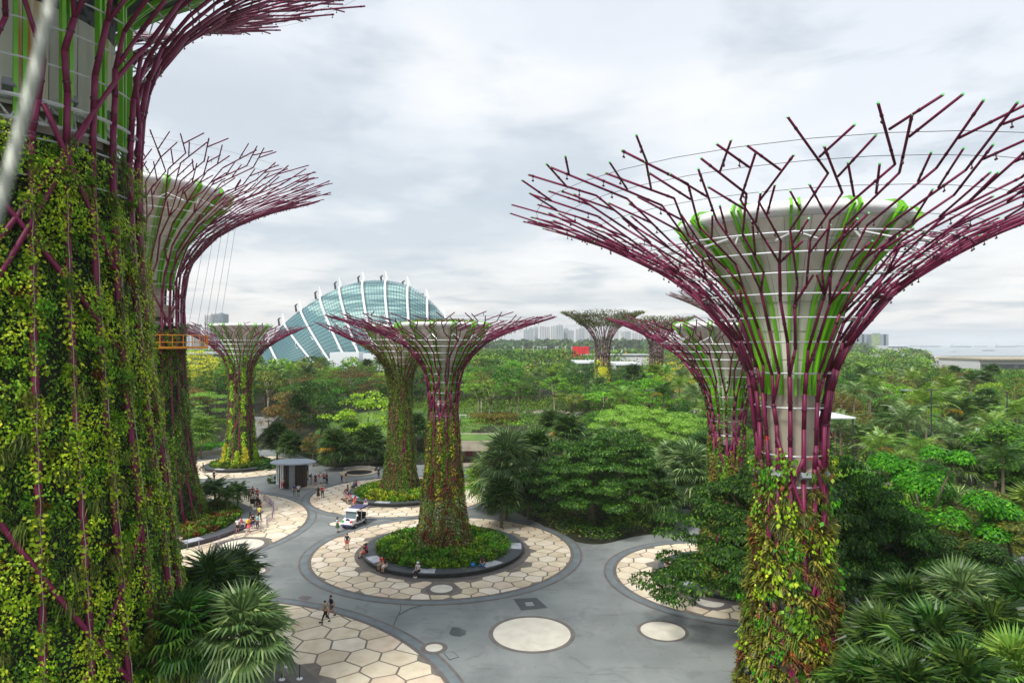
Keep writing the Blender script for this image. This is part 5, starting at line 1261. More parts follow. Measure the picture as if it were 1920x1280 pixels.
# hanging green roof at right behind the dark leafy tree, and shrub bed on the lawn
rs3 = np.random.default_rng(77); n = 9000; t = rs3.uniform(0, 1, n)
xa, ya = at(1545, 78); xb, yb = at(1660, 66)
P = np.stack([xa + (xb - xa) * t + rs3.normal(size=n) * .9, ya + (yb - ya) * t + rs3.normal(size=n) * .9, 7.6 - 1.2 * t + rs3.uniform(-.2, .4, n)], 1)
D = rs3.normal(size=(n, 3)) * .5 + (0, -.4, -.5)
trel = empty('planted_canopy', (0, 0, 0), label='long green canopy with trailing grass-like plants right of the large supertree', cat='canopy')
tag(link('trailing_plants', quads_mesh('trailing_plants', blade_quads(rs3, P, D, rs3.uniform(.9, 2.0, n), .05, 1.2), rs3.integers(0, 2, n * 2), [LM['grass'], LM['vine']]), trel), kind='stuff')
MB().tube([(xa, ya + 1, 8.0), (xb, yb + 1, 6.8)], .09, 5).obj('edge_rail', M['greymetal'], trel)
for k in range(4): MB().tube([(xa + (xb - xa) * k / 3, ya + (yb - ya) * k / 3, hz(xa, ya) - 1), (xa + (xb - xa) * k / 3, ya + (yb - ya) * k / 3, 7.9 - 1.2 * k / 3)], .09, 5).obj('post', M['darkmetal'], trel)
hedge('shrub_bed', X(925, 141), 146, .1, 0, TAU, 5.5, 1.8, 9000, 'bronze', 'low bed of brownish green shrubs at the edge of the lawn', zb=5, leaf=.3)
# smaller shrubs along the edge of the bed in front of the umbrella tree
sh = [(1075, 982, 'olive', 1.1), (1150, 985, 'bright', 1.0), (1222, 965, 'palmlt', 1.4), (1042, 955, 'dark', 1.3), (1000, 950, 'mid', 1.0), (980, 938, 'mid', .9), (515, 905, 'mid', 1.1), (505, 880, 'dark', 1.6), (550, 905, 'grass', .6), (1185, 955, 'yellow', .8)]
sl = ['olive shrub at the front of the umbrella tree', 'bright shrub under the right side of the umbrella tree', 'light green shrub at the corner of the dark path', 'dark shrub beside the big fan palm', 'shrub at the curb right of the big fan palm', 'small shrub at the curb behind the central planter', 'green shrub in front of the kiosk on its left', 'dark leaved bush leaning on the kiosk', 'low grassy clump at the foot of the kiosk', 'yellowish shrub beneath the umbrella tree']
SHM = [crown_mesh(600 + k, 'open', 1500, .16, 1, .8)[0] for k in range(3)]
for i, (px, py, m, r) in enumerate(sh):
    x, y = G(px, py); o = link('shrub', SHM[i % 3], None, LM[m], loc=(x, y, r * .55), sc=r); tag(o, sl[i], 'shrub')
# ------------------------------------------------------------ glass conservatory
gd = empty('glass_conservatory', (0, 0, 0), label='huge shell shaped glass conservatory with white arched ribs behind the left woodland', cat='building')
ridge = [(488, 655), (505, 640), (533, 606), (565, 580), (602, 556), (639, 538), (683, 527), (726, 526), (767, 536), (803, 560), (835, 596), (858, 640)]
basex = [492, 515, 608, 640, 672, 697, 722, 750, 782, 812, 842, 866]
def cr(arr, t):
    n = len(arr) - 1; t = min(max(t, 0), n - 1e-6); i = int(t); f = t - i
    p0, p1, p2, p3 = arr[max(0, i - 1)], arr[i], arr[i + 1], arr[min(n, i + 2)]
    return .5 * ((2 * p1) + (-p0 + p2) * f + (2 * p0 - 5 * p1 + 4 * p2 - p3) * f * f + (-p0 + 3 * p1 - 3 * p2 + p3) * f ** 3)
DR, DB = 392.0, 345.0
rx = [X(p[0], DR) for p in ridge]; rzv = [Z(p[1], DR) for p in ridge]; bx = [X(p, DB) for p in basex]
def shell(u, v, off=0.0, back=False):       # u along the ridge in rib units, v 0 ridge .. 1 foot
    x0, z0, x1 = cr(rx, u), cr(rzv, u), cr(bx, u); hh = max(z0, .5); z = hh * (1 - v ** 1.0)
    prof = math.sqrt(max(0, 1 - (1 - v) ** 2))            # bulging shell
    x = x0 + (x1 - x0) * v ** 1.0; ydep = (DR - DB) * (.55 * prof + .45 * v)
    k = hh / 58; bul = 6 * math.sin(v * math.pi) * k
    yy = (DR + ydep * .9) if back else (DR - ydep * max(.35, k) - bul * .4)
    nx_, ny_, nz_ = 0, (1 if back else -1) * (.3 + v * .6), .9 - v * .8; l = math.hypot(ny_, nz_)
    return (x, yy + off * ny_ / l, z + off * nz_ / l)
M['glass'] = mat('teal_tinted_glass', lin(96, 138, 142), .2, .0, .03, c2=lin(66, 108, 116), metal=.0, spec=.9, detail=3)
M['glass2'] = mat('pale_glass_with_blinds', lin(150, 182, 178), .3, .0, .25, c2=lin(84, 122, 126), spec=.8, detail=2, stretch=(.12, .12, 1.6), thresh=(.42, .58))
nu, nv = 88, 26; u0, u1 = 0.0, 11.0
b = MB(); vs = [shell(u0 + (u1 - u0) * i / nu, j / nv) for j in range(nv + 1) for i in range(nu + 1)]
fs = []; ms = []
for j in range(nv):
    for i in range(nu):
        fs.append((j * (nu + 1) + i, (j + 1) * (nu + 1) + i, (j + 1) * (nu + 1) + i + 1, j * (nu + 1) + i + 1)); u = u0 + (u1 - u0) * i / nu
        ms.append(1 if (j / nv < .42 + .06 * math.sin(i * .9) and u > 3.2 + j / nv * 2.2) else 0)
b.v = vs; b.f = fs; b.m = ms; b.obj('glass_shell', [M['glass'], M['glass2']], gd)
b = MB(); vs = [shell(u0 + (u1 - u0) * i / 44, j / 10, back=True) for j in range(11) for i in range(45)]
b.add(vs, [(j * 45 + i, j * 45 + i + 1, (j + 1) * 45 + i + 1, (j + 1) * 45 + i) for j in range(10) for i in range(44)]); b.obj('rear_shell', M['glass'], gd)
b = MB()
for j in range(1, nv): b.tube([shell(u0 + (u1 - u0) * i / nu, j / nv, .12) for i in range(nu + 1)], .10, 3, cap=False)
for i in range(1, nu): b.tube([shell(u0 + (u1 - u0) * i / nu, j / nv, .12) for j in range(nv + 1)], .10, 3, cap=False)
tag(b.obj('mullions', mat('dark_teal_mullion', lin(70, 104, 108), .5), gd), kind='stuff')
M['ribwhite'] = mat('white_arch_paint', lin(232, 234, 238), .5, .03, .05)
for u in (1, 2, 3, 4, 5, 6, 7, 8, 9, 10):
    pts = [shell(u, v, 1.6) for v in np.linspace(0, 1, 18)]; p0 = pts[0]; t = Vector(p0) - Vector(pts[1]); t.normalize()
    tip = [(p0[0] - 1.6, p0[1] + 2.0, p0[2] + 4.4), (p0[0] - .6, p0[1] + .8, p0[2] + 2.0)]
    full = tip + pts; rr = [.1, .45] + [.62] * 16 + [.5, .5]
    MB().tube(full, rr, 5).obj('arch_rib', M['ribwhite'], gd)
    q = Vector(shell(u, 0, .2)); MB().tube([q + Vector((-3.6, 2, -1.5)), q + Vector((-4.2, 2, 2.2)), q + Vector((-3.0, 2, 3.2))], [.7, .6, .3], 5).obj('ridge_fin', M['darkmetal'], gd)
    for v in (.35, .55, .75): 
        a = Vector(shell(u, v, 1.4)); MB().tube([a, Vector(shell(u - .12, v + .02, .1)), Vector(shell(u - .1, v + .07, .1))], [.4, .2, .15], 3).obj('bracket', M['ribwhite'], gd)
b = MB()
for (x0, x1, z0, z1) in ((-88, -74, 14, 18), (-72, -62, 13, 17.5)): b.box(x0, x1, 322, 336, 0, z1)
bb = link('white_service_block', b.mesh('white_service_block', M['roofwhite'])); tag(bb, 'white flat service block at the foot of the glass conservatory', 'building')

# ------------------------------------------------------------ skyline and buildings
M['tower'] = mat('pale_tower_facade', lin(206, 206, 204), .7, .05, .02); M['towerg'] = mat('grey_tower_facade', lin(170, 178, 184), .7, .05, .02)
M['win'] = mat('window_glass_blue_grey', lin(134, 144, 152), .3); M['greybl'] = mat('blue_grey_curtain_wall', lin(132, 146, 156), .35, .08, .05)
def tower(px0, px1, top, d, m, label, lines=5, floors=0, cat='apartment block', base=0, dep=18, name='apartment_tower', extra=None, group=None):
    x0, x1, zt = X(px0, d), X(px1, d), Z(top, d); r = empty(name, ((x0 + x1) / 2, d, base), label=label, cat=cat, group=group); w = (x1 - x0) / 2; zt -= base
    b = MB(); b.box(-w, w, 0, dep, 0, zt); b.obj('wall', M[m], r)
    n = lines
    for k in range(n):
        x = -w + 2 * w * (k + .5) / n; b = MB(); b.box(x - w / n * .45, x + w / n * .45, -.35, -.001, zt * .06, zt * .97); b.obj('window_bay', M['win'] if m != 'win' else M['greybl'], r)
    if floors:
        b = MB()
        for j in range(1, floors): b.box(-w * .98, w * .98, -.5, -.36, zt * j / floors - .25, zt * j / floors + .25)
        tag(b.obj('floor_bands', M[m], r), kind='stuff')
    b = MB(); b.box(-w * .3, w * .3, dep * .3, dep * .7, zt + .01, zt + 4 * d / 2600); b.obj('roof_block', M[m], r)
    return r
rs = random.Random(3)
sky_ = [(982, 992, 617), (992, 1001, 614), (1002, 1009, 612), (1012, 1021, 610), (1021, 1031, 611), (1033, 1042, 610), (1043, 1056, 609), (1057, 1066, 615), (1066, 1076, 619), (1080, 1087, 616), (1087, 1096, 614), (1097, 1106, 610), (1107, 1117, 611),
        (1141, 1150, 611), (1150, 1160, 613), (1165, 1173, 621), (1174, 1183, 621), (1186, 1196, 623), (1198, 1205, 625)]
nm = ['first', 'second', 'third', 'fourth', 'fifth', 'sixth', 'seventh', 'eighth', 'ninth', 'tenth', 'eleventh', 'twelfth', 'thirteenth', 'fourteenth', 'fifteenth', 'sixteenth', 'seventeenth', 'eighteenth', 'nineteenth']
for i, (a, b_, t) in enumerate(sky_):
    tower(a, b_, t, 2600 + rs.uniform(-60, 60), rs.choice(['tower', 'tower', 'towerg']), f'pale apartment tower on the skyline, {nm[i]} from the left right of the central canopy', 3, 14)
tower(402, 418, 588, 900, 'greybl', 'blue glass office block with a red sloping top behind the small left supertree', 3, 14, 'office block')
tower(383, 396, 589, 930, 'tower', 'pale slab tower beside the blue glass office block at far left', 3, 14)
tower(345, 363, 607, 800, 'tower', 'white stepped apartment block at the left edge of the horizon beside the orange railing', 3, 16)
b = MB(); x0, x1, z0 = X(404, 898), X(416, 898), Z(588, 898); b.add([(x0, 898, z0), (x1, 898, z0), (x1, 912, z0), (x0, 912, z0), (x0 + 2, 898, z0 + 5), (x1 - 3, 898, z0 + 2), (x1 - 3, 912, z0 + 2), (x0 + 2, 912, z0 + 5)], [(0, 1, 5, 4), (1, 2, 6, 5), (2, 3, 7, 6), (3, 0, 4, 7), (4, 5, 6, 7)])
# two glass blocks right
for (p0, p1, lb, mossy) in ((1593, 1625, 'left one of two square grey glass office blocks near the sea', 0), (1633, 1666, 'right one of two square office blocks near the sea, half clad in green', 1)):
    r = tower(p0, p1, 626, 1500, 'greybl', lb, 4, 0, 'office block', 0, 30, 'glass_office_block'); w = (X(p1, 1500) - X(p0, 1500)) / 2; zt = Z(626, 1500)
    b = MB(); b.box(w * .45, w * .68, -1.2, -.4, 3, zt * .98); b.obj('dark_strip', M['darkmetal'], r)  # upright dark slab set proud of the facade
    if mossy: b = MB(); b.box(-w * .98, w * .02, -1.4, -.4, 3, zt * .99); b.obj('green_screen', mat('green_patterned_screen', lin(150, 164, 120), .8, c2=lin(104, 126, 90), scale=.12, detail=4), r)
def low_block(px0, px1, py0, py1, d, dep, m, label, cat='building', name='low_building', base=None, rf=.3):
    x0, x1 = X(px0, d), X(px1, d); zt, zb = Z(py0, d), Z(py1, d) if base is None else base
    r = empty(name, ((x0 + x1) / 2, d, 0), label=label, cat=cat); w = (x1 - x0) / 2; th = (zt - zb)
    b = MB(); b.box(-w, w, 0, dep, min(zb, 0), zt - th * rf); b.obj('wall', M['tower'] if m != 'towerg' else M['towerg'], r)
    b = MB(); b.box(-w * 1.02, w * 1.02, -dep * .08, dep * 1.05, zt - th * rf + .01, zt); b.obj('roof', M[m], r)
    for k in range(5):
        x = -w + 2 * w * (k + .5) / 5; b = MB(); b.box(x - w * .14, x + w * .14, -.3, -.002, zb + th * .1, zt - th * .38); b.obj('window', M['win'], r)
    return r
low_block(1078, 1124, 677, 690, 330, 26, 'roofwhite', 'left white roofed hall below the far overgrown supertree')
low_block(1154, 1200, 680, 694, 300, 22, 'roofwhite', 'right white roofed hall between the two far supertrees')
low_block(1090, 1216, 664, 668, 560, 16, 'roofwhite', 'long thin white platform roof beneath the red building')
low_block(1278, 1310, 735, 746, 180, 10, 'roofwhite', 'pale low roof under the flat topped yellow tree')
low_block(1665, 1702, 648, 652, 1350, 40, 'roofwhite', 'long low white building at the shore right of the office blocks')
low_block(1756, 1800, 669, 682, 520, 30, 'cream', 'low cream building left of the barrage hall', base=2)
low_block(1575, 1640, 672, 676, 620, 30, 'roofwhite', 'row of low white roofs in the clearing right of the large supertree', base=2)
# dark-roofed pavilion far left
low_block(352, 420, 660, 672, 330, 30, 'towerg', 'grey flat roofed pavilion above the pale yellow tree at left')
r = low_block(1836, 2010, 671, 692, 420, 40, 'concrete', 'long barrage hall with a thin flat roof and dark louvred openings at the right edge', name='barrage_hall', base=2, rf=.1)
b = MB()
for k in range(6): b.box(-29, 24, -.9, -.5, 4.5 + k * .9, 4.8 + k * .9)
tag(b.obj('louvres', M['darkmetal'], r), kind='stuff')
# pale walkway and white roof at right
x, y = at(1585, 96); wk = flat_patch('garden_path', [], M['concrete'], .1, poly=[(x - 2, 88), (x + 2.5, 88), (x + 10, 112), (x + 6, 112)]); wk.location.z = 3.0
def canopy(px0, px1, py, d, dep, m, label):
    x0, x1 = X(px0, d), X(px1, d); z = Z(py, d); g = hz((x0 + x1) / 2, d); r = empty('canopy_roof', ((x0 + x1) / 2, d, g), label=label, cat='canopy'); w = (x1 - x0) / 2; z -= g
    b = MB(); b.box(-w, w, 0, dep, z - .18, z); b.obj('roof', M[m], r)
    for xx in (-w * .9, w * .9):
        for yy in (.3, dep - .3): MB().tube([(xx, yy, 0), (xx, yy, z - .18)], .1, 6).obj('post', M['darkmetal'], r)
canopy(1548, 1604, 782, 86, 8, 'roofwhite', 'pale translucent canopy roof just right of the large supertree trunk')
canopy(1722, 1822, 734, 140, 7, 'greymetal', 'long thin grey roof behind the feather palms at right')
x, y = at(1790, 62); lw = empty('curved_canopy', (x, y, 0), label='pale curved canopy glimpsed under the vivid green tree at lower right', cat='canopy')
b = MB(); b.lathe([(7, 3.4), (4.2, 4.6), (3.8, 4.6), (6.8, 3.1)], 18, a0=3.4, a1=5.2); b.obj('roof', M['roofwhite'], lw)
MB().tube([(-4, -3.4, 0), (-4, -3.4, 3.9)], .1, 5).obj('post', M['darkmetal'], lw)
# red building, crane, white things in the clearing
x, y = at(1090, 560); rb = empty('red_building', (x, y, 2), label='bright red T-shaped structure in the clearing left of the far supertree', cat='building')
M['red'] = mat('bright_red_cladding', lin(206, 28, 40), .5, .08, .3)
zt, zb = Z(649, 560) - 2, 0
b = MB(); b.box(-7, -2.2, 0, 8, zt * .5, zt); b.obj('left_wing', M['red'], rb)
b = MB(); b.box(-2.1, 2.1, -1, 8, zb, zt * .97); b.obj('tower', M['red'], rb)
b = MB(); b.box(2.2, 6.4, 0, 8, zt * .5, zt); b.obj('right_wing', M['red'], rb)
b = MB(); b.box(-8, 7, 8.1, 10, 0, zt * .3); b.obj('base', M['red'], rb)
x, y = at(1178, 560); cr_ = empty('construction_crane', (x, y, 2), label='small orange crawler crane in the clearing between the far supertrees', cat='crane')
b = MB(); b.box(-1.8, 1.8, 0, 3, 0, 2); b.obj('tracks', M['darkmetal'], cr_); b = MB(); b.box(-1.5, 1.5, .2, 3, 2.01, 5); b.obj('cab', M['orange'], cr_)
MB().tube([(0, 1, 5), (-2.2, 1, 14)], [.6, .3], 4).obj('boom', M['orange'], cr_)
x, y = at(1162, 560); o = MB().tube([(-2, 0, 9), (2.5, 0, 15)], .35, 4).obj('white_crane_boom', M['white'], None, loc=(x, y, 2)); tag(o, 'slanting white crane boom left of the orange crane', 'crane')
for i, (px, wd) in enumerate(((1004, 2), (1010, 4), (1016, 3), (1130, 6), (1150, 5))):
    pass
# lamp posts
def lamp(px, d, top, label, two=False, m='darkmetal'):
    x, y = at(px, d); z = hz(x, y); h = Z(top, d) - z; r = empty('lamp_post', (x, y, z), label=label, cat='lamp post')
    MB().tube([(0, 0, 0), (0, 0, h)], [.11, .08], 6).obj('pole', M[m], r)
    for sg in ((-1, 1) if two else (-1,)):
        b = MB(); b.box(min(0, sg * .9), max(0, sg * .9), -.12, .12, h - .02, h + .08); b.obj('lamp_head', M[m], r)
lamp(1746, 88, 731, 'dark lamp post rising from the right palm thicket', True)
lamp(1888, 96, 735, 'dark lamp post near the right edge of the photo')
lamp(1358, 150, 682, 'dark lamp post left of the large right supertree, right of the yellow tree'); lamp(1312, 170, 700, 'lamp post in front of the flat topped yellow tree', True)
lamp(1098, 150, 690, 'left one of a pair of thin lamp posts below the red building', True); lamp(1104, 140, 700, 'right one of a pair of thin lamp posts below the red building')
lamp(1199, 160, 690, 'thin lamp post between the two far supertrees', True)
for i, (px, d) in enumerate([(962, 700), (980, 720), (1008, 720), (1013, 690), (1024, 710), (1042, 720), (1060, 700), (1020, 660), (1046, 730), (1150, 720), (1000, 740), (1072, 720)]):
    x, y = at(px, d); r = empty('street_lamp', (x, y, 2), label='thin pale street lamp sticking out of the far woodland under the towers', cat='street lamp', group='street lamps along the far road')
    MB().tube([(0, 0, 0), (0, 0, 17)], .22, 4).obj('pole', M['white'], r); b = MB(); b.box(-1.2, 1.2, -.2, .2, 17, 17.4); b.obj('lamp_head', M['white'], r)
# ships
def ship(px0, px1, py, d, label, low=False):
    x0, x1 = X(px0, d), X(px1, d); L = x1 - x0; r = empty('cargo_ship', ((x0 + x1) / 2, d, -1), label=label, cat='ship'); h = L * .055
    b = MB(); b.prism([(-L / 2, 0), (-L * .46, -L * .06), (L * .42, -L * .06), (L / 2, 0), (L * .42, L * .06), (-L * .46, L * .06)], 0, h); b.obj('hull', M['ship'], r)
    b = MB(); b.box(-L * .46, -L * .34, -L * .05, L * .05, h + .01, h * 2.8); b.obj('superstructure', M['tower'], r)
    for k in range(4):
        x = -L * .2 + k * L * .17; MB().tube([(x, 0, h), (x, 0, h * 2.2), (x + L * .05, 0, h * 2.7)], L * .004, 4).obj('deck_crane', M['ship'], r)
M['ship'] = mat('grey_blue_hull_paint', lin(92, 98, 112), .6, .1, .05)
for i, a in enumerate(((1686, 1722, 645, 6000), (1724, 1764, 645, 5200), (1782, 1822, 649, 5000), (1826, 1852, 645, 5600), (1866, 1906, 650, 5000), (1905, 1940, 645, 6000), (1841, 1866, 653, 2300), (1783, 1794, 654, 2000))):
    ship(*a, ['grey cargo ship anchored farthest left on the sea horizon', 'cargo ship second from the left on the sea horizon', 'cargo ship in the middle of the line at anchor', 'small cargo ship right of the middle of the line at anchor', 'long cargo ship on the horizon near the right edge', 'cargo ship cut by the right edge of the photo', 'low barge nearer the shore in front of the anchored ships', 'tiny boat nearest the treetops on the sea'][i])
# ------------------------------------------------------------ people
def skin_mesh(name, nodes, edges, root, sub=1, extra=None):
    names = list(nodes); me = bpy.data.meshes.new(name); me.from_pydata([nodes[k][:3] for k in names], [(names.index(a), names.index(b)) for a, b in edges], [])
    o = bpy.data.objects.new(name, me); C.objects.link(o); md = o.modifiers.new('s', 'SKIN'); md.use_smooth_shade = True
    for i, k in enumerate(names):
        r = nodes[k][3]; me.skin_vertices[0].data[i].radius = (r, r) if not isinstance(r, tuple) else r; me.skin_vertices[0].data[i].use_root = (k == root)
    s = o.modifiers.new('u', 'SUBSURF'); s.levels = sub; s.render_levels = sub
    dg = bpy.context.evaluated_depsgraph_get(); dg.update(); res = bpy.data.meshes.new_from_object(o.evaluated_get(dg)); bpy.data.objects.remove(o); bpy.data.meshes.remove(me)
    res.name = name; return res
def pose(kind):
    """joints of a figure facing -Y: name -> (x, y, z, radius)"""
    J = {}
    if kind in ('stand', 'stand2', 'hug'):
        pz = .92; J['pelvis'] = (0, 0, pz, .125); sp = 0
        for s, x in (('l', .09), ('r', -.09)):
            sp = .03 if s == 'l' else -.03
            J['hip' + s] = (x, 0, .86, .095); J['knee' + s] = (x * 1.15, -.01 + sp, .48, .062); J['ank' + s] = (x * 1.25, .02 + sp, .09, .042); J['toe' + s] = (x * 1.45, -.15 + sp, .035, .035)
    elif kind == 'walk':
        J['pelvis'] = (0, 0, .91, .125)
        J.update(hipl=(.09, 0, .85, .095), kneel=(.1, -.19, .50, .062), ankl=(.1, -.30, .13, .042), toel=(.11, -.46, .10, .035), hipr=(-.09, 0, .85, .095), kneer=(-.1, .10, .48, .062), ankr=(-.1, .34, .15, .042), toer=(-.11, .25, .03, .035))
    elif kind in ('sit', 'sit2'):
        J['pelvis'] = (0, .06, .10, .13)
        for s, x in (('l', .09), ('r', -.09)):
            o_ = .05 if (s == 'l') == (kind == 'sit') else -.03
            J['hip' + s] = (x, 0, .09, .1); J['knee' + s] = (x * 1.5, -.42, .10 + o_ * .5, .064); J['ank' + s] = (x * 1.3, -.40 - o_, -.33, .042); J['toe' + s] = (x * 1.4, -.56 - o_, -.39, .035)
    pz = J['pelvis'][2]; ly = -.05 if kind in ('sit', 'walk') else (-.12 if kind == 'sit2' else 0); y0 = J['pelvis'][1]
    J['waist'] = (0, y0 + ly * .3, pz + .18, .115); J['chest'] = (0, y0 + ly * .8, pz + .40, .135); J['neckb'] = (0, y0 + ly, pz + .53, .07)
    J['neck'] = (0, y0 + ly - .01, pz + .59, .05); J['jaw'] = (0, y0 + ly - .035, pz + .645, .072); J['head'] = (0, y0 + ly - .02, pz + .71, .097); J['crown'] = (0, y0 + ly - .01, pz + .78, .07)
    for s, g in (('l', 1), ('r', -1)):
        J['sh' + s] = (g * .185, y0 + ly, pz + .49, .062)
        if kind == 'walk': a = g * .16; J['elb' + s] = (g * .24, y0 + a + .02, pz + .22, .045); J['wri' + s] = (g * .23, y0 + a * 1.6 - .10, pz + .02, .03)
        elif kind == 'stand2' : J['elb' + s] = (g * .25, y0 + .04, pz + .22, .045); J['wri' + s] = (g * .10, y0 - .20, pz + .30, .03)
        elif kind == 'hug' : J['elb' + s] = (g * .25, y0 - .10, pz + .30, .045); J['wri' + s] = (g * .12, y0 - .30, pz + .34, .03)
        elif kind == 'stand': J['elb' + s] = (g * .245, y0 + .03, pz + .21, .045); J['wri' + s] = (g * .25, y0 - .04, pz - .03, .03)
        else: J['elb' + s] = (g * .24, y0 + ly - .10, pz + .23, .045); J['wri' + s] = (g * .10, y0 - .30, pz + .14, .03)
        e, w = Vector(J['elb' + s][:3]), Vector(J['wri' + s][:3]); d = (w - e).normalized(); h = w + d * .09; J['han' + s] = (*h, .032)
    return J
BE = [('pelvis', 'waist'), ('waist', 'chest'), ('chest', 'neckb'), ('neckb', 'neck'), ('neck', 'jaw'), ('jaw', 'head'), ('head', 'crown')]
for s in 'lr': BE += [('pelvis', 'hip' + s), ('hip' + s, 'knee' + s), ('knee' + s, 'ank' + s), ('ank' + s, 'toe' + s), ('neckb', 'sh' + s), ('sh' + s, 'elb' + s), ('elb' + s, 'wri' + s), ('wri' + s, 'han' + s)]
def sub_(J, keys, add=.014, cut=None):
    return {k: (*J[k][:3], J[k][3] + add) for k in keys}
M['skin1'] = mat('skin_light', lin(206, 160, 132), .6); M['skin2'] = mat('skin_tan', lin(170, 122, 92), .6)
M['hair'] = mat('black_hair', lin(28, 22, 20), .5)
POSES = {}
for kind in ('stand', 'stand2', 'hug', 'walk', 'sit', 'sit2'):
    J = pose(kind); body = skin_mesh('body', J, BE, 'pelvis', 1)
    # fingers, thumb, nose and ears join the body mesh
    b = MB(); b.v = [tuple(v.co) for v in body.vertices]; b.f = [tuple(p.vertices) for p in body.polygons]; b.m = [0] * len(b.f)
    for s in 'lr':
        w, h = Vector(J['wri' + s][:3]), Vector(J['han' + s][:3]); d = (h - w).normalized(); sd_ = d.cross(Vector((0, 1, 0.2))).normalized(); nn = sd_.cross(d)
        for k in range(4):
            p = h + sd_ * (.012 * (k - 1.5) * 1.6) - d * .01; L_ = (.06, .072, .066, .05)[k]; b.tube([p, p + d * L_ * .6 + nn * .008, p + d * L_ - nn * -.022], [.0095, .009, .007], 4)
        p = w + d * .03 + sd_ * .02; b.tube([p, p + d * .03 + sd_ * .03, p + d * .06 + sd_ * .028], [.011, .01, .008], 4)
    hd = Vector(J['head'][:3]); b.add([tuple(hd + Vector(v)) for v in ((-.015, -.09, -.02), (.015, -.09, -.02), (0, -.122, -.03), (0, -.092, .02))], [(0, 1, 2), (1, 3, 2), (3, 0, 2)])
    for g in (-1, 1): b.tube([tuple(hd + Vector((g * .09, .005, -.03))), tuple(hd + Vector((g * .102, .01, .02)))], .014, 4)
    body = b.mesh('body', M['skin1'], True)
    parts = {'body': body}
    top_n = sub_(J, ['waist', 'chest', 'neckb', 'shl', 'shr'], .02); pe = J['pelvis']; top_n['pelvis'] = (pe[0], pe[1], pe[2] + .02, pe[3] + .02)
    top_n['neckb'] = (*J['neckb'][:2], J['neckb'][2] - .01, .065)
    for s in 'lr':
        a, e = Vector(J['sh' + s][:3]), Vector(J['elb' + s][:3]); m_ = a.lerp(e, .62); top_n['slv' + s] = (*m_, .06)
    te = [('pelvis', 'waist'), ('waist', 'chest'), ('chest', 'neckb'), ('neckb', 'shl'), ('neckb', 'shr'), ('shl', 'slvl'), ('shr', 'slvr')]
    parts['shirt'] = skin_mesh('shirt', top_n, te, 'pelvis', 1)
    lo = sub_(J, ['hipl', 'hipr', 'kneel', 'kneer'], .016); lo['pelvis'] = (*J['pelvis'][:3], .142)
    for s in 'lr': a, k = Vector(J['knee' + s][:3]), Vector(J['ank' + s][:3]); lo['cuf' + s] = (*a.lerp(k, .86), .055)
    parts['trousers'] = skin_mesh('trousers', lo, [('pelvis', 'hipl'), ('pelvis', 'hipr'), ('hipl', 'kneel'), ('hipr', 'kneer'), ('kneel', 'cufl'), ('kneer', 'cufr')], 'pelvis', 1)
    sh_ = {k: lo[k] for k in ('pelvis', 'hipl', 'hipr')}
    for s in 'lr': a, k = Vector(J['hip' + s][:3]), Vector(J['knee' + s][:3]); sh_['th' + s] = (*a.lerp(k, .75), .09)
    parts['shorts'] = skin_mesh('shorts', sh_, [('pelvis', 'hipl'), ('pelvis', 'hipr'), ('hipl', 'thl'), ('hipr', 'thr')], 'pelvis', 1)
    hx, hy, hzv = J['head'][:3]
    def cap(zs, name, m, cx_=0, dy=.012):
        b = MB(); b.lathe([(r, z) for r, z in zs], 10, cx=hx + cx_, cy=hy + dy); me = b.mesh(name, m, True); me.transform(Matrix.Translation((0, 0, hzv))); return me
    parts['hair_short'] = cap([(.1, -.01), (.112, .03), (.1, .075), (.06, .108), (.0, .118)], 'hair', M['hair'], dy=.02)
    b = MB(); b.lathe([(r, z) for r, z in ((.085, -.26), (.1, -.2), (.112, -.08), (.115, .02), (.1, .08), (.05, .112), (.0, .118))], 10, cy=hy + .035); me = b.mesh('hair', M['hair'], True); me.transform(Matrix.Translation((0, 0, hzv))); parts['hair_long'] = me
    parts['hat'] = cap([(.16, .03), (.115, .035), (.115, .09), (.08, .13), (0, .14)], 'hat', M['white'])
    if kind in ('stand', 'stand2', 'hug', 'walk'):
        b = MB(); b.lathe([(.25, .52), (.2, .75), (.15, 1.0), (.13, 1.06)], 14); parts['skirt'] = b.mesh('skirt', M['black'], True)
    else:
        b = MB(); b.tube([(0, .08, .10), (0, -.15, .11), (0, -.40, .09)], [.17, .18, .17], 10); parts['skirt'] = b.mesh('skirt', M['black'], True)
    b = MB()
    for s in 'lr':
        t, a = J['toe' + s], J['ank' + s]; b.box(t[0] - .045, t[0] + .045, t[1] - .06, a[1] + .05, t[2] - .035, t[2] + .045)
    parts['shoes'] = b.mesh('shoes', M['black'])
    b = MB(); cy_ = J['chest'][1]; cz = J['chest'][2]; b.box(-.15, .15, cy_ + .13, cy_ + .29, cz - .22, cz + .14); b.box(-.11, .11, cy_ + .29, cy_ + .34, cz - .2, cz - .02); parts['backpack'] = b.mesh('backpack', M['black'])
    for p in parts.values():
        if not p.materials: p.materials.append(M['black'])
    POSES[kind] = parts
CM = {}
def cloth(c):
    if c not in CM: CM[c] = mat('cloth_%02x%02x%02x' % c, lin(*c), .85, .1, 6)
    return CM[c]
BLK, WHT, RED, NAVY = (24, 24, 28), (232, 232, 230), (196, 40, 52), (34, 42, 66)
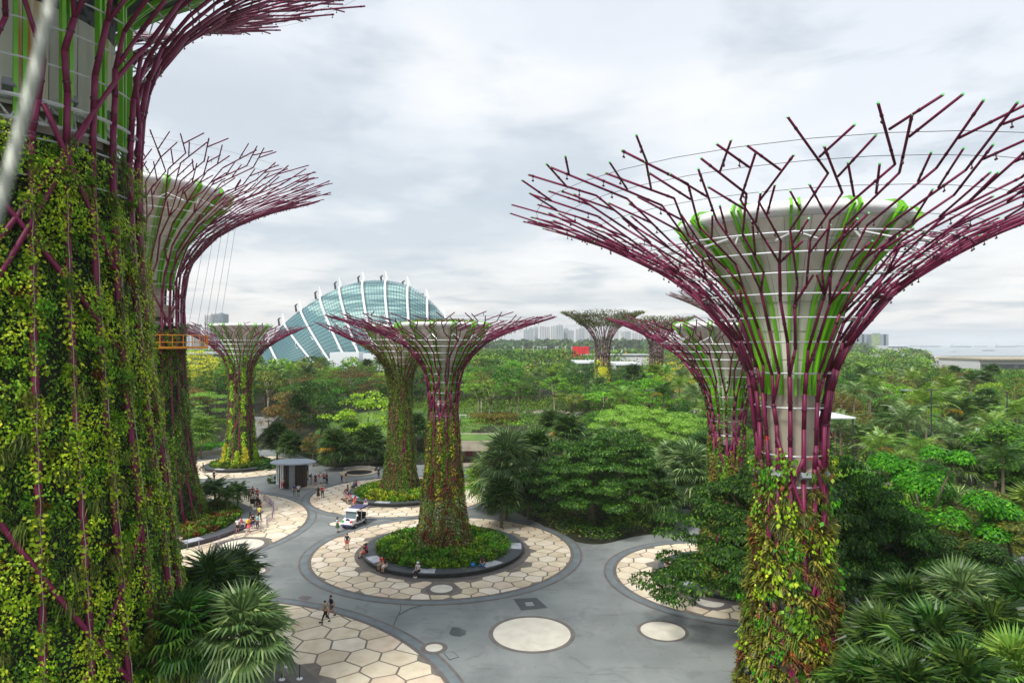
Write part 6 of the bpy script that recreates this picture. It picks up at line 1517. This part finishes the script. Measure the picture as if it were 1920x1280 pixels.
def person(px, py, kind, face_deg, top, bottom, low='trousers', hair='hair_short', label='', bag=None, skin='skin1', shoes=BLK, h=0.0, hatc=None, sc=1.0, zoff=None):
    """feet (or seat) of a person at a pixel"""
    x, y = G(px, py, h); r = empty('person', (x, y, h + .035), R_(face_deg), label=label, cat='person'); P_ = POSES[kind]; r.scale = (sc,) * 3
    link('body', P_['body'], r, M[skin]); link('shirt', P_['shirt'], r, cloth(top)); link(low, P_[low], r, cloth(bottom)); link('shoes', P_['shoes'], r, cloth(shoes))
    if hatc: link('hat', P_['hat'], r, cloth(hatc)); link('hair', P_['hair_short'], r, M['hair'])
    else: link('hair', P_[hair], r, M['hair'])
    if bag: link('backpack', P_['backpack'], r, cloth(bag))
    return r
# facing: 0 looks at the camera, 180 away, 90 to the right of the picture
person(611, 1166, 'walk', -70, (150, 132, 104), BLK, label='man in a loose tan top and black cropped trousers striding on the cream slabs')
person(622, 1155, 'walk', -60, BLK, (96, 84, 80), 'shorts', label='man in a black T-shirt and patterned shorts walking behind the man in tan', skin='skin2')
person(477, 1085, 'hug', 60, (86, 176, 96), (36, 58, 66), label='person in a green top and dark trousers standing close to one in black', skin='skin2')
person(484, 1086, 'hug', -110, BLK, BLK, 'shorts', 'hair_long', label='person in a short black outfit hugging the one in green', bag=(150, 50, 40))
person(651, 1030, 'stand', 175, NAVY, (196, 62, 74), 'shorts', label='man in a navy T-shirt and red shorts seen from behind on the central paving', skin='skin2')
person(633, 997, 'stand2', 90, (236, 226, 232), (62, 96, 62), 'skirt', 'hair_long', label='person with black hair, white top and green trousers beside the small cream disc')
person(597, 936, 'stand', 200, BLK, BLK, 'skirt', 'hair_long', label='person in a black dress at the left edge of the rear paved circle')
person(605, 932, 'stand', 175, (224, 200, 206), BLK, label='person with a red backpack at the left edge of the rear paved circle', bag=(206, 40, 72))
person(530, 917, 'stand2', 10, (225, 215, 210), (190, 30, 46), label='person in red trousers and a pale hat in front of the kiosk', hatc=(236, 214, 204))
person(552, 929, 'walk', 20, (40, 70, 150), (110, 116, 120), label='person in a blue shirt with a purple bag left of the one in white', bag=(90, 60, 150))
person(560, 930, 'walk', 15, WHT, BLK, 'shorts', label='person in a white T-shirt and black shorts walking from the kiosk', skin='skin2')
person(584, 907, 'stand', 110, (96, 130, 190), (206, 184, 150), 'shorts', label='person in a light blue shirt and white hat first in the kiosk queue', hatc=WHT, bag=NAVY)
person(592, 909, 'stand', 160, (130, 36, 44), (120, 40, 46), 'skirt', label='person in dark red, second in the kiosk queue', hatc=WHT)
person(601, 906, 'stand2', 100, WHT, WHT, label='person all in white in the kiosk queue', bag=(214, 90, 110))
person(608, 905, 'stand', 170, WHT, BLK, 'shorts', label='person in white with a pink pattern near the end of the kiosk queue', hatc=WHT, bag=(214, 90, 100))
person(613, 907, 'stand', 150, (90, 40, 44), BLK, label='last dark clothed person of the kiosk queue')
person(641, 903, 'stand', 70, (222, 200, 160), BLK, label='person in a beige shirt and black trousers beside the stone well')
person(649, 905, 'stand2', 60, BLK, (200, 160, 140), 'shorts', 'hair_long', label='person in a dark top and bare legs beside the one in beige', hatc=(200, 190, 190))
person(710, 896, 'stand', 30, (40, 44, 44), BLK, label='dark clothed person standing left of the rear middle supertree', hatc=(190, 190, 190))
person(402, 901, 'walk', 190, (226, 170, 186), BLK, label='person in a pink shirt with a dark bag crossing the pale slabs at left', bag=BLK)
# the waiting line along the left planter
person(449, 942, 'stand', 150, (160, 160, 160), BLK, label='person in a grey shirt at the far left end of the waiting line')
person(461, 936, 'stand', 10, (130, 134, 100), (90, 96, 76), label='person in an olive shirt at the back of the waiting line')
person(468, 939, 'stand', 180, (92, 86, 70), BLK, label='person in a brown jacket in the waiting line')
person(474, 934, 'stand', 20, (186, 40, 66), BLK, label='person in a crimson shirt at the back of the waiting line')
person(483, 938, 'stand2', 0, (206, 54, 60), NAVY, label='person in a red shirt holding a white sheet in the waiting line')
person(479, 948, 'stand', 30, (200, 205, 210), BLK, label='person in a pale top behind the one in black in the waiting line')
person(484, 956, 'stand', 200, BLK, BLK, hair='hair_long', label='person in black with a white bag in the waiting line', bag=BLK)
person(488, 961, 'stand', 170, (60, 40, 44), BLK, hair='hair_long', label='dark haired person just behind the one in yellow')
person(487, 974, 'stand', 180, (218, 218, 110), BLK, label='person in a bright yellow shirt in the waiting line')
person(475, 990, 'stand', 180, (30, 34, 50), (38, 60, 80), label='tall person in a dark shirt and blue jeans in the waiting line')
person(470, 986, 'stand', 120, BLK, BLK, hair='hair_long', label='person in black close behind the tall one in the waiting line')
person(483, 991, 'stand', 160, (120, 186, 186), BLK, label='person in a pale turquoise shirt at the front of the waiting line')
person(467, 997, 'stand2', 150, (250, 130, 70), (240, 90, 100), 'skirt', label='person in an orange and yellow top at the front of the waiting line', bag=(236, 206, 60))
person(446, 999, 'stand', 30, (236, 236, 236), BLK, 'shorts', label='person in a white shirt and black shorts at the front by the barrier', skin='skin2')
person(453, 983, 'sit', 100, (220, 84, 96), (180, 170, 180), label='person in a pink shirt sitting on the left planter bench', h=.53, skin='skin2')
# sitting on the planters: pixel of the seat
person(338, 1018, 'sit', 15, WHT, (110, 40, 40), 'shorts', label='person in a white shirt sitting alone at the left end of the long curved bench', h=.53)
person(683, 1036, 'sit', -62, (40, 24, 32), (220, 90, 60), 'shorts', 'hair_short', label='person in orange shorts sitting on the left rim of the central planter', h=.51)
person(687.5, 1034, 'sit2', -55, (196, 36, 96), (60, 40, 70), label='person in a magenta top sitting next to the one in orange shorts', h=.51, hair='hair_long')
person(716, 1058, 'sit', -35, (196, 34, 40), (200, 170, 150), 'shorts', label='person in a red top sitting at the front left of the central planter', h=.51)
person(723.5, 1062, 'sit', -32, (60, 40, 40), (228, 220, 214), 'skirt', 'hair_long', label='person with long black hair and a white skirt sitting beside the one in red', h=.51)
person(784, 1071, 'sit', -25, (206, 206, 212), BLK, label='person in a white cap and black trousers sitting at the front of the central planter', h=.51, hatc=WHT, bag=BLK, shoes=WHT)
person(906, 1059, 'sit2', -30, (90, 60, 60), (44, 110, 160), label='person in blue jeans with a black bag on the central planter rim', h=.51, hair='hair_long', bag=BLK)
person(648, 929, 'sit', -60, (90, 84, 80), (190, 190, 190), label='person in grey sitting at the left rim of the rear planter', h=.53)
person(653, 932, 'sit2', -55, (90, 40, 90), (206, 180, 170), 'shorts', label='person in a purple top sitting on the rear planter, third from left', h=.53)
person(657, 936, 'sit', -50, (200, 90, 120), (200, 180, 170), 'shorts', 'hair_long', label='person in a pink top leaning forward on the rear planter', h=.53)
person(666, 941, 'sit', -30, (196, 50, 66), (180, 46, 60), 'skirt', label='person in a red dress sitting on the front left of the rear planter', h=.53, hair='hair_long')
person(687, 945, 'sit2', -20, (90, 90, 140), (230, 230, 230), label='person in a violet top and white trousers sitting at the front of the rear planter', h=.53)
person(652, 920, 'sit', -80, (120, 90, 80), BLK, label='person with tied hair sitting at the far left of the rear planter', h=.53, hair='hair_long')
person(664, 913, 'sit', -110, (80, 130, 170), BLK, label='person in a blue shirt sitting at the back of the rear planter', h=.53)
person(668, 911, 'sit', -110, (190, 60, 80), BLK, label='person in red next to the blue one at the back rim', h=.53)
person(381, 877, 'sit', -60, (60, 54, 50), (90, 84, 80), label='dark clothed person sitting on the left rim of the far left planter', h=.53)
person(1251, 1064, 'sit', -50, (30, 28, 30), (40, 50, 60), label='person in black sitting beside the dark leafy tree at right', h=.53)
person(1256, 1066, 'sit2', -35, (40, 40, 44), (58, 106, 116), label='person in teal jeans sitting beside the dark leafy tree at right', h=.53, bag=BLK)
px_, py_ = 408, 0
x, y = X(411, 141), 141.0; r = empty('person', (x, 141, 1.15), R_(20), label='tiny person in pale clothes coming down the garden steps', cat='person')
for k, m_ in (('body', M['skin1']), ('shirt', cloth((200, 190, 200))), ('trousers', cloth((120, 110, 110))), ('shoes', cloth(BLK)), ('hair_short', M['hair'])): link(k.replace('_short', ''), POSES['stand'][k], r, m_)

# ------------------------------------------------------------ buggy
x, y = G(666, 984); bg_ = empty('sightseeing_buggy', (x, y, 0), R_(-16), label='white sightseeing buggy with a purple roof and green and red patches driving between the circles', cat='buggy')
def bobj(name, m, bx_, parent=bg_):
    b = MB(); b.box(*bx_); o = b.obj(name, m, parent); return o
M['bugwhite'] = mat('glossy_white_paint', lin(236, 236, 240), .25); M['bugpurple'] = mat('dark_purple_panel', lin(64, 56, 100), .4); M['screen'] = mat('dark_windscreen_glass', lin(90, 108, 112), .1, spec=.8)
b = MB()    # body with sloping rounded nose (front towards -Y)
prof = [(-1.95, .45), (-2.05, .62), (-1.98, .85), (-1.7, 1.02), (-1.15, 1.12), (-1.1, .62), (1.7, .62), (1.75, .45)]
vs = [(-w, yy, zz) for w, (yy, zz) in ((.72 if yy < -1.6 else .8, (yy, zz)) for yy, zz in prof)] + [(w, yy, zz) for w, (yy, zz) in ((.72 if yy < -1.6 else .8, (yy, zz)) for yy, zz in prof)]
n = len(prof); b.add(vs, [tuple(range(n)), tuple(range(2 * n - 1, n - 1, -1))] + [(i, n + i, n + (i + 1) % n, (i + 1) % n) for i in range(n)]); b.obj('body', M['bugwhite'], bg_)
bobj('bumper', M['bugpurple'], (-.7, .7, -2.14, -2.0, .42, .56)); bobj('green_patch', mat('green_patch', lin(80, 190, 90), .35), (-.72, -.42, -2.04, -1.72, .86, 1.03)); bobj('red_patch', mat('red_patch', lin(214, 60, 66), .35), (.42, .72, -2.04, -1.72, .86, 1.03))
b = MB(); b.tube([(0, -1.78, .98), (0, -1.66, 1.07)], .26, 14); b.obj('purple_emblem', M['bugpurple'], bg_)
for g in (-1, 1):
    b = MB(); b.tube([(g * .52, -2.04, .7), (g * .52, -2.1, .7)], .12, 10); b.obj('headlight', M['white'], bg_)
    for yy in (-1.3, 1.15):
        b = MB(); b.tube([(g * .62, yy, .3), (g * .84, yy, .3)], .3, 16); w_ = b.obj('wheel', M['black'], bg_); b = MB(); b.tube([(g * .845, yy, .3), (g * .86, yy, .3)], .15, 10); b.obj('rim', M['greymetal'], w_)
    for yy, y2 in ((-1.1, -.85), (.2, .2), (1.65, 1.65)): MB().tube([(g * .74, yy, 1.05 if yy < 0 else .6), (g * .74, y2, 1.98)], .035, 6).obj('roof_post', M['bugwhite'], bg_)
b = MB(); b.add([(-.7, -1.12, 1.12), (.7, -1.12, 1.12), (.7, -.88, 1.95), (-.7, -.88, 1.95)], [(0, 1, 2, 3)]); b.add([(-.7, -1.10, 1.12), (.7, -1.10, 1.12), (.7, -.86, 1.95), (-.7, -.86, 1.95)], [(3, 2, 1, 0)]); b.obj('windscreen', M['screen'], bg_)
b = MB(); b.prism([(-.82, -1.2), (.82, -1.2), (.84, -.2), (-.84, -.2)], 1.98, 2.1, top_in=.06); b.obj('roof_front', M['bugwhite'], bg_)
b = MB(); b.prism([(-.84, -.19), (.84, -.19), (.84, 1.95), (-.84, 1.95)], 1.98, 2.14, top_in=.06); b.obj('roof', M['bugpurple'], bg_)
for yy in (-.55, .35, 1.2):
    bobj('bench_seat', M['darkmetal'], (-.68, .68, yy - .22, yy + .22, .62, .9)); bobj('seat_back', M['darkmetal'], (-.68, .68, yy + .22, yy + .3, .9, 1.35))
for g in (-1, 1): bobj('mirror', M['white'], (g * .95 - .07, g * .95 + .07, -1.15, -1.08, 1.45, 1.68))

# ------------------------------------------------------------ kiosk
x, y = G(550, 912); ki = empty('round_roof_kiosk', (x, y, 0), label='dark slatted kiosk with a pale round overhanging roof at the back of the plaza', cat='kiosk')
b = MB(); b.lathe([(3.35, 3.72), (3.4, 3.86), (3.1, 3.98), (.01, 4.06)], 40); b.lathe([(3.35, 3.72), (.01, 3.7)], 40); o = b.obj('roof', mat('pale_blue_grey_roof', lin(158, 168, 180), .5, .05, .4), ki, smooth=False); o.scale = (1.02, .72, 1)
M['slatbr'] = mat('dark_brown_slats', lin(58, 46, 40), .6, .25, 2)
for k in range(26):
    a = k * TAU / 26; 
    if -1.3 < (a - 5.1) < -.9: continue
    cx_, cy_ = 2.05 * math.cos(a), 1.45 * math.sin(a); b = MB(); b.box(-.17, .17, -.06, .06, .02, 3.69); b.obj('slat', M['slatbr'], ki, loc=(cx_, cy_, 0), rot=(0, 0, a + math.pi / 2))
b = MB(); b.lathe([(1.9, .01), (1.9, 3.68)], 30); o = b.obj('inner_wall', M['darkmetal'], ki); o.scale = (1, .7, 1)
for xx, yy, w in ((-2.05, -1.0, .20), (-1.25, -1.42, .24)):
    b = MB(); b.box(xx - w, xx + w, yy - .12, yy - .06, .6 if xx < -2 else .1, 3.6); o = b.obj('sign_strip', M['white'], ki)
    b = MB(); rs = random.Random(int(-xx * 10)); z = 3.35
    while z > .9: hgt_ = rs.uniform(.08, .16); b.box(xx - w * rs.uniform(.3, .6), xx + w * rs.uniform(.3, .6), yy - .135, yy - .125, z - hgt_, z); z -= hgt_ + .07
    tag(b.obj('sign_lettering', M['greybl'], o), kind='stuff')
b = MB(); b.box(-.1, .75, -1.6, -1.5, .02, 3.6); b.obj('door_panel', M['greymetal'], ki); b = MB(); b.box(.1, .55, -1.66, -1.605, 1.6, 2.5); b.obj('door_window', M['win'], ki)
b = MB(); b.box(1.6, 4.6, -1.2, 1.8, .0, .08); tag(b.obj('kiosk_floor', M['concrete'], ki))
x, y = G(569, 901); ps = empty('poster_board', (x, y, 0), R_(-5), label='purple poster board with a white triangle and yellow corner right of the kiosk', cat='poster')
M['ppur'] = mat('purple_print', lin(58, 40, 110), .5); M['pyel'] = mat('yellow_print', lin(214, 190, 70), .5)
b = MB(); b.box(-.85, .85, -.05, .05, .25, 2.55); b.obj('board', M['ppur'], ps)
b = MB(); b.add([(-.6, -.062, 1.9), (.3, -.062, 1.9), (-.1, -.062, 1.2)], [(0, 2, 1), (0, 1, 2)]); b.obj('white_triangle', M['white'], ps)
b = MB(); b.add([(.25, -.064, .5), (.8, -.064, .5), (.8, -.064, 1.6), (.5, -.064, 1.75), (.3, -.064, 1.2)], [(0, 1, 2, 3, 4)]); b.obj('yellow_figure', M['pyel'], ps)
b = MB(); b.box(-.6, .5, -.066, -.062, 2.1, 2.3); b.obj('lettering_band', M['greybl'], ps)
for g in (-1, 1): b = MB(); b.box(g * .7 - .04, g * .7 + .04, -.04, .04, 0, .249); b.obj('foot', M['darkmetal'], ps)

# ------------------------------------------------------------ crowd barriers, stanchions, bag
M['barrier'] = mat('mauve_barrier_paint', lin(140, 112, 146), .5)
def barrier(p0, p1, label):
    (x0, y0), (x1, y1) = G(*p0), G(*p1); L = math.hypot(x1 - x0, y1 - y0); r = empty('crowd_barrier', (x0, y0, .03), math.atan2(y1 - y0, x1 - x0), label=label, cat='barrier')
    MB().tube([(.05, 0, .2), (.05, 0, 1.05), (L - .05, 0, 1.05), (L - .05, 0, .2), (.05, 0, .2)], .028, 5).obj('frame', M['barrier'], r)
    n = max(3, int(L / .2))
    for k in range(1, n): MB().tube([(L * k / n, 0, .2), (L * k / n, 0, 1.05)], .011, 4).obj('bar', M['barrier'], r)
    for xx in (.25, L - .25): MB().tube([(xx, -.3, .02), (xx, 0, .22), (xx, .3, .02)], .025, 4).obj('foot', M['barrier'], r)
bl = [((372, 1030), (411, 1019)), ((412, 1018.5), (441, 1010)), ((442, 1010), (466, 1003)), ((467, 1003), (489, 993)), ((500, 986), (511, 976)), ((511.5, 975), (514, 957)), ((513.5, 956), (506, 948)), ((505, 947), (495, 940)), ((490, 992), (491, 977))]
bn = ['first', 'second', 'third', 'fourth', 'fifth', 'sixth', 'seventh', 'eighth', 'ninth']
for i, (p0, p1) in enumerate(bl): barrier(p0, p1, f'mauve metal crowd barrier, {bn[i]} along the line from the bench end')
def post(px, py, label, m='greymetal', hh=.95, base=.18, bm='white'):
    x, y = G(px, py); r = empty('queue_post', (x, y, .1), label=label, cat='queue post'); MB().tube([(0, 0, 0), (0, 0, hh)], .03, 7).obj('pole', M[m], r)
    b = MB(); b.lathe([(base, 0), (base, .03), (.04, .06)], 18); b.f = [f[::-1] for f in b.f]; b.obj('round_base', M[bm], r)
for a in ((539.5, 1251, 'black queue post with a white round base on the timber deck, farthest of three'), (529.5, 1275, 'black queue post with white base, left one of the front pair'), (562.5, 1273.5, 'black queue post with white base, right one of the front pair')): post(*a, m='black', base=.2)
for a in ((352, 1030, 'pale post standing beside the person in white on the long bench'), (374, 1032, 'pale post at the end of the barrier line'), (490, 996, 'slim post closing the waiting line'), (502, 988, 'slim post right of the waiting line')): post(*a, base=.14, bm='greymetal')
x, y = G(887, 1061, .52); o = empty('blue_bag', (x, y, .52), label='bright blue bag standing on the rim of the central planter', cat='bag')
b = MB(); b.lathe([(.14, 0), (.24, .18), (.2, .32), (.05, .33)], 14); b.obj('pouch', mat('bright_blue_fabric', lin(20, 130, 196), .6), o); MB().tube([(-.14, 0, .3), (-.08, 0, .46), (.08, 0, .46), (.14, 0, .3)], .018, 5).obj('strap', M['darkmetal'], o)
x, y = G(890, 1074); tag(MB().lathe([(.0, .03), (.05, .03), (.05, .2), (.02, .26), (0, .26)], 10).obj('bottle', M['white'], None, loc=(x, y, 0)), 'small white bottle left on the paving in front of the central planter', 'bottle')
# pushchair in the waiting line
x, y = G(474, 950); pc = empty('pushchair', (x, y, .03), .6, label='dark pushchair parked among the waiting people', cat='pushchair')
b = MB(); b.box(-.25, .25, -.3, .3, .45, .6); b.box(-.25, .25, .2, .32, .6, 1.05); b.obj('seat', M['black'], pc)
for xx in (-.26, .26):
    for yy in (-.35, .3): b = MB(); b.tube([(xx - .02, yy, .13), (xx + .02, yy, .13)], .13, 10); b.obj('wheel', M['darkmetal'], pc)
    MB().tube([(xx, -.35, .13), (xx, .1, .55), (xx, .5, 1.05)], .018, 4).obj('frame', M['greymetal'], pc)
# garden tables on the lawn and a bollard at the curb
for px, lb in ((868, 'left white garden table on the lawn'), (886, 'right white garden table on the lawn')):
    x, y = G(px, 784, 5.0); t = empty('garden_table', (x, y, 5.06), label=lb, cat='table')
    b = MB(); b.box(-.9, .9, -.4, .4, .68, .75); b.obj('tabletop', M['white'], t)
    for g in (-.7, .7): b = MB(); b.box(g - .05, g + .05, -.3, .3, 0, .68); b.obj('leg', M['white'], t)
x, y = G(1106, 1012); bo = MB(); bo.tube([(0, 0, 0), (0, 0, 1.0)], .12, 10); tag(bo.obj('bollard', M['darkmetal'], None, loc=(x, y, 0)), 'short dark bollard at the tip of the planted bed', 'bollard')

# ------------------------------------------------------------ the walkway cable right in front of the lens
def near(px, py, d): return (X(px, d), d, HC - d * (py - 645) / F)
b = MB(); base_ = [Vector(near(px, py, d)) for px, py, d in ((104, -60, .42), (88, 30, .40), (58, 160, .38), (22, 300, .36), (-16, 430, .34))]
tcab = []
for i in range(len(base_) - 1):
    for k in range(14): tcab.append(base_[i].lerp(base_[i + 1], k / 14))
for st in range(6):
    pts = []
    for i, p in enumerate(tcab):
        a = i * .55 + st * TAU / 6; pts.append(p + Vector((math.cos(a) * .0019, math.sin(a) * .0019, 0)))
    b.tube(pts, .0015, 5)
tag(b.obj('steel_wire_rope', mat('dull_zinc_wire', lin(128, 132, 122), .5, .2, 60, metal=.3)), 'blurred twisted steel cable slanting across the upper left corner', 'cable')

# ------------------------------------------------------------ air
hb = MB(); hb.box(-9000, 12000, -400, 16000, -8, 130); hz_o = hb.obj('haze', []) if False else None
me = hb.mesh('haze', []); hm = bpy.data.materials.new('pale_air'); hm.use_nodes = True; hn = hm.node_tree; hn.nodes.clear()
ho = hn.nodes.new('ShaderNodeOutputMaterial'); hv = hn.nodes.new('ShaderNodeVolumePrincipled'); hv.inputs['Color'].default_value = (.95, .97, 1, 1); hv.inputs['Density'].default_value = HAZE if 'HAZE' in globals() else .00014; hv.inputs['Anisotropy'].default_value = .2
hn.links.new(hv.outputs[0], ho.inputs['Volume']); me.materials.append(hm); tag(link('haze', me), kind='stuff')
print('script', round(time.time() - T0, 1), 'objects', len(bpy.data.objects), 'tris', sum(len(m.polygons) * 2 for m in bpy.data.meshes))

for o in bpy.data.objects:
    l = o.get('label')
    if l and len(l.replace('-', ' ').split()) > 16: print('LONG', o.name, '|', l)
